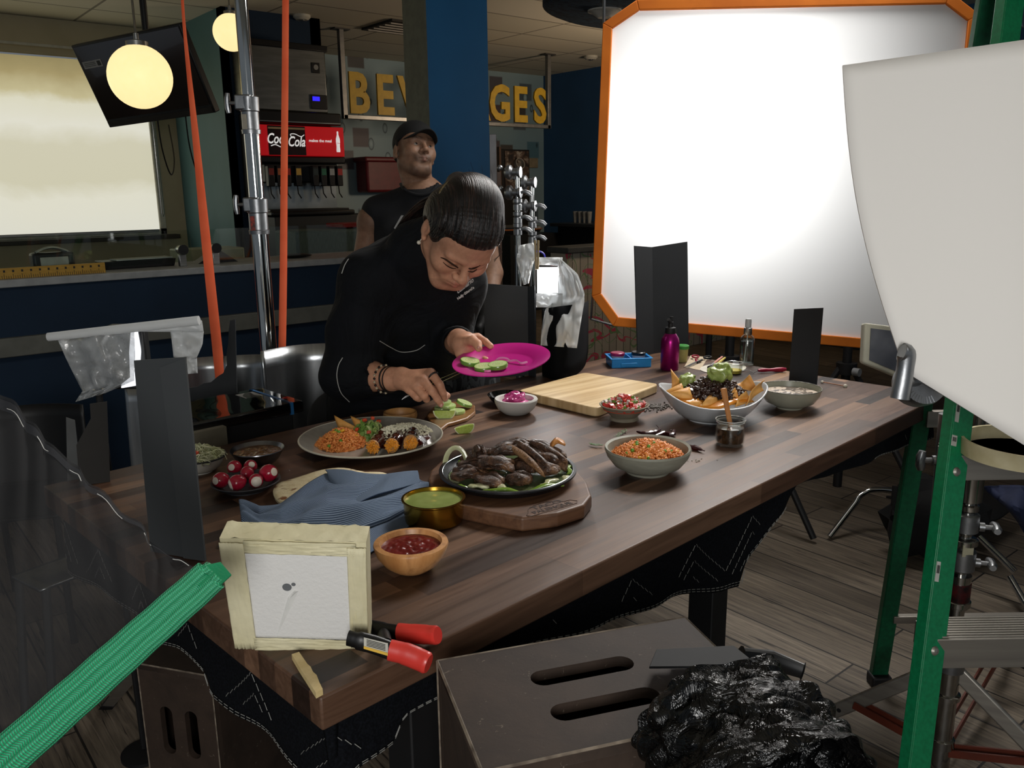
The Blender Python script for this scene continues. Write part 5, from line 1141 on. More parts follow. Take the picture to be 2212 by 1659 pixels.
S_0 = [(-.115, -.02, .012, -.03, -.045, .012, .034, .020), (-.10, .02, .012, -.02, .0, .024, .034, .022), (-.09, .05, .014, -.01, .055, .03, .03, .022), (-.06, -.055, .010, -.005, -.075, .012, .034, .026),
      (-.055, -.02, .028, .015, -.03, .032, .036, .022), (-.03, .01, .04, .04, .04, .046, .032, .02), (.0, -.05, .012, .045, -.07, .012, .03, .026), (.015, .05, .03, .085, .02, .03, .03, .022),
      (.03, .07, .034, .115, .045, .022, .032, .024), (.035, -.01, .022, .10, -.04, .016, .03, .022), (.05, .02, .026, .12, -.005, .016, .03, .022), (.0, .0, .02, .06, -.03, .022, .034, .022), (-.07, .03, .03, -.045, .0, .052, .016, .020), (-.02, .06, .034, .05, .075, .04, .028, .02)]
S_ = []
for q in S_0:
    for k in (0, 1):
        a_ = Vector(q[:3]); c_ = Vector(q[3:6]); sd_ = Vector((-(c_-a_).y, (c_-a_).x, 0)).normalized()*q[6]*(.27 if k else -.27); jt = Vector((rnd(-.008, .008), rnd(-.006, .006), rnd(-.001, .007))); S_.append((*(a_+sd_+jt), *(c_+sd_-jt*.5), q[6]*.62, q[7]*.85))
def beef_label(q):
    x, y, z = (q[0]+q[3])/2, (q[1]+q[4])/2, (q[2]+q[5])/2
    return 'grilled beef strip at the %s %s of the skillet heap, %s' % ('back' if y > .018 else 'front' if y < -.028 else 'middle', 'left' if x < -.03 else 'right' if x > .04 else 'centre', 'lying high' if z > .026 else 'lying low')
for i, q in enumerate(S_): strip(skp(q[0], q[1], q[2]), skp(q[3], q[4], q[5]), q[6], q[7], beef_label(q), tilt=rnd(-.7, .7), seed=i*1.7, rough=.17, ns=26, arch=rnd(.002, .012))
strip(skp(-.005, .03, .056), skp(.070, -.060, .018), .030, .015, 'long diagonal beef strip with a pale cut face, on top of the heap', tilt=.75, seed=44, arch=.004, m=M_beefc, rough=.06, taper=.35)
strip(skp(.012, .04, .058), skp(.088, -.045, .020), .026, .015, 'long dark beef strip lying along the right of the pale cut strip on the skillet', tilt=.7, seed=45, arch=.004, rough=.08)
strip(skp(.045, .055, .050), skp(.120, .0, .022), .028, .016, 'dark beef strip at the right end of the heap on the skillet', tilt=.6, seed=46, arch=.004, rough=.08)
M_pep = mat('green_pepper', '5f7f24', .2, col2='7c9a3c', vs=30, coat=.6); M_oni = mat('cooked_onion', 'aeb084', .25, col2='c8c6a4', vs=30, coat=.4)
for i, (x0, y0, x1, y1, w, lb) in enumerate(((-.05, -.105, .03, -.118, .012, 'green pepper strip at the front rim of the skillet, the longest'), (.035, -.112, .105, -.075, .014, 'green pepper strip at the front right of the skillet beside the pale onion'), (.115, -.02, .128, .04, .014, 'green pepper strip curving up at the right rim of the skillet'),
      (-.095, -.075, -.075, -.098, .010, 'short bright green pepper piece at the left front of the skillet'), (-.10, .06, -.055, .085, .012, 'green pepper strip at the back left of the skillet'))):
    strip(skp(x0, y0, .006), skp(x1, y1, .006), w, .007, lb, seed=70+i, arch=.004, name='pepper_strip', m=M_pep, cat='pepper strip', group='green pepper strips round the skillet', rough=.04, taper=.5)
for i, (x0, y0, x1, y1, w, lb) in enumerate(((-.075, -.085, -.035, -.098, .016, 'pale cooked onion piece at the front left of the skillet'), (.06, -.088, .098, -.055, .013, 'pale onion piece behind the front right pepper strip'), (-.02, -.098, .0, -.10, .016, 'small square pale onion piece at the front middle of the skillet'), (.105, -.07, .122, -.04, .014, 'bright onion piece at the right rim of the skillet'))):
    strip(skp(x0, y0, .009), skp(x1, y1, .009), w, .006, lb, seed=90+i, arch=.003, name='onion_piece', m=M_oni, cat='onion piece', group='onion pieces on the skillet', rough=.05, taper=.7)
b = MB(); b.tube([tuple(skp(-.105+.022*cos(k/12*pi)-.0, .045+.01*sin(k/12*pi), .006+.035*sin(k/12*pi))) for k in range(13)], .0035, 8, flat=1.8); tag(b.build('onion_ring', M_oni), 'arched pale onion ring standing at the back left of the skillet', 'onion ring')
strip(skp(.085, .062, .035), skp(.118, .060, .045), .028, .010, 'toasted orange brown wedge at the back right of the skillet', seed=12, name='toasted_wedge', m=mat('toasted', 'b5793c', .4), cat='wedge', group=None, rough=.05, taper=.8)
b = MB(); b.grid(lambda u, v: tuple(skp((R*.86)*v*cos(2*pi*u), (R*.88)*v*sin(2*pi*u), .002+.001*sin(u*40))), 40, 8, closeu=True); tag(b.build('pan_juices', mat('pan_juice', '55613f', .12, col2='6d7a58', vs=20, coat=.6)), 'greenish cooking juices in the bottom of the skillet', 'juices', kind='stuff')
# --- boat shaped bowl of nachos
p = at(1537, 905, TZ); d0 = dof(p); R = 112*(d0+.02)/F; h = zat(p, 893+0)-TZ; hN = .068
s = thing('nacho_bowl', 'white boat shaped bowl of loaded nachos with raised pointed ends', 'bowl', p, RZ)
NB = Matrix.Translation(p) @ Matrix.Rotation(RZ, 4, 'Z')
def rimz(a): return .060 + .030*abs(cos(a))**3 + .006*sin(a)
def boat(u, v, inn=0):
    a = 2*pi*u; rb = .058; k = v**.62; ex = 1+.0*cos(a); Rx = rb + (R-rb)*k*(1+.04*abs(cos(a))**8); Ry = rb*.9 + (R*.86-rb*.9)*k; z = .004+(rimz(a)-.004)*v**1.15
    if inn: Rx -= .005; Ry -= .005; z = max(z, .012)
    return (Rx*cos(a), Ry*sin(a), z)
def fboat(u, v):
    if v < .46: return boat(u, v/.46)
    if v < .54: q = boat(u, 1); e = boat(u, 1, 1); k = (v-.46)/.08; return tuple(Vector(q).lerp(Vector(e), k) + Vector((0, 0, .002*sin(pi*k))))
    return boat(u, max(.0, 1-(v-.54)/.46), 1)
b = MB(); b.grid(fboat, 72, 40, closeu=True); n_ = 40
b.f.append(tuple(i*n_ for i in range(72))[::-1]); b.f.append(tuple(i*n_+n_-1 for i in range(72))); b.mi += [0, 0]
b.build('bowl_body', mat('white_ceramic', 'b9bdc0', .28, col2='b2b6b9', coat=.4), s, smooth=60)
b = MB(); b.lathe([(.060, -.0), (.060, .006), (.052, .006)], 48, sy=.9); b.build('foot_ring', bpy.data.materials['white_ceramic'], s)
def nb(x, y, z): return NB @ Vector((x, y, z))
fnm = lambda r, a: tuple(nb(.082*r*cos(a)+.005, .006+.058*r*sin(a), .062+.042*max(0, 1-r**1.8)))
b = MB(); b.grid(lambda u, v: fnm(v*1.05, 2*pi*u), 36, 10, closeu=True); b.T = Matrix(); 
tag(b.build('bean_layer', mat('dark_beef', '2a1a14', .25, col2='3d2820', vs=50, coat=.4), smooth=180), 'dark layer of beef under the diced pieces in the nacho bowl', 'beef', kind='stuff')
tag(cubes(fnm, 420, .012, fl=.8).build('diced_beef', bpy.data.materials['dark_beef'], bevel=.0022), 'glossy dark diced beef heaped over the nachos', 'diced beef', kind='stuff')
M_ched = mat('melted_cheddar', 'd98a2a', .3, col2='c97a20', coat=.4)
b = MB(); b.grid(lambda u, v: tuple(nb(-.005+(.100+.012*sin(9*u*6.28))*v*cos(2*pi*u), .0+(.078+.008*sin(7*u*6.28))*v*sin(2*pi*u), .060-.006*v+.012*(1-v*v)-.006*sin(20*u))), 80, 10, closeu=True); tag(b.build('melted_cheese', M_ched, smooth=180, solid=.004), 'melted orange cheese between the chips in the nacho bowl', 'cheese', kind='stuff')
M_gua = mat('guacamole', '76873a', .4, col2='94a258', vs=60, bump=.9, bs=55, bd=.006, coat=.2)
for (x, y, z, r, lb) in ((.018, .004, .121, .0285, 'large green guacamole scoop on top of the nachos'), (-.058, .040, .092, .022, 'smaller guacamole scoop behind the beef at the back left of the nacho bowl')):
    b = MB(); b.ball(tuple(nb(x, y, z)), (r*1.15, r, r*.92), 4, amp=.3, freq=7, seed=x*50); tag(b.build('guacamole_scoop', M_gua), lb, 'guacamole', 'guacamole scoops in the nacho bowl')
CH = [((-.128, .0, .072), (-.062, -.03, .045), (-.085, -.012, .098), 'yellow chip at the left tip of the nacho bowl'), ((-.118, -.022, .075), (-.055, -.050, .048), (-.068, -.032, .094), 'broad folded chip at the left front of the nacho bowl'), ((-.100, .03, .075), (-.060, .032, .070), (-.100, .034, .125), 'upright pointed chip at the back left of the nacho bowl'),
      ((.115, -.008, .074), (.055, .02, .075), (.100, .02, .108), 'large curved chip at the back right of the nacho bowl'), ((.125, -.018, .078), (.060, -.055, .052), (.112, -.030, .112), 'upright chip leaning on the right end of the nacho bowl'), ((.095, -.045, .055), (.035, -.062, .050), (.065, -.052, .088), 'chip standing at the front right of the nacho bowl'),
      ((.060, -.060, .055), (.010, -.060, .050), (.050, -.035, .078), 'chip in the layered stack right of the wooden spoon'), ((-.045, -.066, .052), (.008, -.066, .052), (-.010, -.040, .085), 'pale chip at the front middle of the nacho bowl'), ((.055, -.055, .063), (.008, -.055, .058), (.048, -.030, .083), 'upper chip in the layered stack right of the wooden spoon'), ((-.08, -.055, .05), (-.03, -.068, .05), (-.05, -.04, .068), 'chip under melted cheese at the front left of the nacho bowl')]
for A, B_, C_, lb in CH: chip('nacho_chip', lb, (nb(*A), nb(*B_), nb(*C_)), M_chip, 'nacho chip', 'chips in the nacho bowl', curl=.006)
# --- glass jar of salsa with wooden spoon
p = at(1576, 960, TZ); Rj = 32*dof(p)/F*.98; hj = zat(p, 905)-TZ; s = thing('glass_jar', 'small glass jar of dark salsa with a wooden spoon in front of the nacho bowl', 'jar', p)
M_gl = glass('jar_glass', (.95, .97, .96), alpha_mix=.8)
b = MB(); b.lathe([(0, .0), (Rj*.88, 0), (Rj*.96, .006), (Rj, hj*.4), (Rj*.97, hj*.72), (Rj*.92, hj*.82), (Rj*.98, hj*.86), (Rj*1.02, hj*.93), (Rj*.99, hj), (Rj*.88, hj), (Rj*.86, hj*.82), (Rj*.91, hj*.7), (Rj*.94, hj*.4), (Rj*.9, .008), (0, .006)], 48); b.build('glass_wall', M_gl, s)
b = MB(); b.lathe([(0, .007), (Rj*.88, .008), (Rj*.93, hj*.4), (Rj*.90, hj*.68), (Rj*.6, hj*.70), (0, hj*.69)], 40); b.build('salsa', mat('dark_salsa', '1c1009', .2, col2='4a3018', vs=90, bump=.5, bs=150, bd=.002, coat=.5), s)
for k, q in enumerate((.93, 1.0)):
    b = MB(); b.tube([(Rj*q*cos(j/48*2*pi), Rj*q*sin(j/48*2*pi), hj*(.99 if k else .90)) for j in range(48)], .0012, 6, closed=True); b.build('glass_lip', mat('glass_edge', 'c9cdcc', .1, trans=.6) if k == 0 else bpy.data.materials['glass_edge'], s)
tp = dep(1563, 840, dof(p)+.015); b = MB(); a = Vector((p.x, p.y, TZ+hj*.72)); b.tube([a, a.lerp(tp, .5), tp], [.0055, .0062, .0075], 12, flat=.45, upv=RT); b.tube([tp, tp+(tp-a).normalized()*.002], [.0074, .004], 12, flat=.45, upv=RT)
tag(b.build('wooden_spoon', mat('spoon_wood', 'b57a44', .5, col2='a56a38')), 'flat wooden spoon handle standing in the jar of dark salsa', 'spoon')
# --- blue lunch box
c = at(1357, 788, TZ); s = thing('lunch_box', 'translucent blue divided lunch box at the far edge of the table', 'food box', c, RZ+.10)
M_bl = mat('blue_plastic', '2a8ad2', .3, col2='3096dc', trans=.15); w, d, hh = .135, .095, .030
b = MB(); th = .003
b.box((0, 0, .002), (w*.92, d*.92, .003)); 
for (x, y, a, e) in ((0, -d/2, w, th), (0, d/2, w, th), (-w/2, 0, th, d), (w/2, 0, th, d)): b.box((x*.97, y*.97, hh/2), (a*.96, e, hh))
b.build('tray_body', M_bl, s, bevel=.002)
for (x, y, a, e) in ((0, -d/2, w+.008, .008), (0, d/2, w+.008, .008), (-w/2, 0, .008, d), (w/2, 0, .008, d)): b = MB(); b.box((x, y, hh), (a, e, .004)); b.build('rim', M_bl, s, bevel=.0015)
b = MB(); b.box((.0, .0, hh*.58), (.003, d*.94, hh*.9)); b.build('divider', M_bl, s)
b = MB(); b.box((-.01, -d/2-.006, hh*.35), (.055, .004, .014)); b.build('latch', M_bl, s, bevel=.002)
for (x, lb, m, nm) in ((-.035, 'small round container with a magenta lid in the left half of the lunch box', mat('magenta_lid', '8f1246', .3), 'magenta'), (.038, 'small round container with a black lid in the right half of the lunch box', mat('smoke_lid', '16181a', .2), 'black')):
    q = c + Matrix.Rotation(RZ+.10, 3, 'Z') @ Vector((x, .012, .0045)); s2 = thing('round_container', lb, 'container', q); b = MB(); b.lathe([(0, 0), (.020, 0), (.022, .026), (.020, .028), (0, .028)], 30); b.build('tub', mat('tub_'+nm, 'a8a8ac', .3), s2)
    b = MB(); b.lathe([(.0235, .027), (.0245, .029), (.0245, .036), (.022, .038), (0, .038)], 30); b.build('lid', m, s2)
# --- bottles
p = at(1446, 798, TZ); R = 19.5*dof(p)/F; zt = zat(p, 718)-TZ; s = thing('spray_bottle', 'magenta metal spray bottle with a black nozzle', 'bottle', p)
b = MB(); b.lathe([(0, 0), (R*.92, 0), (R, .004), (R, zt*.74), (R*.93, zt*.84), (R*.66, zt*.95), (R*.5, zt), (0, zt)], 48); b.build('bottle_body', mat('magenta_metal', '9c1470', .3, .75, col2='8a1064'), s)
b = MB(); b.lathe([(R*.56, zt*.96), (R*.60, zt), (R*.56, zt*1.13), (R*.30, zt*1.15), (R*.26, zt*1.28), (0, zt*1.30)], 28); b.tube([(0, 0, zt*1.24), (-R*.55, -R*.1, zt*1.36)], R*.2, 10); b.tube([(R*.05, 0, zt*1.24), (R*.12, 0, zt*1.42)], R*.19, 10); b.build('pump_head', M_black, s)
p = at(1474, 781, TZ); R = 12.5*dof(p)/F; zt = zat(p, 753)-TZ; s = thing('lidded_jar', 'small jar of pale sauce with a green lid behind the magenta bottle', 'jar', p)
b = MB(); b.lathe([(0, 0), (R*.82, 0), (R*.95, zt), (0, zt)], 30); b.build('jar_body', mat('pale_sauce', 'a89f62', .3), s); b = MB(); b.lathe([(R*.8, zt-.002), (R*1.05, zt), (R*1.08, zt+.010), (R*.95, zt+.013), (0, zt+.012)], 30); b.build('lid', mat('green_lid', '3d8a3c', .35), s)
p = at(1612, 787, TZ); R = 15.5*dof(p)/F; zt = zat(p, 722)-TZ; s = thing('spray_bottle', 'clear spray bottle half full of water with a silver collar', 'bottle', p)
b = MB(); b.lathe([(0, 0), (R*.95, 0), (R, .004), (R, zt*.82), (R*.85, zt*.93), (R*.5, zt), (R*.46, zt), (R*.8, zt*.92), (R*.95, zt*.8), (R*.95, .005), (0, .004)], 40); b.build('bottle_wall', M_gl, s)
b = MB(); b.lathe([(0, .004), (R*.94, .005), (R*.94, zt*.78), (0, zt*.78)], 32); b.build('water', glass('water', (.80, .84, .85), alpha_mix=.85), s)
b = MB(); b.lathe([(R*.52, zt-.001), (R*.56, zt+.001), (R*.56, zt+.022), (R*.5, zt+.023), (0, zt+.023)], 30); b.build('collar', M_alu, s)
b = MB(); b.lathe([(R*.36, zt+.023), (R*.42, zt+.026), (R*.42, zt+.048), (R*.36, zt+.052), (0, zt+.053)], 30); b.build('cap', mat('frosted_cap', 'cfd2d2', .4, trans=.3), s)
b = MB(); b.tube([(-R*.6, 0, .006), (0, 0, zt)], .0018, 8); b.build('dip_tube', mat('tube_white', 'd0d3d3', .4), s)
# paper, scissors, brushes, cup, spatula
c = at(1562, 796, TZ); b = MB(); b.lathe([(0, .0006), (.088, .0006), (.088, .0018), (0, .0018)], 48, Matrix.Translation(c) @ Matrix.Rotation(TH, 4, 'Z'), sx=1.05, sy=.75); tag(b.build('round_mat', mat('mat_white', 'cfcabc', .6)), 'flat round white mat under the brushes at the far end of the table', 'mat')
P = [at(*q, TZ+.0004) for q in ((1478, 793), (1492, 768), (1530, 772), (1512, 800))]; b = MB(); b.slab([P[0], P[3], P[2], P[1]], .0006, (0, 0, 1)); tag(b.build('paper_towel', mat('beige_paper', 'bfae94', .8)), 'beige paper sheet under the scissors', 'paper')
def scissors():
    a = at(1476, 794, TZ+.004); j = at(1505, 783, TZ+.006); s = thing('scissors', 'open steel scissors with one red and one black finger loop', 'scissors', (j.x, j.y, TZ+.002))
    e1, e2 = at(1502, 769, TZ+.010), at(1530, 771, TZ+.010); m2 = mat('blade_steel', 'b5b7b8', .25, 1)
    b = MB(); b.tube([a, a.lerp(j, .6), j], [.0008, .004, .005], 8, flat=.3); b.build('blade', m2, s, W=True); a2 = at(1482, 796, TZ+.004); b = MB(); b.tube([a2, a2.lerp(j, .6), j], [.0008, .004, .005], 8, flat=.3); b.build('blade', m2, s, W=True)
    for e, m, lb in ((e1, mat('loop_red', '8e1330', .35), 'red finger loop'), (e2, M_black, 'black finger loop')):
        ax = (e-j).normalized(); sd = ax.cross(Vector((0, 0, 1))).normalized(); c = e - ax*.006; b = MB(); b.tube([j, j.lerp(e, .45)], .004, 8); b.tube([c + ax*.017*cos(k/20*2*pi) + sd*.011*sin(k/20*2*pi) for k in range(20)], .003, 8, closed=True); lab(b.build('finger_loop', m, s, W=True), lb)
scissors()
for (x0, y0, x1, y1, col, lb) in ((1531, 794, 1560, 771, 'c98a7c', 'pink handled brush lying on the round white mat'), (1537, 796, 1566, 773, 'c9b45c', 'yellow handled brush lying on the round white mat')):
    a, e = at(x0, y0, TZ+.005), at(x1, y1, TZ+.010); s = thing('paint_brush', lb, 'brush', a); b = MB(); b.tube([a.lerp(e, .35), a.lerp(e, .7), e], [.0035, .0045, .0035], 10); b.build('handle', mat('brush_'+col, col, .4), s, W=True); b = MB(); b.tube([a.lerp(e, .14), a.lerp(e, .36)], .004, 10); b.build('ferrule', M_alu, s, W=True); b = MB(); b.tube([a, a.lerp(e, .15)], [.0055, .004], 10); b.build('bristles', M_black, s, W=True)
p = at(1585, 807, TZ); R = 18.5*dof(p)/F; s = thing('glass_cup', 'small clear glass cup with yellow oil in the bottom', 'cup', p); b = MB(); b.lathe([(0, 0), (R*.92, 0), (R, .036), (R*.95, .036), (R*.88, .003), (0, .003)], 36); b.build('glass_wall', M_gl, s); b = MB(); b.lathe([(0, .0032), (R*.88, .0035), (R*.9, .013), (0, .013)], 32); lab(b.build('oil', mat('yellow_oil', 'c9b23c', .15), s), 'yellow oil')
b = MB(); b.tube([(R*cos(k/36*2*pi), R*sin(k/36*2*pi), .036) for k in range(36)], .0008, 6, closed=True); b.build('lip', bpy.data.materials['glass_edge'], s)
a, e = at(1637, 800, TZ+.008), at(1698, 798, TZ+.009); s = thing('spatula', 'small offset spatula with a red speckled handle right of the glass cup', 'spatula', a.lerp(e, .5)); b = MB(); b.tube([a.lerp(e, k/8) for k in range(9)], [.004, .006, .0062, .005, .0055, .0075, .008, .0078, .005], 12); b.build('handle', mat('handle_red', '9a1438', .3, col2='8a1030'), s, W=True)
b = MB(); b.tube([a, at(1628, 806, TZ+.004), at(1620, 800, TZ+.006), at(1606, 800, TZ+.002)], .0013, 8); b.build('shank', M_alu, s, W=True); b = MB(); w_ = at(1590, 803, TZ+.002); b.tube([at(1606, 800, TZ+.0025), w_], [.006, .006], 10, flat=.12, upv=(1, 0, 0)); b.build('blade', M_alu, s, W=True)
a, e = at(1776, 825, TZ+.004), at(1826, 834, TZ+.004); s = thing('cotton_swab', 'large cotton tipped swab with a brown stick on the bare far right of the table', 'swab', a.lerp(e, .5)); b = MB(); b.tube([a, e], .0017, 8); b.build('stick', mat('stick_brown', 'a06a48', .5), s, W=True)
for q, r in ((a, .0045), (e, .006)): b = MB(); b.ball(tuple(q), (r*1.2, r, r), 2); b.build('cotton_tip', mat('cotton', 'cfc8b8', .9) if 'cotton' not in bpy.data.materials else bpy.data.materials['cotton'], s, W=True)
# spices, chillies, herbs
def scatter(px, py, n, sx, sy_, size, col, name, lb, cat):
    b = MB(); c = at(px, py, TZ)
    for i in range(n):
        a, r = rnd(0, 6.3), abs(random.gauss(0, .5)); q = c + Matrix.Rotation(RZ, 3, 'Z') @ Vector((sx*r*cos(a), sy_*r*sin(a), size*.4)); b.box(tuple(q), (size*rnd(.5, 1.3), size*rnd(.4, 1), size*rnd(.3, .8)), rz=rnd(0, 6))
    tag(b.build(name, mat(name+'_m', col, .7, col2='6a625a', vs=400), smooth=0), lb, cat, kind='stuff')
scatter(1418, 880, 150, .05, .04, .005, '332c28', 'cracked_pepper', 'scattered black pepper and coarse salt between the clay bowl and the nacho bowl', 'spice')
scatter(1505, 998, 9, .03, .03, .0035, 'b9b0a0', 'salt_grains', 'few pale grains on the table right of the grey rice bowl', 'spice')
M_chi = mat('dried_chilli', '3c0d10', .3, col2='260809', vs=30, coat=.4)
for (pts, lb) in (([(1376, 932), (1395, 937), (1415, 934), (1425, 928), (1418, 918)], 'dried red chilli with an upturned stem behind the grey rice bowl'), ([(1415, 942), (1435, 936), (1452, 940), (1456, 930), (1448, 929)], 'dark dried chilli behind the right side of the grey rice bowl'), ([(1486, 965), (1505, 968), (1522, 974)], 'dried chilli lying right of the grey rice bowl')):
    P = [at(x, y, TZ+.006) for x, y in pts]; Q = bez(P, 4); n = len(Q); b = MB(); b.tube(Q, [max(.0012, .0065*sin(pi*min(1, (i+1.2)/n*1.1))**.7 if (i+1.2)/n*1.1 < 1 else .0012)*(1+.15*sin(i*2.3)) for i in range(n)], 8); tag(b.build('dried_chilli', M_chi), lb, 'dried chilli', 'dried chillies on the table')
for (pts, lb) in (([(1332, 944), (1340, 938), (1352, 930)], 'green herb sprig just left of the dried chillies'), ([(1276, 960), (1288, 962), (1300, 962)], 'small thyme sprig left of the grey rice bowl')):
    P = bez([at(x, y, TZ+.004) for x, y in pts], 5); b = MB(); b.tube(P, .0008, 5)
    for i, q in enumerate(P):
        for sg in (-1, 1): b.ball(tuple(q + Vector((rnd(-.004, .004), sg*.004, .002))), (.0035, .0022, .0008), 1, T=Matrix.Rotation(rnd(0, 6), 4, 'Z'))
    tag(b.build('herb_sprig', mat('herb_green', '44602c', .5) if 'herb_green' not in bpy.data.materials else bpy.data.materials['herb_green']), lb, 'herb sprig', 'herb sprigs on the table')
# ================================================================= FOREGROUND AND MIDDLE PROPS
def holes_plate(name, outer, holes, th, T, m, parent):
    cu = bpy.data.curves.new('pl', 'CURVE'); cu.dimensions = '2D'; cu.fill_mode = 'BOTH'; cu.extrude = th/2
    for pts in [outer] + holes:
        sp = cu.splines.new('POLY'); sp.points.add(len(pts)-1); sp.use_cyclic_u = True
        for q, (x, y) in zip(sp.points, pts): q.co = (x, y, 0, 1)
    o = bpy.data.objects.new('pl', cu); COL.objects.link(o); bpy.context.view_layer.update()
    me = bpy.data.meshes.new_from_object(o.evaluated_get(bpy.context.evaluated_depsgraph_get())); bpy.data.objects.remove(o)
    me.name = name; me.transform(T); me.materials.clear(); me.materials.append(m); q = bpy.data.objects.new(name, me); COL.objects.link(q); q.parent = parent; return q
def stadium(cx, cy, L, w, n=10):
    r = w/2; k = L/2-r
    return [(cx+k+r*cos(a), cy+r*sin(a)) for a in [(-pi/2+pi*i/n) for i in range(n+1)]] + [(cx-k+r*cos(a), cy+r*sin(a)) for a in [(pi/2+pi*i/n) for i in range(n+1)]]
t = NT('stained_plywood'); g = t.noise(t.co(scale=(1, 1, 1)), 9, 5, .65, .5); g2 = t.noise(t.co(scale=(3, 3, 3)), 30, 4, .7, 1.5)
t.set(Base_Color=t.mix(t.ramp(g2, [(.66, '000000'), (.70, 'ffffff')]), t.ramp(g, [(.3, '2b221c'), (.6, '3a2e26')]), '62574c'), Roughness=.7, Specular_IOR_Level=.3); t.bump(g2, .2, .001); M_ply = t.m
M_edge = mat('worn_edge', '85796a', .6, col2='4f443a', vs=40); M_in = mat('box_inside', '3a1e10', .7)
def apple_box(name, lb, A, B_, D_, h, slots_top=True, front_slots=False):
    """open box: A corner, B along its long side, D along its short side, all on the top face"""
    x = (B_-A); y = (D_-A); w, d = x.length, y.length; x.normalize(); y = (y - x*x.dot(y)).normalized()
    s = thing(name, lb, 'wooden box', (A.x, A.y, A.z-h)); M = Matrix(((x.x, y.x, 0, 0), (x.y, y.y, 0, 0), (0, 0, 1, 0), (0, 0, 0, 1))); th = .014
    sl = [stadium(w*.475+.0*k, d*(.36+.33*k), .132, .032) for k in (0, 1)] if slots_top else []
    holes_plate('top_panel', [(0, 0), (w, 0), (w, d), (0, d)], sl, th, M @ Matrix.Translation((0, 0, h-th/2)), M_ply, s)
    def pn(c, dd, nm='side_panel'): b = MB(T=M); b.box(c, dd); return b.build(nm, M_ply, s, bevel=.001)
    if front_slots:
        holes_plate('end_panel', [(0, 0), (w, 0), (w, h-th), (0, h-th)], [stadium(0, 0, 0, 0)][:0] + [[(w*(.33+.34*k)+yy, h*.70+xx) for xx, yy in stadium(0, 0, .115, .031)] for k in (0, 1)], th, M @ Matrix.Translation((0, th/2, 0)) @ rotm('X', 90), M_ply, s)
    else: pn((w/2, th/2, (h-th)/2), (w, th, h-th))
    pn((w/2, d-th/2, (h-th)/2), (w, th, h-th)); pn((th/2, d/2, (h-th)/2), (th, d-2*th, h-th)); pn((w-th/2, d/2, (h-th)/2), (th, d-2*th, h-th))
    b = MB(T=M); b.box((w/2, d/2, th/2), (w-2*th, d-2*th, th)); b.build('bottom_panel', M_in, s)
    b = MB(T=M); b.box((w/2, d/2, h*.5), (w*.9, .006, h-2*th-.02)); b.build('inner_divider', M_in, s)
    b = MB(T=M)
    for (p, q) in (((0, 0), (w, 0)), ((w, 0), (w, d)), ((w, d), (0, d)), ((0, d), (0, 0))): b.tube([(p[0], p[1], h-.001), (q[0], q[1], h-.001)], .0022, 4)
    for p in ((0, 0), (w, 0), (0, d), (w, d)): b.tube([(p[0], p[1], 0), (p[0], p[1], h)], .0018, 4)
    lab(b.build('worn_edges', M_edge, s), 'pale scuffed edges'); return s
zb_ = .914; A, B_, D_ = at(945, 1427, zb_), at(1480, 1333, zb_), at(1072, 1659, zb_)
apple_box('apple_box', 'brown plywood box with two hand slots, in front of the table under the black foil', A, B_, D_, .508)
apple_box('apple_box', 'brown apple box standing under the foremost one in front of the table', A-Vector((0, 0, .509)), B_-Vector((0, 0, .509)), D_-Vector((0, 0, .509)), .404, slots_top=False)
A = at(295, 1432, .508); B_ = at(455, 1460, .508); dv = (B_-A); pv = Vector((-dv.y, dv.x, 0)).normalized()*.30
apple_box('apple_box', 'brown apple box standing upright on the floor below the left end of the table', A, B_, A+pv, .506, slots_top=False, front_slots=True)
# folded aluminium foot left of that box
s = thing('floor_bracket', 'bent aluminium bracket with a black rubber foot on the floor at the lower left', 'bracket', at(238, 1518, 0)); q = at(238, 1518, .02); e = Vector((q.x, q.y, 0)) + (at(325, 1400, .3)-q)
b = MB(); b.tube([q, e], .016, 4, flat=1.6); b.build('bracket_bar', M_al, s, W=True); b = MB(); b.tube([q-(e-q).normalized()*.018, q+(e-q).normalized()*.01], .019, 4, flat=1.6); b.build('rubber_foot', M_black, s, W=True)
# ---- crumpled black foil over a small lamp
c1, c2 = dep(1545, 1520, .85), dep(1700, 1760, .74)
s = thing('foil_wrapped_lamp', 'small lamp wrapped in crumpled shiny black foil resting on the apple box', 'lamp', (c1.x, c1.y, zb_))
t = NT('black_foil'); vo = t.n('TexVoronoi'); vo.inputs['Scale'].default_value = 26; t.l(t.co(scale=(1, 1, 1)), vo.inputs[0]); nz = t.noise(t.co(), 30, 5, .6, 1)
t.set(Base_Color=lin('0a0b0c'), Roughness=.22, Metallic=.55, Specular_IOR_Level=.8); t.bump(t.math('ADD', vo.outputs['Distance'], t.math('MULTIPLY', nz, 1.2)), .9, .012)
ax = (c2-c1); sd = RT.copy(); sd = (sd-ax.normalized()*sd.dot(ax.normalized())).normalized(); un = sd.cross(ax.normalized())
def ffn(u, v):
    a = 2*pi*u; R = (.080+.012*v)*(1 if v > .06 else .45+9*v); n = noise.noise(Vector((cos(a)*1.6, sin(a)*1.6, v*3)))*.20 + abs(noise.noise(Vector((cos(a)*3.2, sin(a)*3.2, v*8))))*.16
    c = c1 + ax*v; R *= 1+n; return tuple(c + sd*cos(a)*R*1.02 + un*sin(a)*R*.82)
b = MB(); b.grid(ffn, 110, 90, closeu=True); lab(b.build('foil_wrap', t.m, s, W=True, smooth=28), 'crumpled glossy black foil')
P = [at(1402, 1440, zb_+.02), at(1418, 1402, zb_+.02), at(1585, 1394, zb_+.02), at(1640, 1438, zb_+.02)]
b = MB(); b.slab(P, .003); b.build('metal_plate', mat('grey_plate', '1d1f22', .75), s, W=True, bevel=.0008)
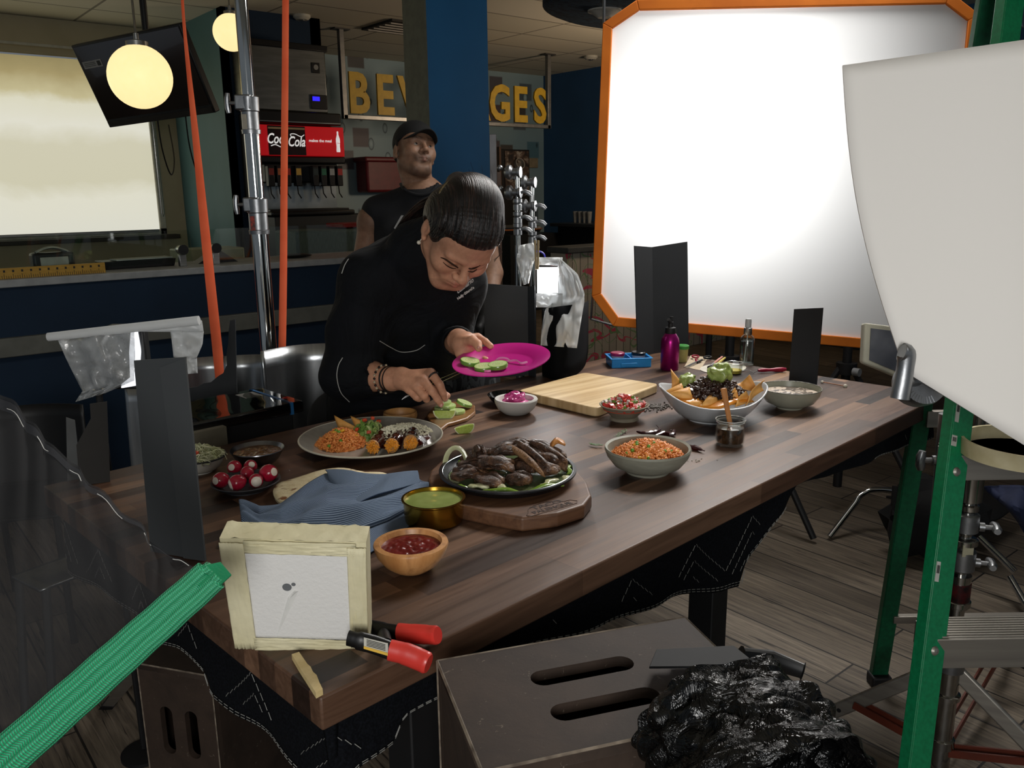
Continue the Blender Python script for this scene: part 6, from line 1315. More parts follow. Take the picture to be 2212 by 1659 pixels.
a = dep(1500, 1412, 1.02); b = MB(); b.tube([a-RT*.025, a+RT*.025], .0035, 8)
for k in (0, 1): b.ball(tuple(a + RT*(k*.018-.002) - UP*.006), .006, 2)
b.build('spring_clip', M_dark, s, W=True)
b = MB(); b.tube([dep(1600, 1415, 1.03), dep(1665, 1425, 1.04), dep(1735, 1450, 1.03)], [.010, .013, .010], 10, flat=.7); b.build('handle', M_dark, s, W=True, bevel=.002)
# ---- black net with green webbing
t = NT('black_net'); w1 = t.n('TexWave'); w1.inputs['Scale'].default_value = 230; t.l(t.co('UV', scale=(1, 1, 1)), w1.inputs[0]); w2 = t.n('TexWave'); w2.bands_direction = 'Y'; w2.inputs['Scale'].default_value = 230; t.l(t.co('UV'), w2.inputs[0])
f = t.math('MAXIMUM', t.math('MULTIPLY', w1.outputs['Fac'], .5), t.math('MULTIPLY', w2.outputs['Fac'], .5)); f = t.math('ADD', f, t.math('MULTIPLY', t.noise(t.co(), 6, 2), .30))
tr = t.n('BsdfTransparent'); tr.inputs[0].default_value = (1, 1, 1, 1); mx = t.n('MixShader'); t.l(t.math('ADD', f, .20), mx.inputs[0]); t.l(tr.outputs[0], mx.inputs[1]); t.l(t.b.outputs[0], mx.inputs[2]); t.l(mx.outputs[0], t.out.inputs[0])
t.set(Base_Color=lin('1a1b1e'), Roughness=.9); M_net = t.m
K, E1, E2 = dep(462, 1232, .90), dep(-70, 775, 1.05), dep(-70, 1712, .68)
s = thing('net_scrim', 'black see-through net scrim edged with bright green webbing at the lower left', 'scrim net', K)
top = [(-70, 775), (0, 845), (60, 900), (98, 948), (165, 1005), (205, 1052), (300, 1128), (332, 1178), (400, 1215), (462, 1232)]
def nf(u, v, off=0):
    x = u*(len(top)-1); i = min(int(x), len(top)-2); k = x-i; px = top[i][0]+(top[i+1][0]-top[i][0])*k + 4*sin(u*47); py = top[i][1]+(top[i+1][1]-top[i][1])*k + 5*sin(u*61+1) - 10*(1-v)*0
    T_ = dep(px, py, 1.05-.15*u); B2 = E2.lerp(K, u**.9); q = T_.lerp(B2, v); return tuple(q + FW*(.012*sin(u*9+v*5)*sin(pi*v) - off))
b = MB(); b.grid(nf, 60, 40); o = b.build('net_fabric', M_net, s, W=True, smooth=180)
uv = o.data.uv_layers.new(name='UVMap')
for lp in o.data.loops: i = lp.vertex_index; uv.data[lp.index].uv = ((i//40)/59*.62, (i % 40)/39*.62)
t2 = NT('net_hem'); t2.set(Base_Color=lin('2c2e33'), Roughness=.9, Alpha=.72); b = MB(); b.grid(lambda u, v: nf(u, .015+v*.045, .002), 60, 4); lab(b.build('hem', t2.m, s, W=True), 'denser gathered hem')
b = MB()
for k in range(6): b.tube([nf(.14+k*.14+j*.012, .045, .004) for j in range(7)], .0005, 4)
b.build('hem_thread', mat('white_thread', 'c4c4c0', .8), s, W=True, smooth=0)
t = NT('green_webbing'); w = t.n('TexWave'); w.inputs['Scale'].default_value = 3.4; w.inputs['Distortion'].default_value = .5; w.inputs['Detail'].default_value = 1; t.l(t.co('UV'), w.inputs[0]); w2 = t.n('TexWave'); w2.bands_direction = 'Y'; w2.inputs['Scale'].default_value = 1.3; w2.inputs['Distortion'].default_value = .4; t.l(t.co('UV'), w2.inputs[0])
h = t.math('MULTIPLY', t.math('ADD', w.outputs['Fac'], .25), t.math('ADD', w2.outputs['Fac'], .35)); t.set(Base_Color=t.ramp(h, [(.1, '08905a'), (.6, '10c482'), (1, '50e4aa')]), Roughness=.65); t.bump(h, 1, .004); M_web = t.m
KE = dep(466, 1234, .895); ax = (E2-KE).normalized(); sd = ax.cross(FW).normalized()
def wf_(u, v):
    # two rope like ridges side by side
    a = 2*pi*u; c = KE + (E2-KE)*v; x = cos(a); y = sin(a); rx = .0190*(1 if v > .02 else .75); ry = .0065*(1 + .35*cos(2*a+pi)*0) * (1+.45*(abs(x) > .12))
    wv = .0003*sin(v*40)
    return tuple(c + sd*x*rx + FW*(-y*ry*(1-.45*math.exp(-(x/.22)**2))) + UP*wv)
b = MB(); nu, nv = 40, 160; b.grid(wf_, nu, nv, closeu=True); b.f.append(tuple(i*nv for i in range(nu))[::-1]); b.mi.append(0)
o = lab(b.build('webbing_edge', M_web, s, W=True, smooth=180), 'bright green braided webbing')
uv = o.data.uv_layers.new(name='UVMap')
for lp in o.data.loops: i = lp.vertex_index; uv.data[lp.index].uv = ((i % nv)/nv*12, abs((i//nv)/nu-.5)*2*2.2)
b = MB(); b.slab([KE+sd*.015-ax*.008, KE-sd*.004-ax*.010, KE-sd*.014+ax*.008, KE-sd*.014+ax*.03, KE+sd*.015+ax*.02], .0035); b.build('folded_end', mat('green_plain', '0c8656', .8, bump=.5, bs=300, bd=.002), s, W=True, bevel=.001)
# ---- foam board wrapped in masking tape
dd = (1.016, 1.024, 1.101, 1.093); P = [dep(*q, d) for q, d in zip(((474, 1162), (791, 1172), (797, 1405), (510, 1397)), dd)]
X = (P[1]-P[0]).normalized(); n = X.cross(P[3]-P[0]).normalized(); n = n if n.dot(CP-P[0]) > 0 else -n
s = thing('foam_block', 'white foam block bound with cream masking tape, standing on the near corner of the table', 'foam board', (P[2]+P[3])/2)
M_tape = mat('masking_tape', 'd6cfae', .6, col2='cbc39e', vs=12, bump=.55, bs=34, bd=.005)
t = NT('white_foam'); f = t.noise(t.co(), 160, 3, .6); t.set(Base_Color=lin('dbdad7'), Roughness=.75); t.bump(f, .5, .0018); M_foam = t.m
def q4(u, v, off=0): return P[0].lerp(P[1], u).lerp(P[3].lerp(P[2], u), v) + n*off
b = MB(); th = .034
def wr(u, v, z): return .0012*noise.noise(Vector((u*14, v*14, z*40)))*2
b.grid(lambda u, v: tuple(q4(u, v, wr(u, v, 0))), 30, 24)
b.grid(lambda u, v: tuple(q4(u, 0, -th*v) + UP*(wr(u, v, 2)*1.5)), 30, 8); b.grid(lambda u, v: tuple(q4(u, 1, -th*(1-v))), 30, 4); b.grid(lambda u, v: tuple(q4(0, v, -th*(1-u)+wr(v, u, 5))), 4, 24); b.grid(lambda u, v: tuple(q4(1, v, -th*u+wr(v, u, 7))), 4, 24); b.grid(lambda u, v: tuple(q4(1-u, v, -th)), 12, 12)
b.build('tape_wrap', M_tape, s, W=True, smooth=60)
def strip4(u0, v0, u1, v1, off, nm, m, nn=16):
    b = MB(); b.grid(lambda u, v: tuple(q4(u0+(u1-u0)*u, v0+(v1-v0)*v, off + wr(u*2, v*2, off*900))), nn, nn); return b.build(nm, m, s, W=True, smooth=60, solid=.0012)
strip4(0, .02, .165, .99, .0048, 'tape_strip', M_tape); strip4(.165, .0, .93, .105, .0045, 'tape_strip', M_tape); strip4(.87, .03, 1, .95, .0052, 'tape_strip', M_tape); strip4(.15, .88, .99, 1, .0050, 'tape_strip', M_tape)
b = MB(); b.grid(lambda u, v: tuple(q4(.155+.745*u, .09+.795*v, .0032)), 30, 30); b.build('foam_face', M_foam, s, W=True, solid=.001)
def fq(px, py, off=.002): return onP(px, py, P[0]+n*off, n)
for (x, y, r) in ((620, 1268, .0052), (634, 1262, .0024)):
    c = fq(x, y, .0038); T = frame(c, X, n.cross(X)); b = MB(T=T); b.lathe([(0, -.0005), (r, -.0005), (r, .0004), (r*1.12, .0006)], 20); b.build('punched_hole', mat('hole_grey', '6d7073', .8) if 'hole_grey' not in bpy.data.materials else bpy.data.materials['hole_grey'], s, W=True)
b = MB(); a, c, e = fq(638, 1276, .0038), fq(626, 1290, .0038), fq(596, 1378, .0038); w_ = X*.002; b.add([a+w_*2, a-w_*.7, c-w_, e, a+n*.0028, c+n*.0022+w_*.2], [(1, 4, 5, 2), (0, 4, 1), (4, 0, 5), (5, 0, 3), (2, 5, 3)]); lab(b.build('raised_crease', mat('crease_white', 'e6e6e2', .7), s, W=True, smooth=0), 'raised crease in the foam')
# ---- spring clamp
s = thing('spring_clamp', 'black spring clamp with two red rubber handles gripping the foam block', 'clamp', dep(845, 1405, 1.06))
M_cr = mat('red_rubber', 'd23a30', .4, col2='c4342c', coat=.2); M_cb = mat('clamp_black', '0c0c0d', .4, bump=.1)
d1 = 1.055
def bar(pts, w, m, nm, fl=.6, lbl=None, ds=None):
    Q = [dep(x, y, (ds[i] if ds else d1)) for i, (x, y) in enumerate(pts)]; b = MB(); b.tube(bez(Q, 5), [w[min(len(w)-1, int(i/5*1.0))] for i in range((len(pts)-1)*5+1)], 16, flat=fl, upv=UP); o = b.build(nm, m, s, W=True, smooth=50); 
    if lbl: lab(o, lbl)
    return o
bar([(752, 1378), (775, 1384), (810, 1393), (850, 1408)], [.010, .012, .012, .012], M_cb, 'front_jaw', ds=[1.048, 1.046, 1.05, 1.052])
lo = bar([(842, 1404), (875, 1412), (905, 1424), (926, 1434)], [.0135, .0142, .014, .012, .010], M_cr, 'lower_handle', .75, 'red rubber lower handle', ds=[1.05, 1.048, 1.045, 1.04])
bar([(775, 1352), (800, 1356), (835, 1362), (868, 1367)], [.009, .011, .010, .010], M_cb, 'rear_jaw', ds=[1.14, 1.13, 1.12, 1.11]); bar([(862, 1366), (895, 1369), (925, 1371), (946, 1372)], [.0125, .0130, .0125, .011, .009], M_cr, 'upper_handle', .75, 'red rubber upper handle', ds=[1.11, 1.10, 1.09, 1.08])
a, e = dep(828, 1368, 1.12), dep(834, 1392, 1.06); b = MB(); b.tube([a, e], .0085, 16); b.build('pivot_spring', M_cb, s, W=True)
a, e = dep(786, 1388, 1.036), dep(838, 1402, 1.040); up_ = UP*.008; b = MB(); b.slab([a-up_*.8, e-up_*.9, e+up_*.9, a+up_*.8], .0008); lb_ = b.build('warning_label', mat('label_offwhite', 'b9b7ab', .6), s, W=True)
b = MB(); b.slab([a-up_*.9-FW*.001, e-up_*1.0-FW*.001, e-up_*.55-FW*.001, a-up_*.5-FW*.001], .0008); b.build('yellow_stripe', mat('label_yellow', 'd6a920', .5), lb_, W=True)
b = MB()
for k in range(5): a2 = a.lerp(e, .12)+up_*(.6-.22*k)-FW*.0014; e2 = a.lerp(e, .9)+up_*(.6-.22*k)-FW*.0014; b.tube([a2, e2], .0004, 4)
b.build('small_print', M_black, lb_, W=True)
b = MB(); b.slab([at(x, y, TZ+.0085) for x, y in ((630, 1413), (646, 1408), (664, 1434), (671, 1440), (676, 1451), (684, 1458), (690, 1474), (697, 1488), (682, 1496), (664, 1468), (646, 1440))], .008, (0, 0, -1)); tag(b.build('clothespin_half', mat('pale_pine', 'd3bd8a', .6, col2='c4ab74', sc=(1, 1, 1), vs=60), smooth=0), 'notched wooden half of a clothes peg at the near corner of the table', 'clothes peg')
# ---- tortillas and napkin
t = NT('flour_tortilla'); f = t.noise(t.co(), 26, 3, .5); g = t.noise(t.co(loc=(3, 1, 2)), 55, 3, .6)
t.set(Base_Color=t.mix(t.ramp(f, [(.60, '000000'), (.66, 'ffffff')]), t.ramp(g, [(.4, 'e6d8b4'), (.7, 'd2bf92')]), '7a4a22'), Roughness=.7); t.bump(g, .5, .003); M_tort = t.m
for i, (px, py, dz, r, lb) in enumerate(((714, 1060, .002, .108, 'bottom flour tortilla of the stack under the blue napkin'), (738, 1052, .007, .104, 'middle flour tortilla under the blue napkin, its edge wavy'), (710, 1054, .012, .106, 'top browned flour tortilla peeping out from the blue napkin'))):
    c = at(px, py, TZ+dz); b = MB(); b.grid(lambda u, v: (c.x+r*v*cos(2*pi*u), c.y+r*v*sin(2*pi*u), c.z + .004*v*noise.noise(Vector((cos(2*pi*u)*2+i, sin(2*pi*u)*2, v))) + .004*(1-v*v) + .003*v*v*sin(u*25+i*2)), 56, 12, closeu=True); tag(b.build('tortilla', M_tort, solid=.0035, smooth=180), lb, 'tortilla', 'stacked tortillas')
t = NT('blue_stripe_cloth'); w = t.n('TexWave'); w.bands_direction = 'Y'; w.inputs['Scale'].default_value = 40; w.inputs['Distortion'].default_value = .3; t.l(t.co('UV'), w.inputs[0]); f = t.noise(t.co(), 300, 2)
t.set(Base_Color=t.mix(t.ramp(w.outputs['Fac'], [(.45, '000000'), (.55, 'ffffff')]), '3c4a60', '7d8da2'), Roughness=.95, Specular_IOR_Level=.15); t.bump(t.math('ADD', f, w.outputs['Fac']), .35, .0012); M_nap = t.m
def cloth(tp, bt, hf, nm, lb=None, nu=60, nv=26, parent=None, zo=0):
    def cv(L, u): x = u*(len(L)-1); i = min(int(x), len(L)-2); k = x-i; k = k*k*(3-2*k)*.4+k*.6; return (L[i][0]+(L[i+1][0]-L[i][0])*k, L[i][1]+(L[i+1][1]-L[i][1])*k)
    def fn(u, v):
        a, c = cv(tp, u), cv(bt, u); q = at(a[0]+(c[0]-a[0])*v, a[1]+(c[1]-a[1])*v, TZ+.02); return (q.x, q.y, TZ+zo+hf(u, v))
    b = MB(); b.grid(fn, nu, nv); o = b.build(nm, M_nap, parent, W=parent is not None, smooth=180, solid=.0022)
    uv = o.data.uv_layers.new(name='UVMap')
    for lp in o.data.loops: i = lp.vertex_index; uv.data[lp.index].uv = ((i//nv)/(nu-1)*1.0+(i % nv)/nv*.25, (i % nv)/nv*.4)
    return o
s = thing('napkin', 'folded blue grey striped cloth napkin covering the stack of tortillas', 'napkin', at(715, 1100, TZ))
cloth([(498, 1112), (560, 1112), (640, 1105), (740, 1095), (860, 1075), (935, 1058)], [(470, 1160), (590, 1172), (690, 1180), (790, 1180), (870, 1130), (932, 1075)], lambda u, v: .0035+.007*abs(sin(u*5+v*2))*(1-v), 'lower_layer', parent=s)
def topf(u, v):
    body = .017+.010*sin(pi*min(1, max(0, (u-.05)*1.15))); edge = (min(1, (1-v)*3.2)**.5)*.9+.1; curl = .016*math.exp(-((u-.02)/.06)**2)
    fold = .0045*sin(v*16+u*5)*(v**.7) + .003*sin(u*19+v*9) + .004*max(0, sin(u*7-v*5+1))**4
    return .004 + body*edge + curl*(1-abs(v-.5)) + fold
cloth([(517, 1092), (560, 1104), (606, 1094), (655, 1066), (704, 1034), (780, 1034), (850, 1036), (905, 1036), (926, 1048)], [(522, 1124), (562, 1140), (610, 1150), (660, 1153), (715, 1148), (780, 1134), (840, 1112), (893, 1086), (928, 1066)], topf, 'top_layer', parent=s, nu=90, nv=40)
cloth([(704, 1030), (770, 1036), (840, 1035), (903, 1036)], [(712, 1046), (766, 1098), (826, 1078), (907, 1046)], lambda u, v: .034+.004*sin(u*8+v*3)-.006*v*v, 'folded_corner', parent=s)
# ================================================================= BEHIND THE TABLE
def pole_stand():
    b0 = dep(560, 500, 2.7); q = UP - FW*((CY-840)/F); c = Vector((b0.x, b0.y, 0)); s = thing('light_stand', 'tall chrome studio light stand with two clamp collars between the orange straps', 'light stand', c)
    z = lambda py: zat(c, py); V = lambda zz: Vector((c.x, c.y, zz))
    for (a, e, r, nm) in ((0.02, z(490), .0265, 'lower_tube'), (z(500), z(230), .0235, 'middle_tube'), (z(240), CEIL-.02, .0200, 'upper_tube')):
        b = MB(); b.tube([V(a), V(e)], r, 28); b.build(nm, mat('polished_chrome', 'c9cac8', .09, 1, col2='c2c3c1') if 'polished_chrome' not in bpy.data.materials else bpy.data.materials['polished_chrome'], s, W=True)
    for py, r0 in ((250, .0245), (468, .0275)):
        zz = z(py); hh = .055 if py < 300 else .055
        b = MB(T=Matrix.Translation(V(zz))); b.lathe([(r0, -hh), (r0+.004, -hh), (r0+.005, -hh+.012), (r0+.002, -hh+.014), (r0+.002, hh*.2), (r0+.005, hh*.25), (r0+.006, hh), (r0, hh+.003)], 30); cl = b.build('collar', M_steel, s, W=True)
        b = MB(T=Matrix.Translation(V(zz+hh*.7)) @ Matrix.Rotation(RZ, 4, 'Z')); b.box((-.012, -.004, 0), (.05, .05, .045)); b.build('clamp_block', M_steel, cl, W=True, bevel=.004)
        knob_T(Matrix.Translation(V(zz+hh*.7)) @ Matrix.Rotation(RZ+pi, 4, 'Z') @ Matrix.Translation((.03, 0, 0)) @ rotm('X', 90), s, w=.06, r=.009)
        b = MB(T=Matrix.Translation(V(zz-.02)) @ Matrix.Rotation(RZ, 4, 'Z')); b.box((-.010, -r0-.0028, 0), (.014, .002, .045)); b.build('sticker', mat('sticker_red', 'a03020', .5, col2='2a2624', vs=90) if py > 300 else mat('sticker_beige', '9a9384', .5), s, W=True)
    b = MB(T=Matrix.Translation(V(z(500)))); b.lathe([(.0265, -.006), (.030, -.006), (.030, .006), (.0265, .006)], 30); b.build('black_ring', M_dark, s, W=True)
    for k in range(3):
        a = k*2*pi/3+.3; b = MB(); b.tube([V(.55), V(0)+Vector((.42*cos(a), .42*sin(a), .02))], .013, 10); b.build('leg', M_chrome, s, W=True)
pole_stand()
M_strap = mat('orange_strap', 'ff7348', .75, col2='f4643a', vs=3, bump=.4, bs=400, bd=.001, sc=(1, 1, 3))
for pts, ds, w, lb in (([(392, -30), (400, 80), (422, 290), (445, 520), (476, 815)], (3.0, 2.98, 2.95, 2.9, 2.85), [.005, .006, .012, .0165, .0175], 'slanting orange strap hanging left of the chrome light stand'), ([(617, -30), (616, 150), (614, 350), (612, 600), (608, 838)], (3.0, 2.97, 2.95, 2.9, 2.85), [.012, .012, .0125, .013, .013], 'straight orange strap hanging right of the chrome light stand')):
    Q = [dep(x, y, d) for (x, y), d in zip(pts, ds)]; P_ = bez(Q, 6); dirn = (Q[-1]-Q[-2]).normalized(); P_.append(P_[-1] + dirn*(P_[-1].z-.02)/(-dirn.z)); dirt = (Q[0]-Q[1]).normalized(); P_.insert(0, P_[0]+dirt*((CEIL-.01-P_[0].z)/dirt.z))
    rs = [w[0]] + [w[min(len(w)-1, i//6)]*(1-(i % 6)/6)+w[min(len(w)-1, i//6+1)]*((i % 6)/6) for i in range(len(P_)-2)] + [w[-1]]
    b = MB(); b.tube(P_, rs, 8, flat=.10, upv=RT); tag(b.build('strap', M_strap, smooth=50), lb, 'strap', 'orange hanging straps')
# black glossy case
p0 = tw(0, TW/2+.05); a, e = onP(412, 929, p0, TV), onP(655, 853, p0, TV); zt = (a.z+e.z)/2; lx0, lx1 = (a-TC).dot(TU), (e-TC).dot(TU); w = lx1-lx0
s = thing('black_case', 'long glossy black case covered with clear film behind the left part of the table', 'case', tw((lx0+lx1)/2, TW/2+.05+.11, 0), TH)
M_gb = mat('gloss_black', '09090a', .10, coat=.8); b = MB(); b.box((0, 0, zt-.015), (w, .22, .03)); b.build('lid', M_gb, s, bevel=.006); b = MB(); b.box((.01, 0, (zt-.03)/2), (w-.07, .19, zt-.03)); b.build('body', M_black, s, bevel=.004)
b = MB(); b.box((w/2-.035, -.0005, zt-.0145), (.008, .2225, .032)); lab(b.build('tape_band', mat('blue_tape', '1d5a8c', .5), s), 'blue tape band'); b = MB(); b.box((w/2-.07, .05, zt+.0008), (.05, .06, .001)); b.build('print_label', mat('grey_print', '6f6f6c', .5), s)
b = MB(); b.grid(lambda u, v: (-w/2+.005+(w-.01)*u, -.11+.22*v, zt+.001+.0015*noise.noise(Vector((u*6, v*4, 0)))), 20, 8); b.build('clear_film', glass('clear_film', (.9, .9, .9), alpha_mix=.45), s)
q = onP(448, 945, tw(0, TW/2+.04), TV); b = MB(); b.box((q.x, q.y, q.z/2+.02), (.09, .02, q.z), rz=TH); tag(b.build('cardboard_piece', mat('drab_card', '6e6858', .8)), 'drab cardboard piece under the left end of the black case', 'cardboard')
# metal chairs
M_bsteel = mat('brushed_steel', 'a5a8aa', .26, .95, col2='909395', vs=5, sc=(9, 9, 1))
def chair(px, py, d, rz, lb, w=.40, bh=.34, m=None, grp='brushed steel chairs behind the table', zt=None):
    p = dep(px, py, d); zt = zt or p.z; s = thing('metal_chair' if m is None else 'black_chair', lb, 'chair', (p.x, p.y, 0), RZ+rz, grp); m = m or M_bsteel
    b = MB(); b.grid(lambda u, v: (-w/2+w*u+.0, .05*sin(pi*u)-.02*v, zt-bh*v), 24, 10); b.build('backrest', m, s, solid=.006, smooth=180)
    b = MB(); b.grid(lambda u, v: (-w/2+w*u, -.40*v, .45-.012*sin(pi*u)*sin(pi*v)), 14, 14); b.build('seat', m, s, solid=.008, smooth=180)
    for sx in (-1, 1):
        b = MB(); b.tube([(sx*w*.46, 0, zt-bh*.6), (sx*w*.47, .01, .45), (sx*w*.5, .05, 0)], .012, 10); b.build('leg', m, s); b = MB(); b.tube([(sx*w*.46, -.38, .45), (sx*w*.5, -.42, 0)], .012, 10); b.build('leg', m, s)
    return s
chair(655, 750, 2.62, .5, 'brushed steel chair nearest the woman, a bright streak down its back', w=.26, bh=.5)
chair(545, 772, 2.78, -.25, 'brushed steel chair behind the chrome light stand', w=.22, bh=.42)
chair(450, 776, 2.95, .3, 'brushed steel chair behind the torn black card, left of the light stand', w=.30, bh=.42)
chair(302, 838, 2.5, -.6, 'brushed steel chair behind the tall folded card on the left', w=.16, bh=.5)
chair(70, 880, 3.05, .2, 'black rounded chair behind the left end of the table', w=.34, bh=.42, m=mat('black_chair_plastic', '0a0a0b', .5), grp=None)
# torn black card behind the case
def pcard(name, lb, px, d, m, cat='card', th=.004, base=None, foot=True):
    P = [dep(x, y, d) for x, y in px]; c0 = P[0]; n = Vector((FW.x, FW.y, 0)).normalized(); P = [onP(x, y, c0, n) for x, y in px]
    b = MB(); b.slab(P, th, n); return b.build(name, m, smooth=0)
dC = 2.42
o = pcard('torn_card', '', [(405, 838), (425, 836), (440, 828), (455, 826), (472, 812), (482, 806), (490, 788), (489, 766), (493, 740), (494, 715), (497, 692), (508, 690), (512, 860), (515, 960), (405, 990)], dC, M_card); tag(o, 'black card torn into an L shape standing behind the black case', 'card')
P_ = [dep(495, 686, dC-.01), dep(505, 684, dC-.01), dep(496, 692, dC-.01)]
b = MB(); c = dep(250, 860, 2.3); P2 = [(238, 872), (232, 1030), (258, 1045), (300, 1040), (296, 870)]
# ---- plastic draped lamp on the left
M_pls = NT('milky_plastic'); tr = M_pls.n('BsdfTransparent'); gl = M_pls.b; mx = M_pls.n('MixShader'); fz = M_pls.noise(M_pls.co(), 9, 4, .6, 1); M_pls.l(M_pls.ramp(fz, [(.3, (.35,)*3), (.7, (.75,)*3)]), mx.inputs[0]); M_pls.l(tr.outputs[0], mx.inputs[1]); M_pls.l(gl.outputs[0], mx.inputs[2]); M_pls.l(mx.outputs[0], M_pls.out.inputs[0])
M_pls.set(Base_Color=lin('b4b7b8'), Roughness=.22, Specular_IOR_Level=.8); M_pls.bump(fz, .6, .008); M_mp = M_pls.m
t = NT('tracing_paper'); t.set(Base_Color=lin('dcdedd'), Roughness=.5, Transmission_Weight=.0); t.bump(t.noise(t.co(), 16, 4, .6, .6), .35, .004); tl = t.n('BsdfTranslucent'); tl.inputs[0].default_value = (.8, .82, .84, 1); mx = t.n('MixShader'); mx.inputs[0].default_value = .45; t.l(t.b.outputs[0], mx.inputs[1]); t.l(tl.outputs[0], mx.inputs[2]); t.l(mx.outputs[0], t.out.inputs[0]); M_trace = t.m
dl = 2.0
c = dep(215, 860, dl+.05); s = thing('draped_lamp', 'small work lamp draped with clear plastic and white paper at the left', 'work lamp', (c.x, c.y, 0))
b = MB(); b.tube([(c.x, c.y, .02), (c.x, c.y, dep(215, 720, dl).z)], .008, 10); b.build('stand_pole', M_black, s, W=True); b = MB(); b.lathe([(0, 0), (.06, 0), (.06, .01), (.02, .02), (0, .02)], 30); b.build('base', M_black, s)
b = MB(); b.tube([(c.x, c.y, dep(215, 850, dl).z), (c.x, c.y, dep(215, 862, dl).z)], .014, 14); b.build('stand_collar', M_chrome, s, W=True)
b = MB(); b.tube([dep(104, 728, dl-.02), dep(250, 712, dl-.02), dep(430, 692, dl-.02)], [.010, .011, .011], 14); lab(b.build('rolled_edge', M_trace, s, W=True), 'rolled white paper edge')
def sheet(L, Rr, d, amp, nm, m, nu=22, nv=22, seed=0, lb=None):
    def cv(P, v): x = v*(len(P)-1); i = min(int(x), len(P)-2); k = x-i; return (P[i][0]+(P[i+1][0]-P[i][0])*k, P[i][1]+(P[i+1][1]-P[i][1])*k)
    def fn(u, v): a, e = cv(L, v), cv(Rr, v); return tuple(dep(a[0]+(e[0]-a[0])*u, a[1]+(e[1]-a[1])*u, d + amp*noise.noise(Vector((u*3+seed, v*3, seed))) + amp*.4*noise.noise(Vector((u*8, v*8+seed, 1)))))
    b = MB(); b.grid(fn, nu, nv); o = b.build(nm, m, s, W=True, smooth=180, solid=.0008)
    if lb: lab(o, lb)
    return o
sheet([(125, 735), (150, 790), (178, 845), (163, 868)], [(290, 715), (292, 770), (290, 822), (225, 850)], dl, .06, 'plastic_sheet', M_mp, lb='crinkled clear plastic sheet')
sheet([(296, 705), (298, 716)], [(436, 692), (440, 718)], dl, .012, 'paper_sheet', M_trace, 14, 4, seed=1); sheet([(368, 714), (372, 745), (375, 772)], [(440, 716), (437, 745), (424, 775)], dl, .012, 'paper_sheet', M_trace, 12, 12, seed=2); sheet([(398, 770), (402, 808)], [(425, 770), (427, 806)], dl, .02, 'paper_sheet', M_trace, 6, 6, seed=3)
P = [(283, 706), (297, 704), (301, 760), (296, 832), (262, 838), (262, 830), (281, 815), (279, 760)]; Q = [dep(x, y, dl+.03) for x, y in P]; b = MB(); b.slab(Q, .01); o = b.build('lamp_tube', mat('lamp_glow', 'ffffff', .5, emis='f4f8ff', es=1.3), s, W=True, smooth=0); lab(o, 'bright white lamp strip')
b = MB(); b.box(tuple(dep(282, 770, dl+.06)), (.09, .03, .16), rz=RZ); b.build('lamp_housing', M_dark, s, W=True, bevel=.005)
# ---- paper draped lamp right of the woman
dr = 2.60; c = at(1196, 806, TZ); s = thing('paper_draped_lamp', 'very bright small work lamp draped with crumpled white paper right of the woman', 'work lamp', (c.x, c.y, TZ))
b = MB(); b.tube([(c.x, c.y, TZ+.01), (c.x, c.y, dep(1190, 640, dr).z)], .007, 10); b.build('stand_pole', M_black, s, W=True); b = MB(); b.lathe([(0, 0), (.022, 0), (.022, .008), (.01, .012), (0, .012)], 24); b.build('base', M_black, s)
b = MB(T=Matrix.Translation(dep(1184, 606, dr+.06)) @ Matrix.Rotation(RZ, 4, 'Z')); b.box((0, .02, 0), (.074, .04, .086)); b.build('lamp_housing', M_dark, s, W=True, bevel=.004)
b = MB(T=Matrix.Translation(dep(1184, 606, dr+.035)) @ Matrix.Rotation(RZ, 4, 'Z')); b.box((0, .01, 0), (.068, .012, .08)); lab(b.build('lamp_face', mat('led_face', 'ffffff', .5, emis='ffffff', es=4), s, W=True), 'glaring white lamp face')
sheet([(1205, 558), (1206, 600), (1205, 640), (1178, 668), (1170, 708), (1168, 746)], [(1212, 560), (1248, 592), (1262, 632), (1262, 655), (1254, 700), (1246, 752)], dr, .06, 'paper_drape', M_trace, 22, 30, seed=5, lb='crumpled translucent white paper')
sheet([(1156, 556), (1158, 572)], [(1215, 556), (1215, 574)], dr+.0, .02, 'paper_drape', M_trace, 12, 5, seed=6); sheet([(1158, 634), (1158, 664)], [(1215, 634), (1215, 664)], dr, .02, 'paper_drape', M_trace, 12, 6, seed=7); sheet([(1122, 530), (1115, 560), (1124, 590), (1130, 616)], [(1152, 524), (1160, 548), (1150, 575), (1142, 612)], dr, .04, 'paper_drape', M_trace, 10, 14, seed=8)
for k in (0, 1): b = MB(); b.tube([dep(1156+7*k, 519, dr-.02), dep(1158+4*k, 582, dr-.02)], .0042, 4, flat=.8); b.build('clothes_peg_leg', mat('peg_wood', '8c7a56', .6) if k == 0 else bpy.data.materials['peg_wood'], s, W=True)
b = MB(); b.tube([dep(1163+14*cos(a), 556-13*sin(a), dr+.1) for a in [k/12*pi-.2 for k in range(13)]], .003, 6); b.build('violet_cord', mat('violet_cord', '3a34b0', .4), s, W=True)
l = bpy.data.lights.new('work_light', 'AREA'); l.energy = .6; l.size = .05; lo_ = bpy.data.objects.new('work_light', l); COL.objects.link(lo_); lo_.location = dep(1184, 606, dr+.02); lo_.rotation_euler = (-(Vector((FW.x, FW.y, 0)))).to_track_quat('-Z', 'Y').to_euler()
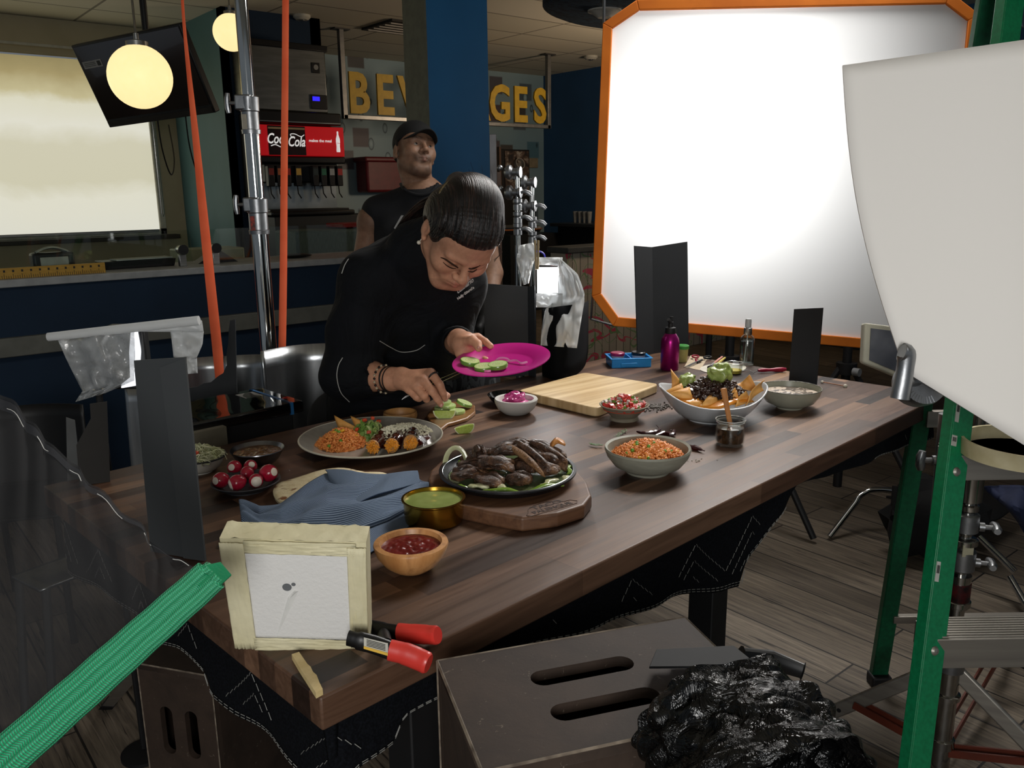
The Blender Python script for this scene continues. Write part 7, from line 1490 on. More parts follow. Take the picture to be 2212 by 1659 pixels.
# ---- c-stands
def cstand(px, ys, d, lb, kn):
    c = dep(px, ys[0], d); s = thing('c_stand', lb, 'light stand', (c.x, c.y, 0)); z = lambda y: zat(c, y); V = lambda zz, x=0, y=0: Vector((c.x+x, c.y+y, zz))
    M_c = bpy.data.materials['polished_chrome']; segs = [(z(ys[0]), .0065), (z(ys[1]), .0095), (z(ys[2]), .0115), (.15, .014)]
    for i in range(3): b = MB(); b.tube([V(segs[i][0]), V(segs[i+1][0]-.02)], segs[i+1][1]-.0015, 14); b.build('column_section', M_c, s, W=True)
    for k in range(3): a = k*2.09+1; b = MB(); b.tube([V(.15), V(.15, .12*cos(a), .12*sin(a)), V(.012, .38*cos(a), .38*sin(a))], .010, 8); b.build('leg', M_c, s, W=True)
    for (py, big, tdx) in kn:
        zz = z(py); T0 = Matrix.Translation(V(zz)) @ Matrix.Rotation(RZ, 4, 'Z')
        if big:
            b = MB(T=T0 @ rotm('Y', 90) @ rotm('X', 18)); b.lathe([(0, -.045), (.018, -.045), (.026, -.036), (.026, -.024), (.014, -.016), (.014, .0), (.02, .004), (.02, .014), (0, .016)], 24); b.build('grip_head', M_steel, s, W=True)
            b = MB(T=T0); b.ball((-.062, 0, .016), .011, 2); b.build('knob', M_steel, s, W=True)
        else: b = MB(T=T0); b.lathe([(.010, -.022), (.016, -.020), (.016, .0), (.012, .004), (.017, .008), (.017, .020), (.01, .022)], 20); b.build('collar', M_steel, s, W=True)
        if tdx: b = MB(T=T0); b.tube([(.012, -.02, .0), (.026, -.024, .004), (.028+tdx*.012, -.026, .004-tdx*.006), (.030+tdx*.020, -.026, .0-tdx*.011)], [.005, .007, .009, .007], 10, flat=.5); b.build('t_handle', M_steel, s, W=True)
    return s
cstand(1117, (366, 440, 530), 3.02, 'chrome stand with grip heads right of the woman, the left one of two', [(372, 1, 0), (416, 1, 1), (442, 0, 0), (470, 0, 1), (495, 0, 1)])
cstand(1149, (385, 450, 540), 3.1, 'chrome stand with grip heads right of the woman, the right one of two', [(394, 1, 0), (445, 1, 1), (480, 0, 1), (512, 0, 1), (530, 0, 0)])
# ================================================================= PEOPLE (signed distance bodies, meshed)
def sdf(prims, res, pad=.02, wr=0, wf=30, cut=None):
    pts = []
    for p in prims:
        if p[0] == 'cap': pts += [(Vector(p[1]), max(p[3], p[4])), (Vector(p[2]), max(p[3], p[4]))]
        elif p[0] == 'ell': pts.append((Vector(p[1]), max(p[3])))
    lo = np.array([min(v[i]-r for v, r in pts) for i in range(3)])-pad; hi = np.array([max(v[i]+r for v, r in pts) for i in range(3)])+pad
    n = np.ceil((hi-lo)/res).astype(int)+1; ax = [lo[i]+res*np.arange(n[i]) for i in range(3)]
    val = np.full(n, .2, np.float32); col = np.tile(np.array([0, 0, 0], np.float32), tuple(n)+(1,)); started = False
    for p in prims:
        k = p[5]; c = np.array(p[6] if len(p) > 6 and p[6] is not None else (0, 0, 0), np.float32)
        if p[0] in ('cap', 'scap'):
            a, b_ = np.array(p[1]), np.array(p[2]); R_ = max(p[3], p[4])+k+.03; l, h = np.minimum(a, b_)-R_, np.maximum(a, b_)+R_
        else: R_ = max(p[3])+k+.03; a = np.array(p[1]); l, h = a-R_, a+R_
        i0 = np.clip(np.floor((l-lo)/res).astype(int), 0, n); i1 = np.clip(np.ceil((h-lo)/res).astype(int)+1, 0, n)
        if (i1 <= i0).any(): continue
        sl = tuple(slice(i0[i], i1[i]) for i in range(3)); X = ax[0][sl[0]][:, None, None]; Y = ax[1][sl[1]][None, :, None]; Z = ax[2][sl[2]][None, None, :]
        if p[0] in ('cap', 'scap'):
            d = b_-a; L2 = max(d@d, 1e-9); t = np.clip(((X-a[0])*d[0]+(Y-a[1])*d[1]+(Z-a[2])*d[2])/L2, 0, 1)
            D = np.sqrt((X-a[0]-d[0]*t)**2+(Y-a[1]-d[1]*t)**2+(Z-a[2]-d[2]*t)**2) - (p[3]+(p[4]-p[3])*t)
        else:
            M = np.array(p[2]); r = p[3]; x, y, z = X-a[0], Y-a[1], Z-a[2]
            u = [(M[0][i]*x+M[1][i]*y+M[2][i]*z) for i in range(3)]
            k0 = np.sqrt(sum((u[i]/r[i])**2 for i in range(3))); k1 = np.sqrt(sum((u[i]/r[i]**2)**2 for i in range(3)))+1e-9; D = k0*(k0-1)/k1
        V = val[sl]
        if p[0][0] == 's': kk = max(k, 1e-4); h_ = np.clip(.5-.5*(V+D)/kk, 0, 1); val[sl] = V*(1-h_)+(-D)*h_+kk*h_*(1-h_)
        else:
            kk = max(k, 1e-4); h_ = np.clip(.5+.5*(V-D)/kk, 0, 1); val[sl] = V*(1-h_)+D*h_-kk*h_*(1-h_)
            if len(p) > 6 and p[6] is not None: w = np.clip(.5+.5*(V-D)/max(kk*.5, .0015), 0, 1)[..., None]; col[sl] = col[sl]*(1-w)+c*w
    if wr:
        X, Y, Z = np.meshgrid(*ax, indexing='ij', sparse=True)
        val += (wr*(np.sin(X*wf+np.sin(Z*wf*.7)*2+Y*11)*np.sin(Z*wf*1.1+np.sin(Y*wf*.6)*1.7)+.6*np.sin((X+Y+Z)*wf*1.7+np.sin(X*wf)*2))).astype(np.float32)
    if cut:
        X, Y, Z = np.meshgrid(*ax, indexing='ij', sparse=True)
        for (pp, nn) in cut: val = np.maximum(val, ((X-pp[0])*nn[0]+(Y-pp[1])*nn[1]+(Z-pp[2])*nn[2]).astype(np.float32))
    ins = val < 0; S = (n[0]-1, n[1]-1, n[2]-1); acc = np.zeros(S+(3,), np.float32); cnt = np.zeros(S, np.float32)
    def sub(A, o): return A[o[0]:o[0]+S[0], o[1]:o[1]+S[1], o[2]:o[2]+S[2]]
    for axis in range(3):
        for p_ in (0, 1):
            for q_ in (0, 1):
                o = [0, 0, 0]; o[(axis+1) % 3] = p_; o[(axis+2) % 3] = q_; e = list(o); e[axis] = 1
                a, b_ = sub(val, o), sub(val, e); m = (a < 0) != (b_ < 0); t = np.where(m, a/np.where(m, a-b_, 1), 0)
                for i in range(3): acc[..., i] += np.where(m, (o[i] if i != axis else 0)+(t if i == axis else 0), 0)
                cnt += m
    cell = cnt > 0; idx = -np.ones(S, int); idx[cell] = np.arange(cell.sum()); ii = np.argwhere(cell)
    P = lo+res*(ii+acc[cell]/cnt[cell][:, None]); C_ = col[tuple(np.minimum(ii+1, np.array(n)-1).T)]
    F_ = []
    for axis in range(3):
        b1, b2 = (axis+1) % 3, (axis+2) % 3; sA = [slice(1, S[i]) for i in range(3)]; sA[axis] = slice(0, S[axis]); sB = list(sA); sB[axis] = slice(1, S[axis]+1)
        a, b_ = ins[tuple(sA)], ins[tuple(sB)]
        for flip in (0, 1):
            m = (a & ~b_) if flip == 0 else (~a & b_); g = np.argwhere(m)
            if not len(g): continue
            g = g + np.array([0 if i == axis else 1 for i in range(3)]); d1 = np.eye(3, dtype=int)[b1]; d2 = np.eye(3, dtype=int)[b2]
            q = [idx[tuple((g-x).T)] for x in (0*d1, d1, d1+d2, d2)]
            f = np.stack(q if flip == 0 else q[::-1], 1); F_.append(f[(f >= 0).all(1)])
    return P, np.concatenate(F_), C_
def relax(P, Fc, it=2):
    P = P.copy(); e = np.concatenate([Fc[:, [0, 1]], Fc[:, [1, 2]], Fc[:, [2, 3]], Fc[:, [3, 0]]]); e = np.concatenate([e, e[:, ::-1]])
    for _ in range(it):
        s = np.zeros_like(P); c = np.zeros(len(P)); np.add.at(s, e[:, 0], P[e[:, 1]]); np.add.at(c, e[:, 0], 1); P = P*.5+.5*s/np.maximum(c, 1)[:, None]
    return P
def organic(name, groups, m, parent, T=None, solid=0):
    """groups: list of (prims, resolution, kw); meshes joined into one object"""
    V, Fs, Cs = [], [], []; o = 0
    for prims, res, kw in groups:
        P, Fc, C_ = sdf(prims, res, **kw); P = relax(P, Fc, 1); V.append(P); Fs.append(Fc+o); Cs.append(C_); o += len(P)
    V, Fs, Cs = np.concatenate(V), np.concatenate(Fs), np.concatenate(Cs)
    inv = np.array(wmat(parent).inverted()) if T is None else np.eye(4); V = V@inv[:3, :3].T+inv[:3, 3]
    me = bpy.data.meshes.new(name); me.from_pydata(V.tolist(), [], Fs.tolist()); me.materials.append(m)
    ca = me.color_attributes.new('tint', 'FLOAT_COLOR', 'POINT'); ca.data.foreach_set('color', np.concatenate([Cs, np.ones((len(Cs), 1))], 1).ravel())
    me.polygons.foreach_set('use_smooth', [True]*len(me.polygons)); ob = bpy.data.objects.new(name, me); COL.objects.link(ob); ob.parent = parent
    if T is not None: ob.matrix_basis = wmat(parent).inverted() @ T
    return ob
t = NT('skin'); at_ = t.n('VertexColor'); at_.layer_name = 'tint'; f = t.noise(t.co(), 60, 3, .6)
t.set(Base_Color=t.mix(.35, at_.outputs['Color'], t.mix(1, at_.outputs['Color'], t.ramp(f, [(.35, 'b0a09a'), (.65, 'ffffff')]), 'MULTIPLY')), Roughness=.55, Specular_IOR_Level=.35, Subsurface_Weight=.12, Subsurface_Scale=.006); t.b.inputs['Subsurface Radius'].default_value = (1, .35, .2)
t.bump(t.noise(t.co(), 350, 2), .12, .0008); M_skin = t.m
def L3(h): return lin(h)[:3]
def hp(Mh):
    """head builder in the head frame: x to the person's left, y out of the face, z crown"""
    R3 = np.array(Mh.to_3x3()); w = lambda x, y, z: tuple(Mh @ Vector((x, y, z)))
    return (lambda a, b_, ra, rb, k, c=None, s='': (s+'cap', w(*a), w(*b_), ra, rb, k, c)), (lambda c0, r, k, c=None, s='', rot=None: (s+'ell', w(*c0), R3 if rot is None else R3@np.array(rot), r, 0, k, c))
def head(Mh, sk, lip, brow, lids, jaw=None, wide=1.0, stub=None):
    cap, ell = hp(Mh); p = [ell((0, -.012, .032), (.073*wide, .092, .086), .001, sk), ell((0, .028, -.045), (.056*wide, .058, .062), .045, sk), ell((0, .045, .035), (.060*wide, .046, .052), .03, sk)]
    js = stub or sk
    p += [cap((-.022, .062, -.090), (.022, .062, -.090), .018, .018, .03, js), cap((-.052*wide, .0, -.052), (-.018, .060, -.096), .014, .016, .03, js), cap((.052*wide, .0, -.052), (.018, .060, -.096), .014, .016, .03, js)]
    if stub: p += [cap((-.026, .084, -.046), (.026, .084, -.046), .010, .010, .012, stub)]
    for s in (-1, 1): p += [ell((s*.040, .058, -.022), (.026, .030, .028), .025, sk), ell((s*.031, .103, .004), (.018, .020, .013), .012, None, 's')]
    for s in (-1, 1):
        p += [cap((s*.012, .091, .022), (s*.046, .078, .021), .0085, .007, .012, sk)]
        if brow: p += [cap((s*.013, .0995, .024), (s*.032, .0965, .029), .0040, .0042, .002, brow), cap((s*.032, .0965, .029), (s*.050, .082, .024), .0042, .0022, .002, brow)]
        if lids: p += [ell((s*.031, .0785, .004), (.0150, .0125, .0115), .006, sk)]
        elif 0: p += [cap((s*.017, .0895, -.001), (s*.025, .0935, -.005), .0022, .0026, .001, brow), cap((s*.025, .0935, -.005), (s*.037, .0915, -.006), .0026, .0026, .001, brow), cap((s*.037, .0915, -.006), (s*.047, .081, -.001), .0026, .0022, .001, brow)]
        else: p += [cap((s*.018, .084, .0105), (s*.044, .078, .0105), .0052, .0050, .004, sk), cap((s*.018, .083, -.006), (s*.044, .077, -.006), .0035, .0035, .004, sk)]
    p += [cap((0, .087, .018), (0, .109, -.020), .0075, .0105, .012, sk), ell((0, .110, -.024), (.012, .011, .010), .006, sk)]
    for s in (-1, 1): p += [ell((s*.0135, .099, -.028), (.008, .010, .0075), .006, sk), ell((s*.0065, .105, -.0345), (.0035, .005, .003), .002, L3('30140f'), 's')]
    p += [ell((0, .080, -.055), (.032, .017, .020), .015, js if stub else sk)]
    p += [cap((-.026, .083, -.058), (-.005, .0985, -.053), .0024, .0048, .004, lip), cap((.026, .083, -.058), (.005, .0985, -.053), .0024, .0048, .004, lip), cap((-.022, .085, -.062), (0, .0965, -.064), .003, .0058, .004, lip), cap((.022, .085, -.062), (0, .0965, -.064), .003, .0058, .004, lip)]
    p += [cap((-.028, .086, -.0585), (0, .1045, -.0585), .0012, .0014, .002, None, 's'), cap((.028, .086, -.0585), (0, .1045, -.0585), .0012, .0014, .002, None, 's')]
    for s in (-1, 1): p += [ell((s*.079*wide, -.012, -.006), (.0075, .019, .031), .006, sk, rot=((1, 0, 0), (0, .96, .26*1), (0, -.26*1, .96))), ell((s*.086*wide, -.006, -.001), (.006, .010, .017), .004, None, 's'), ell((s*.078*wide, -.001, -.030), (.006, .008, .009), .005, sk)]
    return p
def camv(x, y, z): return (RT*x + UP*y - FW*z)
def chain(pts, rs, k, c): return [('cap', tuple(a), tuple(b_), ra, rb, k, c) for a, b_, ra, rb in zip(pts, pts[1:], rs, rs[1:])]
M_coat = NT('black_cotton'); f = M_coat.noise(M_coat.co(), 14, 3, .5); M_coat.set(Base_Color=M_coat.ramp(f, [(.3, '06080b'), (.7, '0a0c11')]), Roughness=.85, Specular_IOR_Level=.2); M_coat.bump(M_coat.noise(M_coat.co(), 7, 4, .55, .8), .6, .035); M_coat = M_coat.m
def hit(prims, px, py, d0, d1):
    """first point on the clothes along a picture ray, with its normal (for sewing things on)"""
    P = [q for q in prims if q[0] in ('cap', 'ell')]
    def D(x):
        v = 9
        for q in P:
            if q[0] == 'cap': a, b_ = np.array(q[1]), np.array(q[2]); d = b_-a; t = min(1, max(0, (x-a)@d/max(d@d, 1e-9))); D_ = np.linalg.norm(x-a-d*t)-(q[3]+(q[4]-q[3])*t)
            else: u = np.array(q[2]).T@(x-np.array(q[1])); r = np.array(q[3]); k0 = np.linalg.norm(u/r); D_ = k0*(k0-1)/(np.linalg.norm(u/r**2)+1e-9)
            k = max(q[5], 1e-4); h = min(1, max(0, .5+.5*(v-D_)/k)); v = v*(1-h)+D_*h-k*h*(1-h)
        return v
    d = d0
    while d < d1:
        x = np.array(dep(px, py, d)); v = D(x)
        if v < .0015: break
        d += max(.002, v*.7)
    g = np.array([D(x+e)-D(x-e) for e in np.eye(3)*.004]); return Vector(x), Vector(g/np.linalg.norm(g))
def woman():
    sk, lip, br = L3('d0997a'), L3('9c5548'), L3('1c120e')
    hc = dep(994, 508, 1.93); hu = camv(.44, .46, .77).normalized(); hf = camv(.14, -.90, .41); hf = (hf-hu*hf.dot(hu)).normalized(); hx = hf.cross(hu)
    Mh = Matrix(((hx.x, hf.x, hu.x, hc.x), (hx.y, hf.y, hu.y, hc.y), (hx.z, hf.z, hu.z, hc.z), (0, 0, 0, 1)))
    pel = dep(800, 905, 2.50); s = thing('person', 'woman in a black chef jacket bending over the table, holding a pink plate', 'person', (pel.x, pel.y, 0))
    nk = Mh @ Vector((0, -.075, -.09)); nb = dep(905, 545, 2.06)
    H_ = head(Mh, sk, lip, None, True); H_ += [('cap', tuple(Mh @ Vector((0, -.035, -.04))), tuple(nb), .054, .060, .03, sk)]
    # arms
    sR, eR, wR = dep(805, 610, 2.10), dep(752, 806, 2.14), dep(846, 819, 2.07)
    sL, eL, wL = dep(985, 610, 2.20), dep(965, 770, 2.28), dep(991, 735, 2.06)
    armR = chain([eR, eR.lerp(wR, .5), wR], [.042, .037, .0275], .02, sk)
    D = lambda x, y, d: dep(x, y, d)
    # right hand: palm then five fingers reaching down to the cucumber
    kn = [D(931, 806, 2.015), D(915, 822, 2.00), D(898, 834, 2.005), D(884, 842, 2.02)]; pal = D(886, 818, 2.045)
    hR = chain([wR, D(866, 817, 2.058)], [.0275, .027], .012, sk)
    for q, r in zip(kn, (.0125, .0125, .012, .011)): hR += [('cap', tuple(D(868, 818, 2.055)), tuple(q), .021, r, .012, sk)]
    hR += chain([kn[0], D(950, 831, 2.00), D(957, 849, 2.01), D(961, 862, 2.025)], [.0115, .0098, .0088, .0075], .003, sk)
    hR += chain([kn[1], D(934, 845, 1.985), D(945, 862, 1.995), D(952, 873, 2.005)], [.0115, .0098, .0088, .0078], .003, sk)
    hR += chain([kn[2], D(916, 855, 1.99), D(921, 862, 2.005), D(915, 852, 2.03)], [.0112, .0098, .0088, .0078], .003, sk)
    hR += chain([kn[3], D(900, 858, 2.005), D(905, 861, 2.015), D(900, 853, 2.04)], [.010, .009, .008, .007], .003, sk)
    hR += chain([D(885, 828, 2.07), D(920, 838, 2.06), D(948, 846, 2.04), D(966, 855, 2.035)], [.015, .0125, .0105, .0085], .006, sk)
    # left hand gripping the plate rim: thumb on top, fingers below
    armL = chain([eL, eL.lerp(wL, .5), wL], [.042, .036, .0265], .02, sk)
    hL = chain([wL, D(1003, 744, 2.035)], [.0265, .026], .012, sk)
    for (x, y, d, r) in ((1012, 732, 2.04, .016), (1012, 748, 2.03, .017), (1003, 757, 2.03, .016), (996, 764, 2.03, .014)): hL += [('cap', tuple(D(999, 743, 2.04)), tuple(D(x, y, d)), .020, r, .012, sk)]
    hL += chain([D(1006, 738, 2.02), D(1021, 736, 1.995), D(1031, 743, 1.985), D(1034, 753, 1.975)], [.0150, .0120, .0105, .0088], .005, sk)
    hL += chain([D(1014, 731, 2.05), D(1032, 728, 2.06), D(1048, 738, 2.05), D(1060, 748, 2.03)], [.0120, .0098, .0088, .0078], .003, sk)
    for k in range(3): hL += chain([D(1010-5*k, 746+7*k, 2.04), D(1024-4*k, 765+7*k, 2.04), D(1040-3*k, 774+7*k, 2.02), D(1050-3*k, 777+7*k, 2.0)], [.0115, .0095, .0085, .0075], .003, sk)
    core = chain([pel, dep(870, 640, 2.30), nb], [.12, .11, .06], .05, sk) + chain([pel+Vector((0, 0, -.02)), Vector((pel.x+.05, pel.y, .45)), Vector((pel.x+.05, pel.y+.03, .06))], [.08, .05, .04], .02, sk)
    organic('body', [(H_, .0026, {}), (armR+hR, .0028, {}), (armL+hL, .0028, {}), (core, .014, {}), (chain([nb, sR, eR], [.05, .055, .045], .02, sk), .012, {}), (chain([nb, sL, eL], [.05, .055, .045], .02, sk), .012, {})], M_skin, s)
    M_br = mat('brow_hair', '3a281f', .9, spec=.1)
    for nm, pts, r in (('eyebrow', ((952, 556), (962, 560), (975, 569), (989, 578)), (.0008, .0020, .0023, .0016)), ('eyebrow', ((1013, 580), (1025, 579), (1037, 573)), (.0016, .0019, .0008)), ('eyelash', ((957, 566), (966, 574), (976, 579), (985, 580)), (.0006, .0012, .0014, .0007)), ('eyelash', ((1011, 586), (1021, 587), (1030, 582)), (.0010, .0016, .0010))):
        Q = []
        for x, y in pts: p, n = hit(H_, x, y, 1.7, 2.3); Q.append(p+n*.0004)
        B_ = bez(Q, 5); b = MB(); b.tube(B_, [r[min(len(r)-1, i//5)]*(1-(i % 5)/5)+r[min(len(r)-1, i//5+1)]*((i % 5)/5) for i in range(len(B_))], 8); b.build(nm, M_br, s, W=True)
    # nails
    M_nail = mat('nail', 'c99080', .25)
    for (x, y, d) in ((953, 876, 1.997), (964, 862, 2.02), (1034, 751, 1.967)): b = MB(); b.ball(tuple(D(x, y, d)), (.0045, .0025, .005), 2, T=Matrix.Rotation(RZ, 4, 'Z')); b.build('fingernail', M_nail, s, W=True)
    # hair
    cap, ell = hp(Matrix()); hair = [ell((0, -.014, .040), (.082, .105, .093), .001, (.02, .014, .011)), ell((-.062, -.03, .02), (.026, .05, .045), .03, (0, 0, 0)), ell((.062, -.03, .02), (.026, .05, .045), .03, (0, 0, 0)), ell((.0, -.03, .09), (.062, .06, .052), .03, (0, 0, 0)), ell((0, -.104, .045), (.036, .030, .036), .02, (0, 0, 0)),
            cap((0, -.125, .03), (-.035, -.15, -.05), .030, .020, .015, (0, 0, 0)), cap((-.035, -.15, -.05), (-.075, -.12, -.12), .020, .008, .01, (0, 0, 0)), ell((0, .150, -.040), (.105, .100, .124), .010, None, 's'), ell((0, .06, -.105), (.11, .13, .075), .006, None, 's')]
    for sg in (-1, 1): hair.append(ell((sg*.085, -.006, -.010), (.018, .024, .034), .006, None, 's'))
    for k in range(34):
        x = -.076+.152*k/33+rnd(-.003, .003); r_ = sqrt(max(0, 1-(x/.086)**2)); P_ = [Vector((x*(1-.35*q*q), -.014+.107*r_*cos(.30+q*2.3), .040+.095*r_*sin(.30+q*2.3))) for q in [j/24 for j in range(25)]]
        for a_, b_ in zip(P_, P_[1:]): hair.append(('cap', tuple(a_), tuple(b_), .0028, .0028, .003, (0, 0, 0)))
    t = NT('dark_hair'); f = t.noise(t.co('Object', scale=(60, 3, 9)), 3, 5, .6, .5); g = t.noise(t.co('Object', scale=(160, 5, 22)), 3, 3, .6)
    h = t.math('ADD', t.math('MULTIPLY', f, .55), t.math('MULTIPLY', g, .45)); t.set(Base_Color=t.ramp(h, [(.38, '050403'), (.52, '120c0a'), (.66, '3a2820')]), Roughness=.40, Specular_IOR_Level=.4); t.bump(h, 1, .005)
    organic('hair', [(hair, .0030, {})], t.m, s, T=Mh)
    b = MB(T=Mh)
    for k in range(14):   # loose strands at the crown, nape and temple
        a = rnd(0, 6.3); el = rnd(.2, 1.5); p = Vector((.086*cos(a)*cos(el), -.014+.106*sin(a)*cos(el), .04+.092*sin(el))); n = (p-Vector((0, -.014, .04))).normalized(); q = n.cross(Vector((0, 1, 0))).normalized()
        if p.y > .07 and p.z < .07: continue
        b.tube([p, p+n*.008+Vector((0, -.02, 0)), p+n*rnd(.003, .009)+Vector((rnd(-.01, .01), -.045, rnd(-.02, 0)))], .00035, 3)
    for k in range(5): b.tube(bez([(-.074, .045, .04), (-.082, .055, .02+.004*k), (-.086-.001*k, .05, .004+.003*k), (-.080, .060-.002*k, -.004)], 4), .0004, 3)
    b.build('loose_strands', t.m, s, W=True, smooth=0)
    b = MB(); PT = [(940, 432, 1.99, .020), (915, 446, 2.03, .022), (890, 468, 2.07, .020), (868, 492, 2.10, .016), (852, 518, 2.12, .010)]
    for k in range(70):
        a, r_ = rnd(0, 6.3), sqrt(random.random()); Q = [dep(x, y, d) + (RT*cos(a)*.8 + UP*sin(a)*.6)*q*r_*rnd(.9, 1.15) for x, y, d, q in PT]; b.tube(bez(Q, 3), .0021, 4)
    b.build('ponytail', t.m, s, W=True)
    b = MB(T=Mh)
    def onhair(x, y, z): v = Vector((x/.084, y/.107, z/.095)); v = v.normalized()*1.035; return Vector((v.x*.084, v.y*.107-.014, v.z*.095+.04))
    for k in (0, 1): b.tube([onhair(.078-.01*q, -.030-.022*q-.005*k, .035+.022*q) for q in (0, .5, 1, 1.5, 2)], .0010, 6)
    lab(b.build('hair_clip', mat('gold_pin', 'd6c49a', .2, 1), s, W=True), 'thin pale hair clip')
    b = MB(T=Mh); b.ball((.083, -.000, -.050), .0050, 2); b.tube([(.082, .0, -.036), (.083, -.0, -.047)], .0012, 6); b.build('earring', mat('pearl', 'c9c2b4', .15), s, W=True)
    # chef jacket
    ch = dep(880, 635, 2.24); K = (0, 0, 0)
    coat = [('cap', tuple(pel+Vector((0, 0, -.08))), tuple(dep(850, 720, 2.36)), .165, .150, .05, K), ('cap', tuple(dep(850, 720, 2.36)), tuple(ch), .150, .150, .06, K), ('cap', tuple(ch), tuple(dep(915, 590, 2.16)), .150, .105, .06, K), ('cap', tuple(dep(930, 720, 2.30)), tuple(dep(960, 640, 2.22)), .09, .085, .07, K),
            ('cap', tuple(sR), tuple(dep(905, 560, 2.12)), .080, .075, .06, K), ('cap', tuple(sL), tuple(dep(925, 570, 2.16)), .068, .07, .06, K), ('cap', tuple(nb), tuple(dep(898, 570, 2.10)), .076, .085, .03, K), ('cap', tuple(nb), tuple(nb.lerp(Mh @ Vector((0, -.045, -.06)), .80)), .076, .064, .02, K)]
    coat += chain([sR, sR.lerp(eR, .5), eR], [.083, .074, .066], .035, K) + chain([eR, eR.lerp(wR, .58)], [.066, .049], .03, K)
    coat += chain([sL, eL], [.070, .060], .03, K) + chain([eL, eL.lerp(wL, .84)], [.060, .040], .03, K)
    dR = (wR-eR).normalized()
    coat += [('scap', tuple(eR.lerp(wR, .50)), tuple(wR+dR*.05), .036, .05, .004)]
    dL = (wL-eL).normalized(); coat += [('scap', tuple(eL.lerp(wL, .78)), tuple(wL+dL*.05), .031, .045, .004)]
    organic('chef_jacket', [(coat, .0062, dict(wr=.0030, wf=20))], M_coat, s)
    M_pip = mat('white_piping', 'a9a9a4', .8)
    def seam(pts, d0, nm='piping', r=.0011):
        Q = []
        for x, y in pts: p, n = hit(coat, x, y, d0, 3); Q.append(p+n*.0055)
        b = MB(); b.tube(bez(Q, 6), r, 5); b.build(nm, M_pip, s, W=True)
    seam([(742, 772), (733, 790), (730, 815), (738, 845), (755, 864)], 1.9); seam([(818, 735), (840, 748), (868, 757), (898, 754), (918, 742)], 1.9); seam([(756, 562), (748, 575), (742, 592)], 1.9)
    for (tx, px, py, sz, sh) in (('culinario', 1001, 617, .0165, .35), ('Nelly Güereña', 1003, 632, .0092, .0)):
        p, n = hit(coat, px, py, 1.9, 3); xd = camv(.90, .42, 0); xd = (xd-n*xd.dot(n)).normalized(); yd = n.cross(xd)
        text('embroidery', tx, sz, mat('thread_white', 'c4c4c0', .7) if 'thread_white' not in bpy.data.materials else bpy.data.materials['thread_white'], s, frame(p+n*.0065, xd, yd), shear=sh, bold=.0004)
    Q = []
    for x, y in ((925, 690), (928, 740), (927, 800)): p, n = hit(coat, x, y, 1.9, 3); Q.append(p+n*.005)
    b = MB(); b.tube(bez(Q, 6), .002, 5, flat=.4); b.build('front_seam', M_coat, s, W=True)
    # trousers
    tr = chain([pel+Vector((-.08, .03, 0)), pel+Vector((-.09, .04, -.38)), Vector((pel.x-.09, pel.y+.05, .05))], [.10, .07, .05], .03, K) + chain([pel+Vector((.10, -.02, 0)), pel+Vector((.10, .0, -.38)), Vector((pel.x+.10, pel.y+.02, .05))], [.10, .07, .05], .03, K)
    organic('trousers', [(tr, .014, {})], mat('black_trousers', '090a0d', .9), s)
    for x in (-.09, .10): b = MB(); b.ball((x, -.02, .04), (.045, .12, .04), 3); b.build('shoe', M_black, s)
    # bracelets, ring
    ax = (wR-eR).normalized(); sd = ax.orthogonal().normalized(); u2 = ax.cross(sd)
    def band(c, R_, r, m, nm, beads=0, tilt=0):
        P_ = [c + (sd*cos(a)+u2*sin(a))*R_ + ax*tilt*sin(a) for a in [2*pi*k/36 for k in range(36)]]
        b = MB()
        if beads:
            for k in range(beads): b.cm = k % 2; a = 2*pi*k/beads; b.ball(tuple(c+(sd*cos(a)+u2*sin(a))*R_+ax*tilt*sin(a)), r, 1)
            b.cm = 0
        else: b.tube(P_, r, 6, closed=True)
        b.build(nm, m, s, W=True)
    M_bb = mat('black_cord', '120d0b', .5); band(D(831, 819, 2.078), .0345, .0036, [M_bb, mat('cream_bead', 'b9a98c', .4)], 'bead_bracelet', 26, .006)
    band(D(841, 820, 2.072), .0315, .0022, M_bb, 'cord_bracelet', tilt=.008); band(D(845, 820, 2.07), .0310, .0018, M_bb, 'cord_bracelet', tilt=.004)
    a, e = kn[0], D(950, 831, 2.00); c = a.lerp(e, .25); ax = (e-a).normalized(); sd = ax.orthogonal().normalized(); u2 = ax.cross(sd); band(c, .0125, .0022, M_black, 'finger_ring')
    # tweezers
    tz = thing('tweezers', 'long thin steel tweezers held in the hand of the bending woman', 'tweezers', D(940, 835, 2.04)); M_tz = mat('tweezer_steel', 'c4c6c8', .15, 1)
    b = MB(); b.tube([D(868, 863, 2.06), D(876, 856, 2.06), D(890, 850, 2.06), D(950, 826, 2.04), D(995, 805, 2.0)], .0012, 6); b.tube([D(868, 863, 2.062), D(950, 818, 2.05), D(1000, 797, 2.01)], .0010, 6); b.build('steel_arms', M_tz, tz, W=True)
    # pink plate with its food
    pc = dep(1083, 778, 1.945); pn = camv(-.115, .335, .93); pn = None
    up_ = (Vector((0, 0, 1)) + (-FW.copy())*.14 - RT*.10).normalized(); xr = (RT - up_*RT.dot(up_)).normalized(); yr = up_.cross(xr)
    Mp = Matrix(((xr.x, yr.x, up_.x, pc.x), (xr.y, yr.y, up_.y, pc.y), (xr.z, yr.z, up_.z, pc.z), (0, 0, 0, 1))); R_ = 106.5*1.945/F
    pt = thing('pink_plate', 'bright magenta plastic plate held tilted in the hand of the bending woman', 'plate', pc)
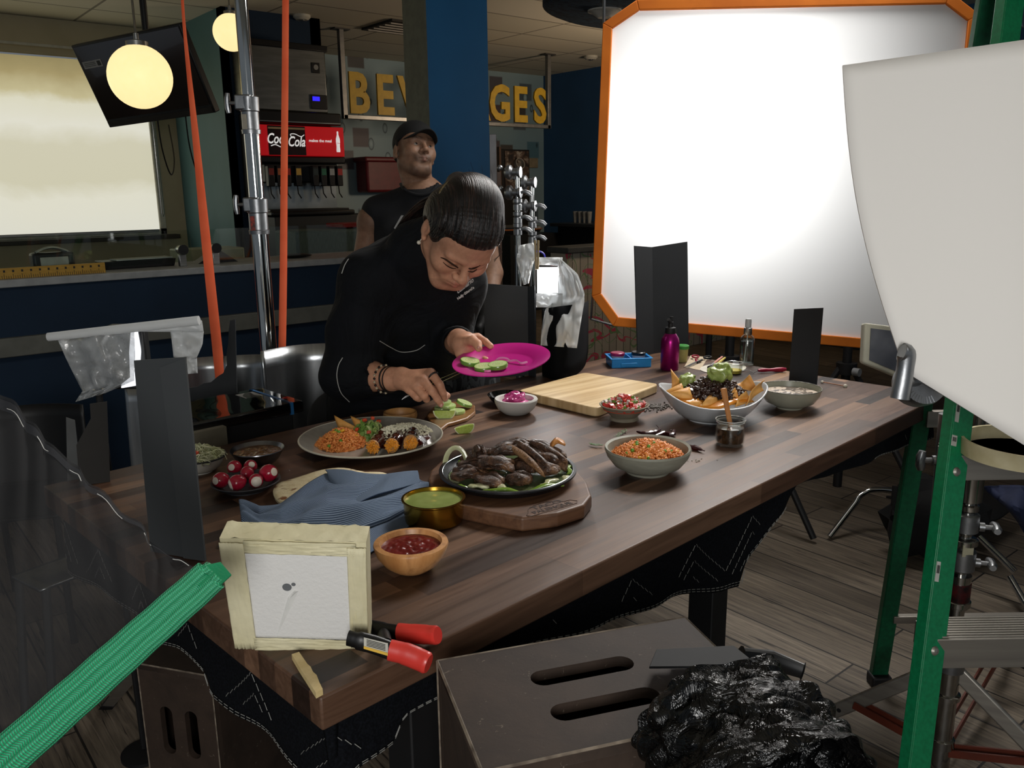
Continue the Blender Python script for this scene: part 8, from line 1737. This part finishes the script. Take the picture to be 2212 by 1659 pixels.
    b = MB(T=Mp); b.lathe([(0, -.012), (R_*.62, -.012), (R_*.66, -.010), (R_*.74, -.002), (R_, .002), (R_, .004), (R_*.74, .0005), (R_*.65, -.008), (R_*.6, -.0095), (0, -.0095)], 80); b.build('plate_body', mat('magenta_plastic', 'b8127c', .35, col2='b0107a', vs=2, coat=.2), pt, W=True)
    for i, (x, y, ti, lb) in enumerate(((-.074, .000, 14, 'tilted cucumber slice at the left rim of the pink plate'), (-.040, -.034, 2, 'middle cucumber slice near the front rim of the pink plate'), (-.008, -.030, 0, 'right cucumber slice on the pink plate, beside the onion shreds'))):
        T = Mp @ Matrix.Translation((x, y, -.0005 if i == 0 else -.006)) @ rotm('Y', ti); b = MB(); rr = .0235; b.lathe([(0, 0), (rr*.96, 0), (rr, .002), (rr, .007), (rr*.96, .009), (0, .009)], 36)
        o = b.build('cucumber_slice', M_cuc); o.matrix_basis = T; tag(o, lb, 'cucumber slice', 'cucumber slices on the pink plate')
    M_ps = mat('onion_pink', 'd477ac', .3, col2='e2a2c4')
    for pts, lb in (([(-.016, .012, 0), (-.004, .016, .006), (.012, .014, .004), (.018, .006, .0), (.004, .003, .001)], 'curled pink onion shred in the middle of the pink plate'), ([(.018, .004, 0), (.034, -.004, .003), (.046, -.018, .0), (.060, -.020, .002)], 'long pink onion shred at the right of the pink plate'), ([(-.038, -.058, .003), (-.030, -.062, .004), (-.024, -.060, .003)], 'tiny pink onion shred on the front rim of the pink plate')):
        b = MB(T=Mp @ Matrix.Translation((0, 0, -.006))); b.tube(bez(pts, 5), .0028, 6, flat=.45); tag(b.build('onion_shred', M_ps), lb, 'onion shred', 'onion shreds on the pink plate')
woman()
def man():
    sk, lip, br, st = L3('a37c63'), L3('8a5a4c'), L3('140d0a'), L3('4c3c32')
    d0 = 3.5; hc = dep(896, 330, d0); hf = camv(.50, .10, .86).normalized(); hu = camv(-.02, .99, -.12); hu = (hu-hf*hu.dot(hf)).normalized(); hx = hf.cross(hu)
    Mh = Matrix(((hx.x, hf.x, hu.x, hc.x), (hx.y, hf.y, hu.y, hc.y), (hx.z, hf.z, hu.z, hc.z), (0, 0, 0, 1)))
    pv = dep(965, 790, 3.5); s = thing('person', 'man in a black cap and black sleeveless shirt standing behind the woman, looking up', 'person', (pv.x, pv.y, 0))
    z = lambda x, y, d: dep(x, y, d)
    nb = z(912, 420, 3.54); H_ = head(Mh, sk, lip, br, False, wide=1.04, stub=st) + [('cap', tuple(Mh @ Vector((0, -.03, -.05))), tuple(nb), .060, .070, .03, sk)]
    sA, eA, wA = z(806, 478, 3.56), z(775, 620, 3.62), z(800, 720, 3.5); sB, eB, wB = z(1026, 462, 3.50), z(1062, 590, 3.48), z(1052, 672, 3.36)
    arms = chain([nb, sA], [.06, .068], .03, sk) + chain([sA, eA, wA], [.060, .045, .032], .02, sk) + chain([nb, sB], [.06, .068], .03, sk) + chain([sB, sB.lerp(eB, .5), eB, wB], [.060, .056, .045, .034], .02, sk) + chain([nb, z(925, 560, 3.55)], [.08, .13], .04, sk)
    organic('body', [(H_, .0034, {}), (arms, .009, {})], M_skin, s)
    M_eye = mat('eye_white', '8f857c', .25); M_iris = mat('iris_dark', '120c09', .1)
    gz = (hf*.9 + hu*.25 + RT*.25).normalized()
    for sg in (-1, 1): b = MB(); c = Mh @ Vector((sg*.031, .0745, .003)); b.ball(tuple(c), .0118, 3); e = b.build('eye', M_eye, s, W=True); b = MB(); b.ball(tuple(c+gz*.0075), .0062, 2); b.build('iris', M_iris, e, W=True)
    cap, ell = hp(Matrix()); K = (0, 0, 0)
    C_ = [ell((0, -.012, .046), (.086, .106, .092), .001, K)]
    M_cap = mat('black_cap_cloth', '0a0b0b', .85, bump=.2, bs=300, bd=.001)
    cp = organic('cap', [(C_, .0034, dict(cut=[((0, 0, .030), (0, .22, -1))]))], M_cap, s, T=Mh)
    b = MB(T=Mh); b.grid(lambda u, v: ((u-.5)*2*.070*(1-.25*v*v)*(1-.0*v), .066+.082*v*sqrt(max(0, 1-((u-.5)*1.7)**2))-.035*((u-.5)*2)**2*(1-v), .056-.008*v-.026*((u-.5)*2)**2), 20, 10); lab(b.build('cap_brim', M_cap, cp, W=True, solid=.004, smooth=180), 'curved cap brim')
    b = MB(T=Mh); b.ball((0, -.012, .139), .006, 2); b.build('cap_button', M_cap, cp, W=True)
    b = MB(T=Mh); b.ball((-.082, -.0, .028), (.004, .012, .022), 2); b.ball((.082, -.0, .028), (.004, .012, .022), 2); b.ball((0, -.085, -.0), (.06, .02, .03), 3); b.build('short_hair', mat('short_dark_hair', '1a110d', .8), s, W=True)
    sh = [('cap', tuple(z(925, 470, 3.56)), tuple(z(950, 650, 3.52)), .125, .150, .05, K), ('cap', tuple(z(950, 650, 3.52)), tuple(pv+Vector((0, 0, .05))), .15, .155, .05, K), ('cap', tuple(nb+Vector((0, 0, -.03))), tuple(z(820, 462, 3.56)), .085, .078, .04, K), ('cap', tuple(nb+Vector((0, 0, -.03))), tuple(z(1012, 452, 3.50)), .085, .078, .04, K), ('cap', tuple(z(870, 520, 3.55)), tuple(z(985, 520, 3.52)), .12, .12, .05, K)]
    sh += [('scap', tuple(nb + Vector((0, 0, -.01)) + UP*.03), tuple(nb+Vector((0, 0, .15))-FW*.02), .080, .09, .004)]
    sh += [('scap', tuple(z(783, 500, 3.56)), tuple(z(770, 560, 3.56)), .062, .07, .006), ('scap', tuple(z(1052, 490, 3.5)), tuple(z(1066, 560, 3.5)), .062, .07, .006)]
    organic('sleeveless_shirt', [(sh, .006, dict(wr=.0012, wf=22))], mat('black_jersey', '0b0d12', .9, bump=.2, bs=20, bd=.01), s)
    nu_ = (UP*.9 - FW*.35).normalized(); cs = RT.copy(); cs = (cs-nu_*cs.dot(nu_)).normalized(); cu_ = nu_.cross(cs); c0 = nb + UP*.002 - FW*.0
    Q = []
    for x, y in ((866, 398), (871, 406), (880, 414), (895, 420), (912, 422), (928, 417), (940, 407), (945, 398)): p, n = hit(sh, x, y, 3.1, 4); Q.append(p+n*.001)
    b = MB(); b.tube(bez(Q, 5), .0075, 10); b.build('neck_rib', bpy.data.materials['black_jersey'], s, W=True)
    p, n = hit(sh, 878, 478, 2.9, 4); b = MB()
    for k in range(3): b.slab([p+n*.004+RT*(-.05+.03*k)+UP*(-.03+.012*k), p+n*.004+RT*(-.045+.03*k)+UP*(-.035+.012*k), p+n*.004+RT*(-.01+.03*k)+UP*(.022+.01*k), p+n*.004+RT*(-.02+.03*k)+UP*(.022+.01*k)], .001)
    b.build('shirt_print', mat('print_grey', '8a8a88', .7), s, W=True)
    t = NT('grey_camouflage'); f = t.noise(t.co(scale=(1, 1, .6)), 16, 3, .5, 1.2); t.set(Base_Color=t.ramp(f, [(0, '15171a'), (.44, '3a3d40'), (.52, '23262a'), (.58, '5b5e60')], 'CONSTANT'), Roughness=.9); M_cm = t.m
    tr = [('cap', tuple(pv+Vector((0, 0, .06))), tuple(pv), .158, .165, .04, K)] + chain([pv+RT*(-.09), Vector((pv.x, pv.y, .48))+RT*(-.11), Vector((pv.x, pv.y, .06))+RT*(-.12)], [.115, .09, .075], .04, K) + chain([pv+RT*.09, Vector((pv.x, pv.y, .48))+RT*.12, Vector((pv.x, pv.y, .06))+RT*.14], [.115, .09, .075], .04, K)
    organic('camouflage_trousers', [(tr, .012, dict(wr=.002, wf=18))], M_cm, s)
    for k in (-.12, .14): q = Vector((pv.x, pv.y, .045))+RT*k; b = MB(); b.ball((q.x, q.y, .045), (.05, .13, .045), 3, T=Matrix.Rotation(RZ, 4, 'Z')); b.build('boot', M_black, s, W=True)
    M_gl_ = mat('black_glove', '0c0c0d', .6, bump=.3, bs=60); kn = z(1050, 705, 3.33); g_ = chain([wB, kn], [.040, .042], .02, K)
    for k in range(4): a = z(1040+7*k, 712, 3.31); g_ += chain([kn+RT*(-.022+.015*k), a, z(1038+7*k, 728, 3.33), z(1042+6*k, 736, 3.36)], [.017, .0125, .0115, .010], .006, K)
    g_ += chain([z(1042, 692, 3.31), z(1034, 708, 3.29), z(1036, 720, 3.29)], [.016, .013, .011], .008, K); organic('glove', [(g_, .005, {})], M_gl_, s)
    gA = chain([wA, z(815, 755, 3.48)], [.040, .042], .02, K)
    for k in range(4): gA += chain([z(815, 755, 3.48)+RT*(-.02+.015*k), z(818+6*k, 775, 3.46), z(822+6*k, 785, 3.48)], [.016, .012, .010], .006, K)
    gA += chain([z(822, 745, 3.45), z(832, 760, 3.43), z(832, 770, 3.44)], [.016, .013, .011], .008, K); organic('glove', [(gA, .006, {})], M_gl_, s)
man()
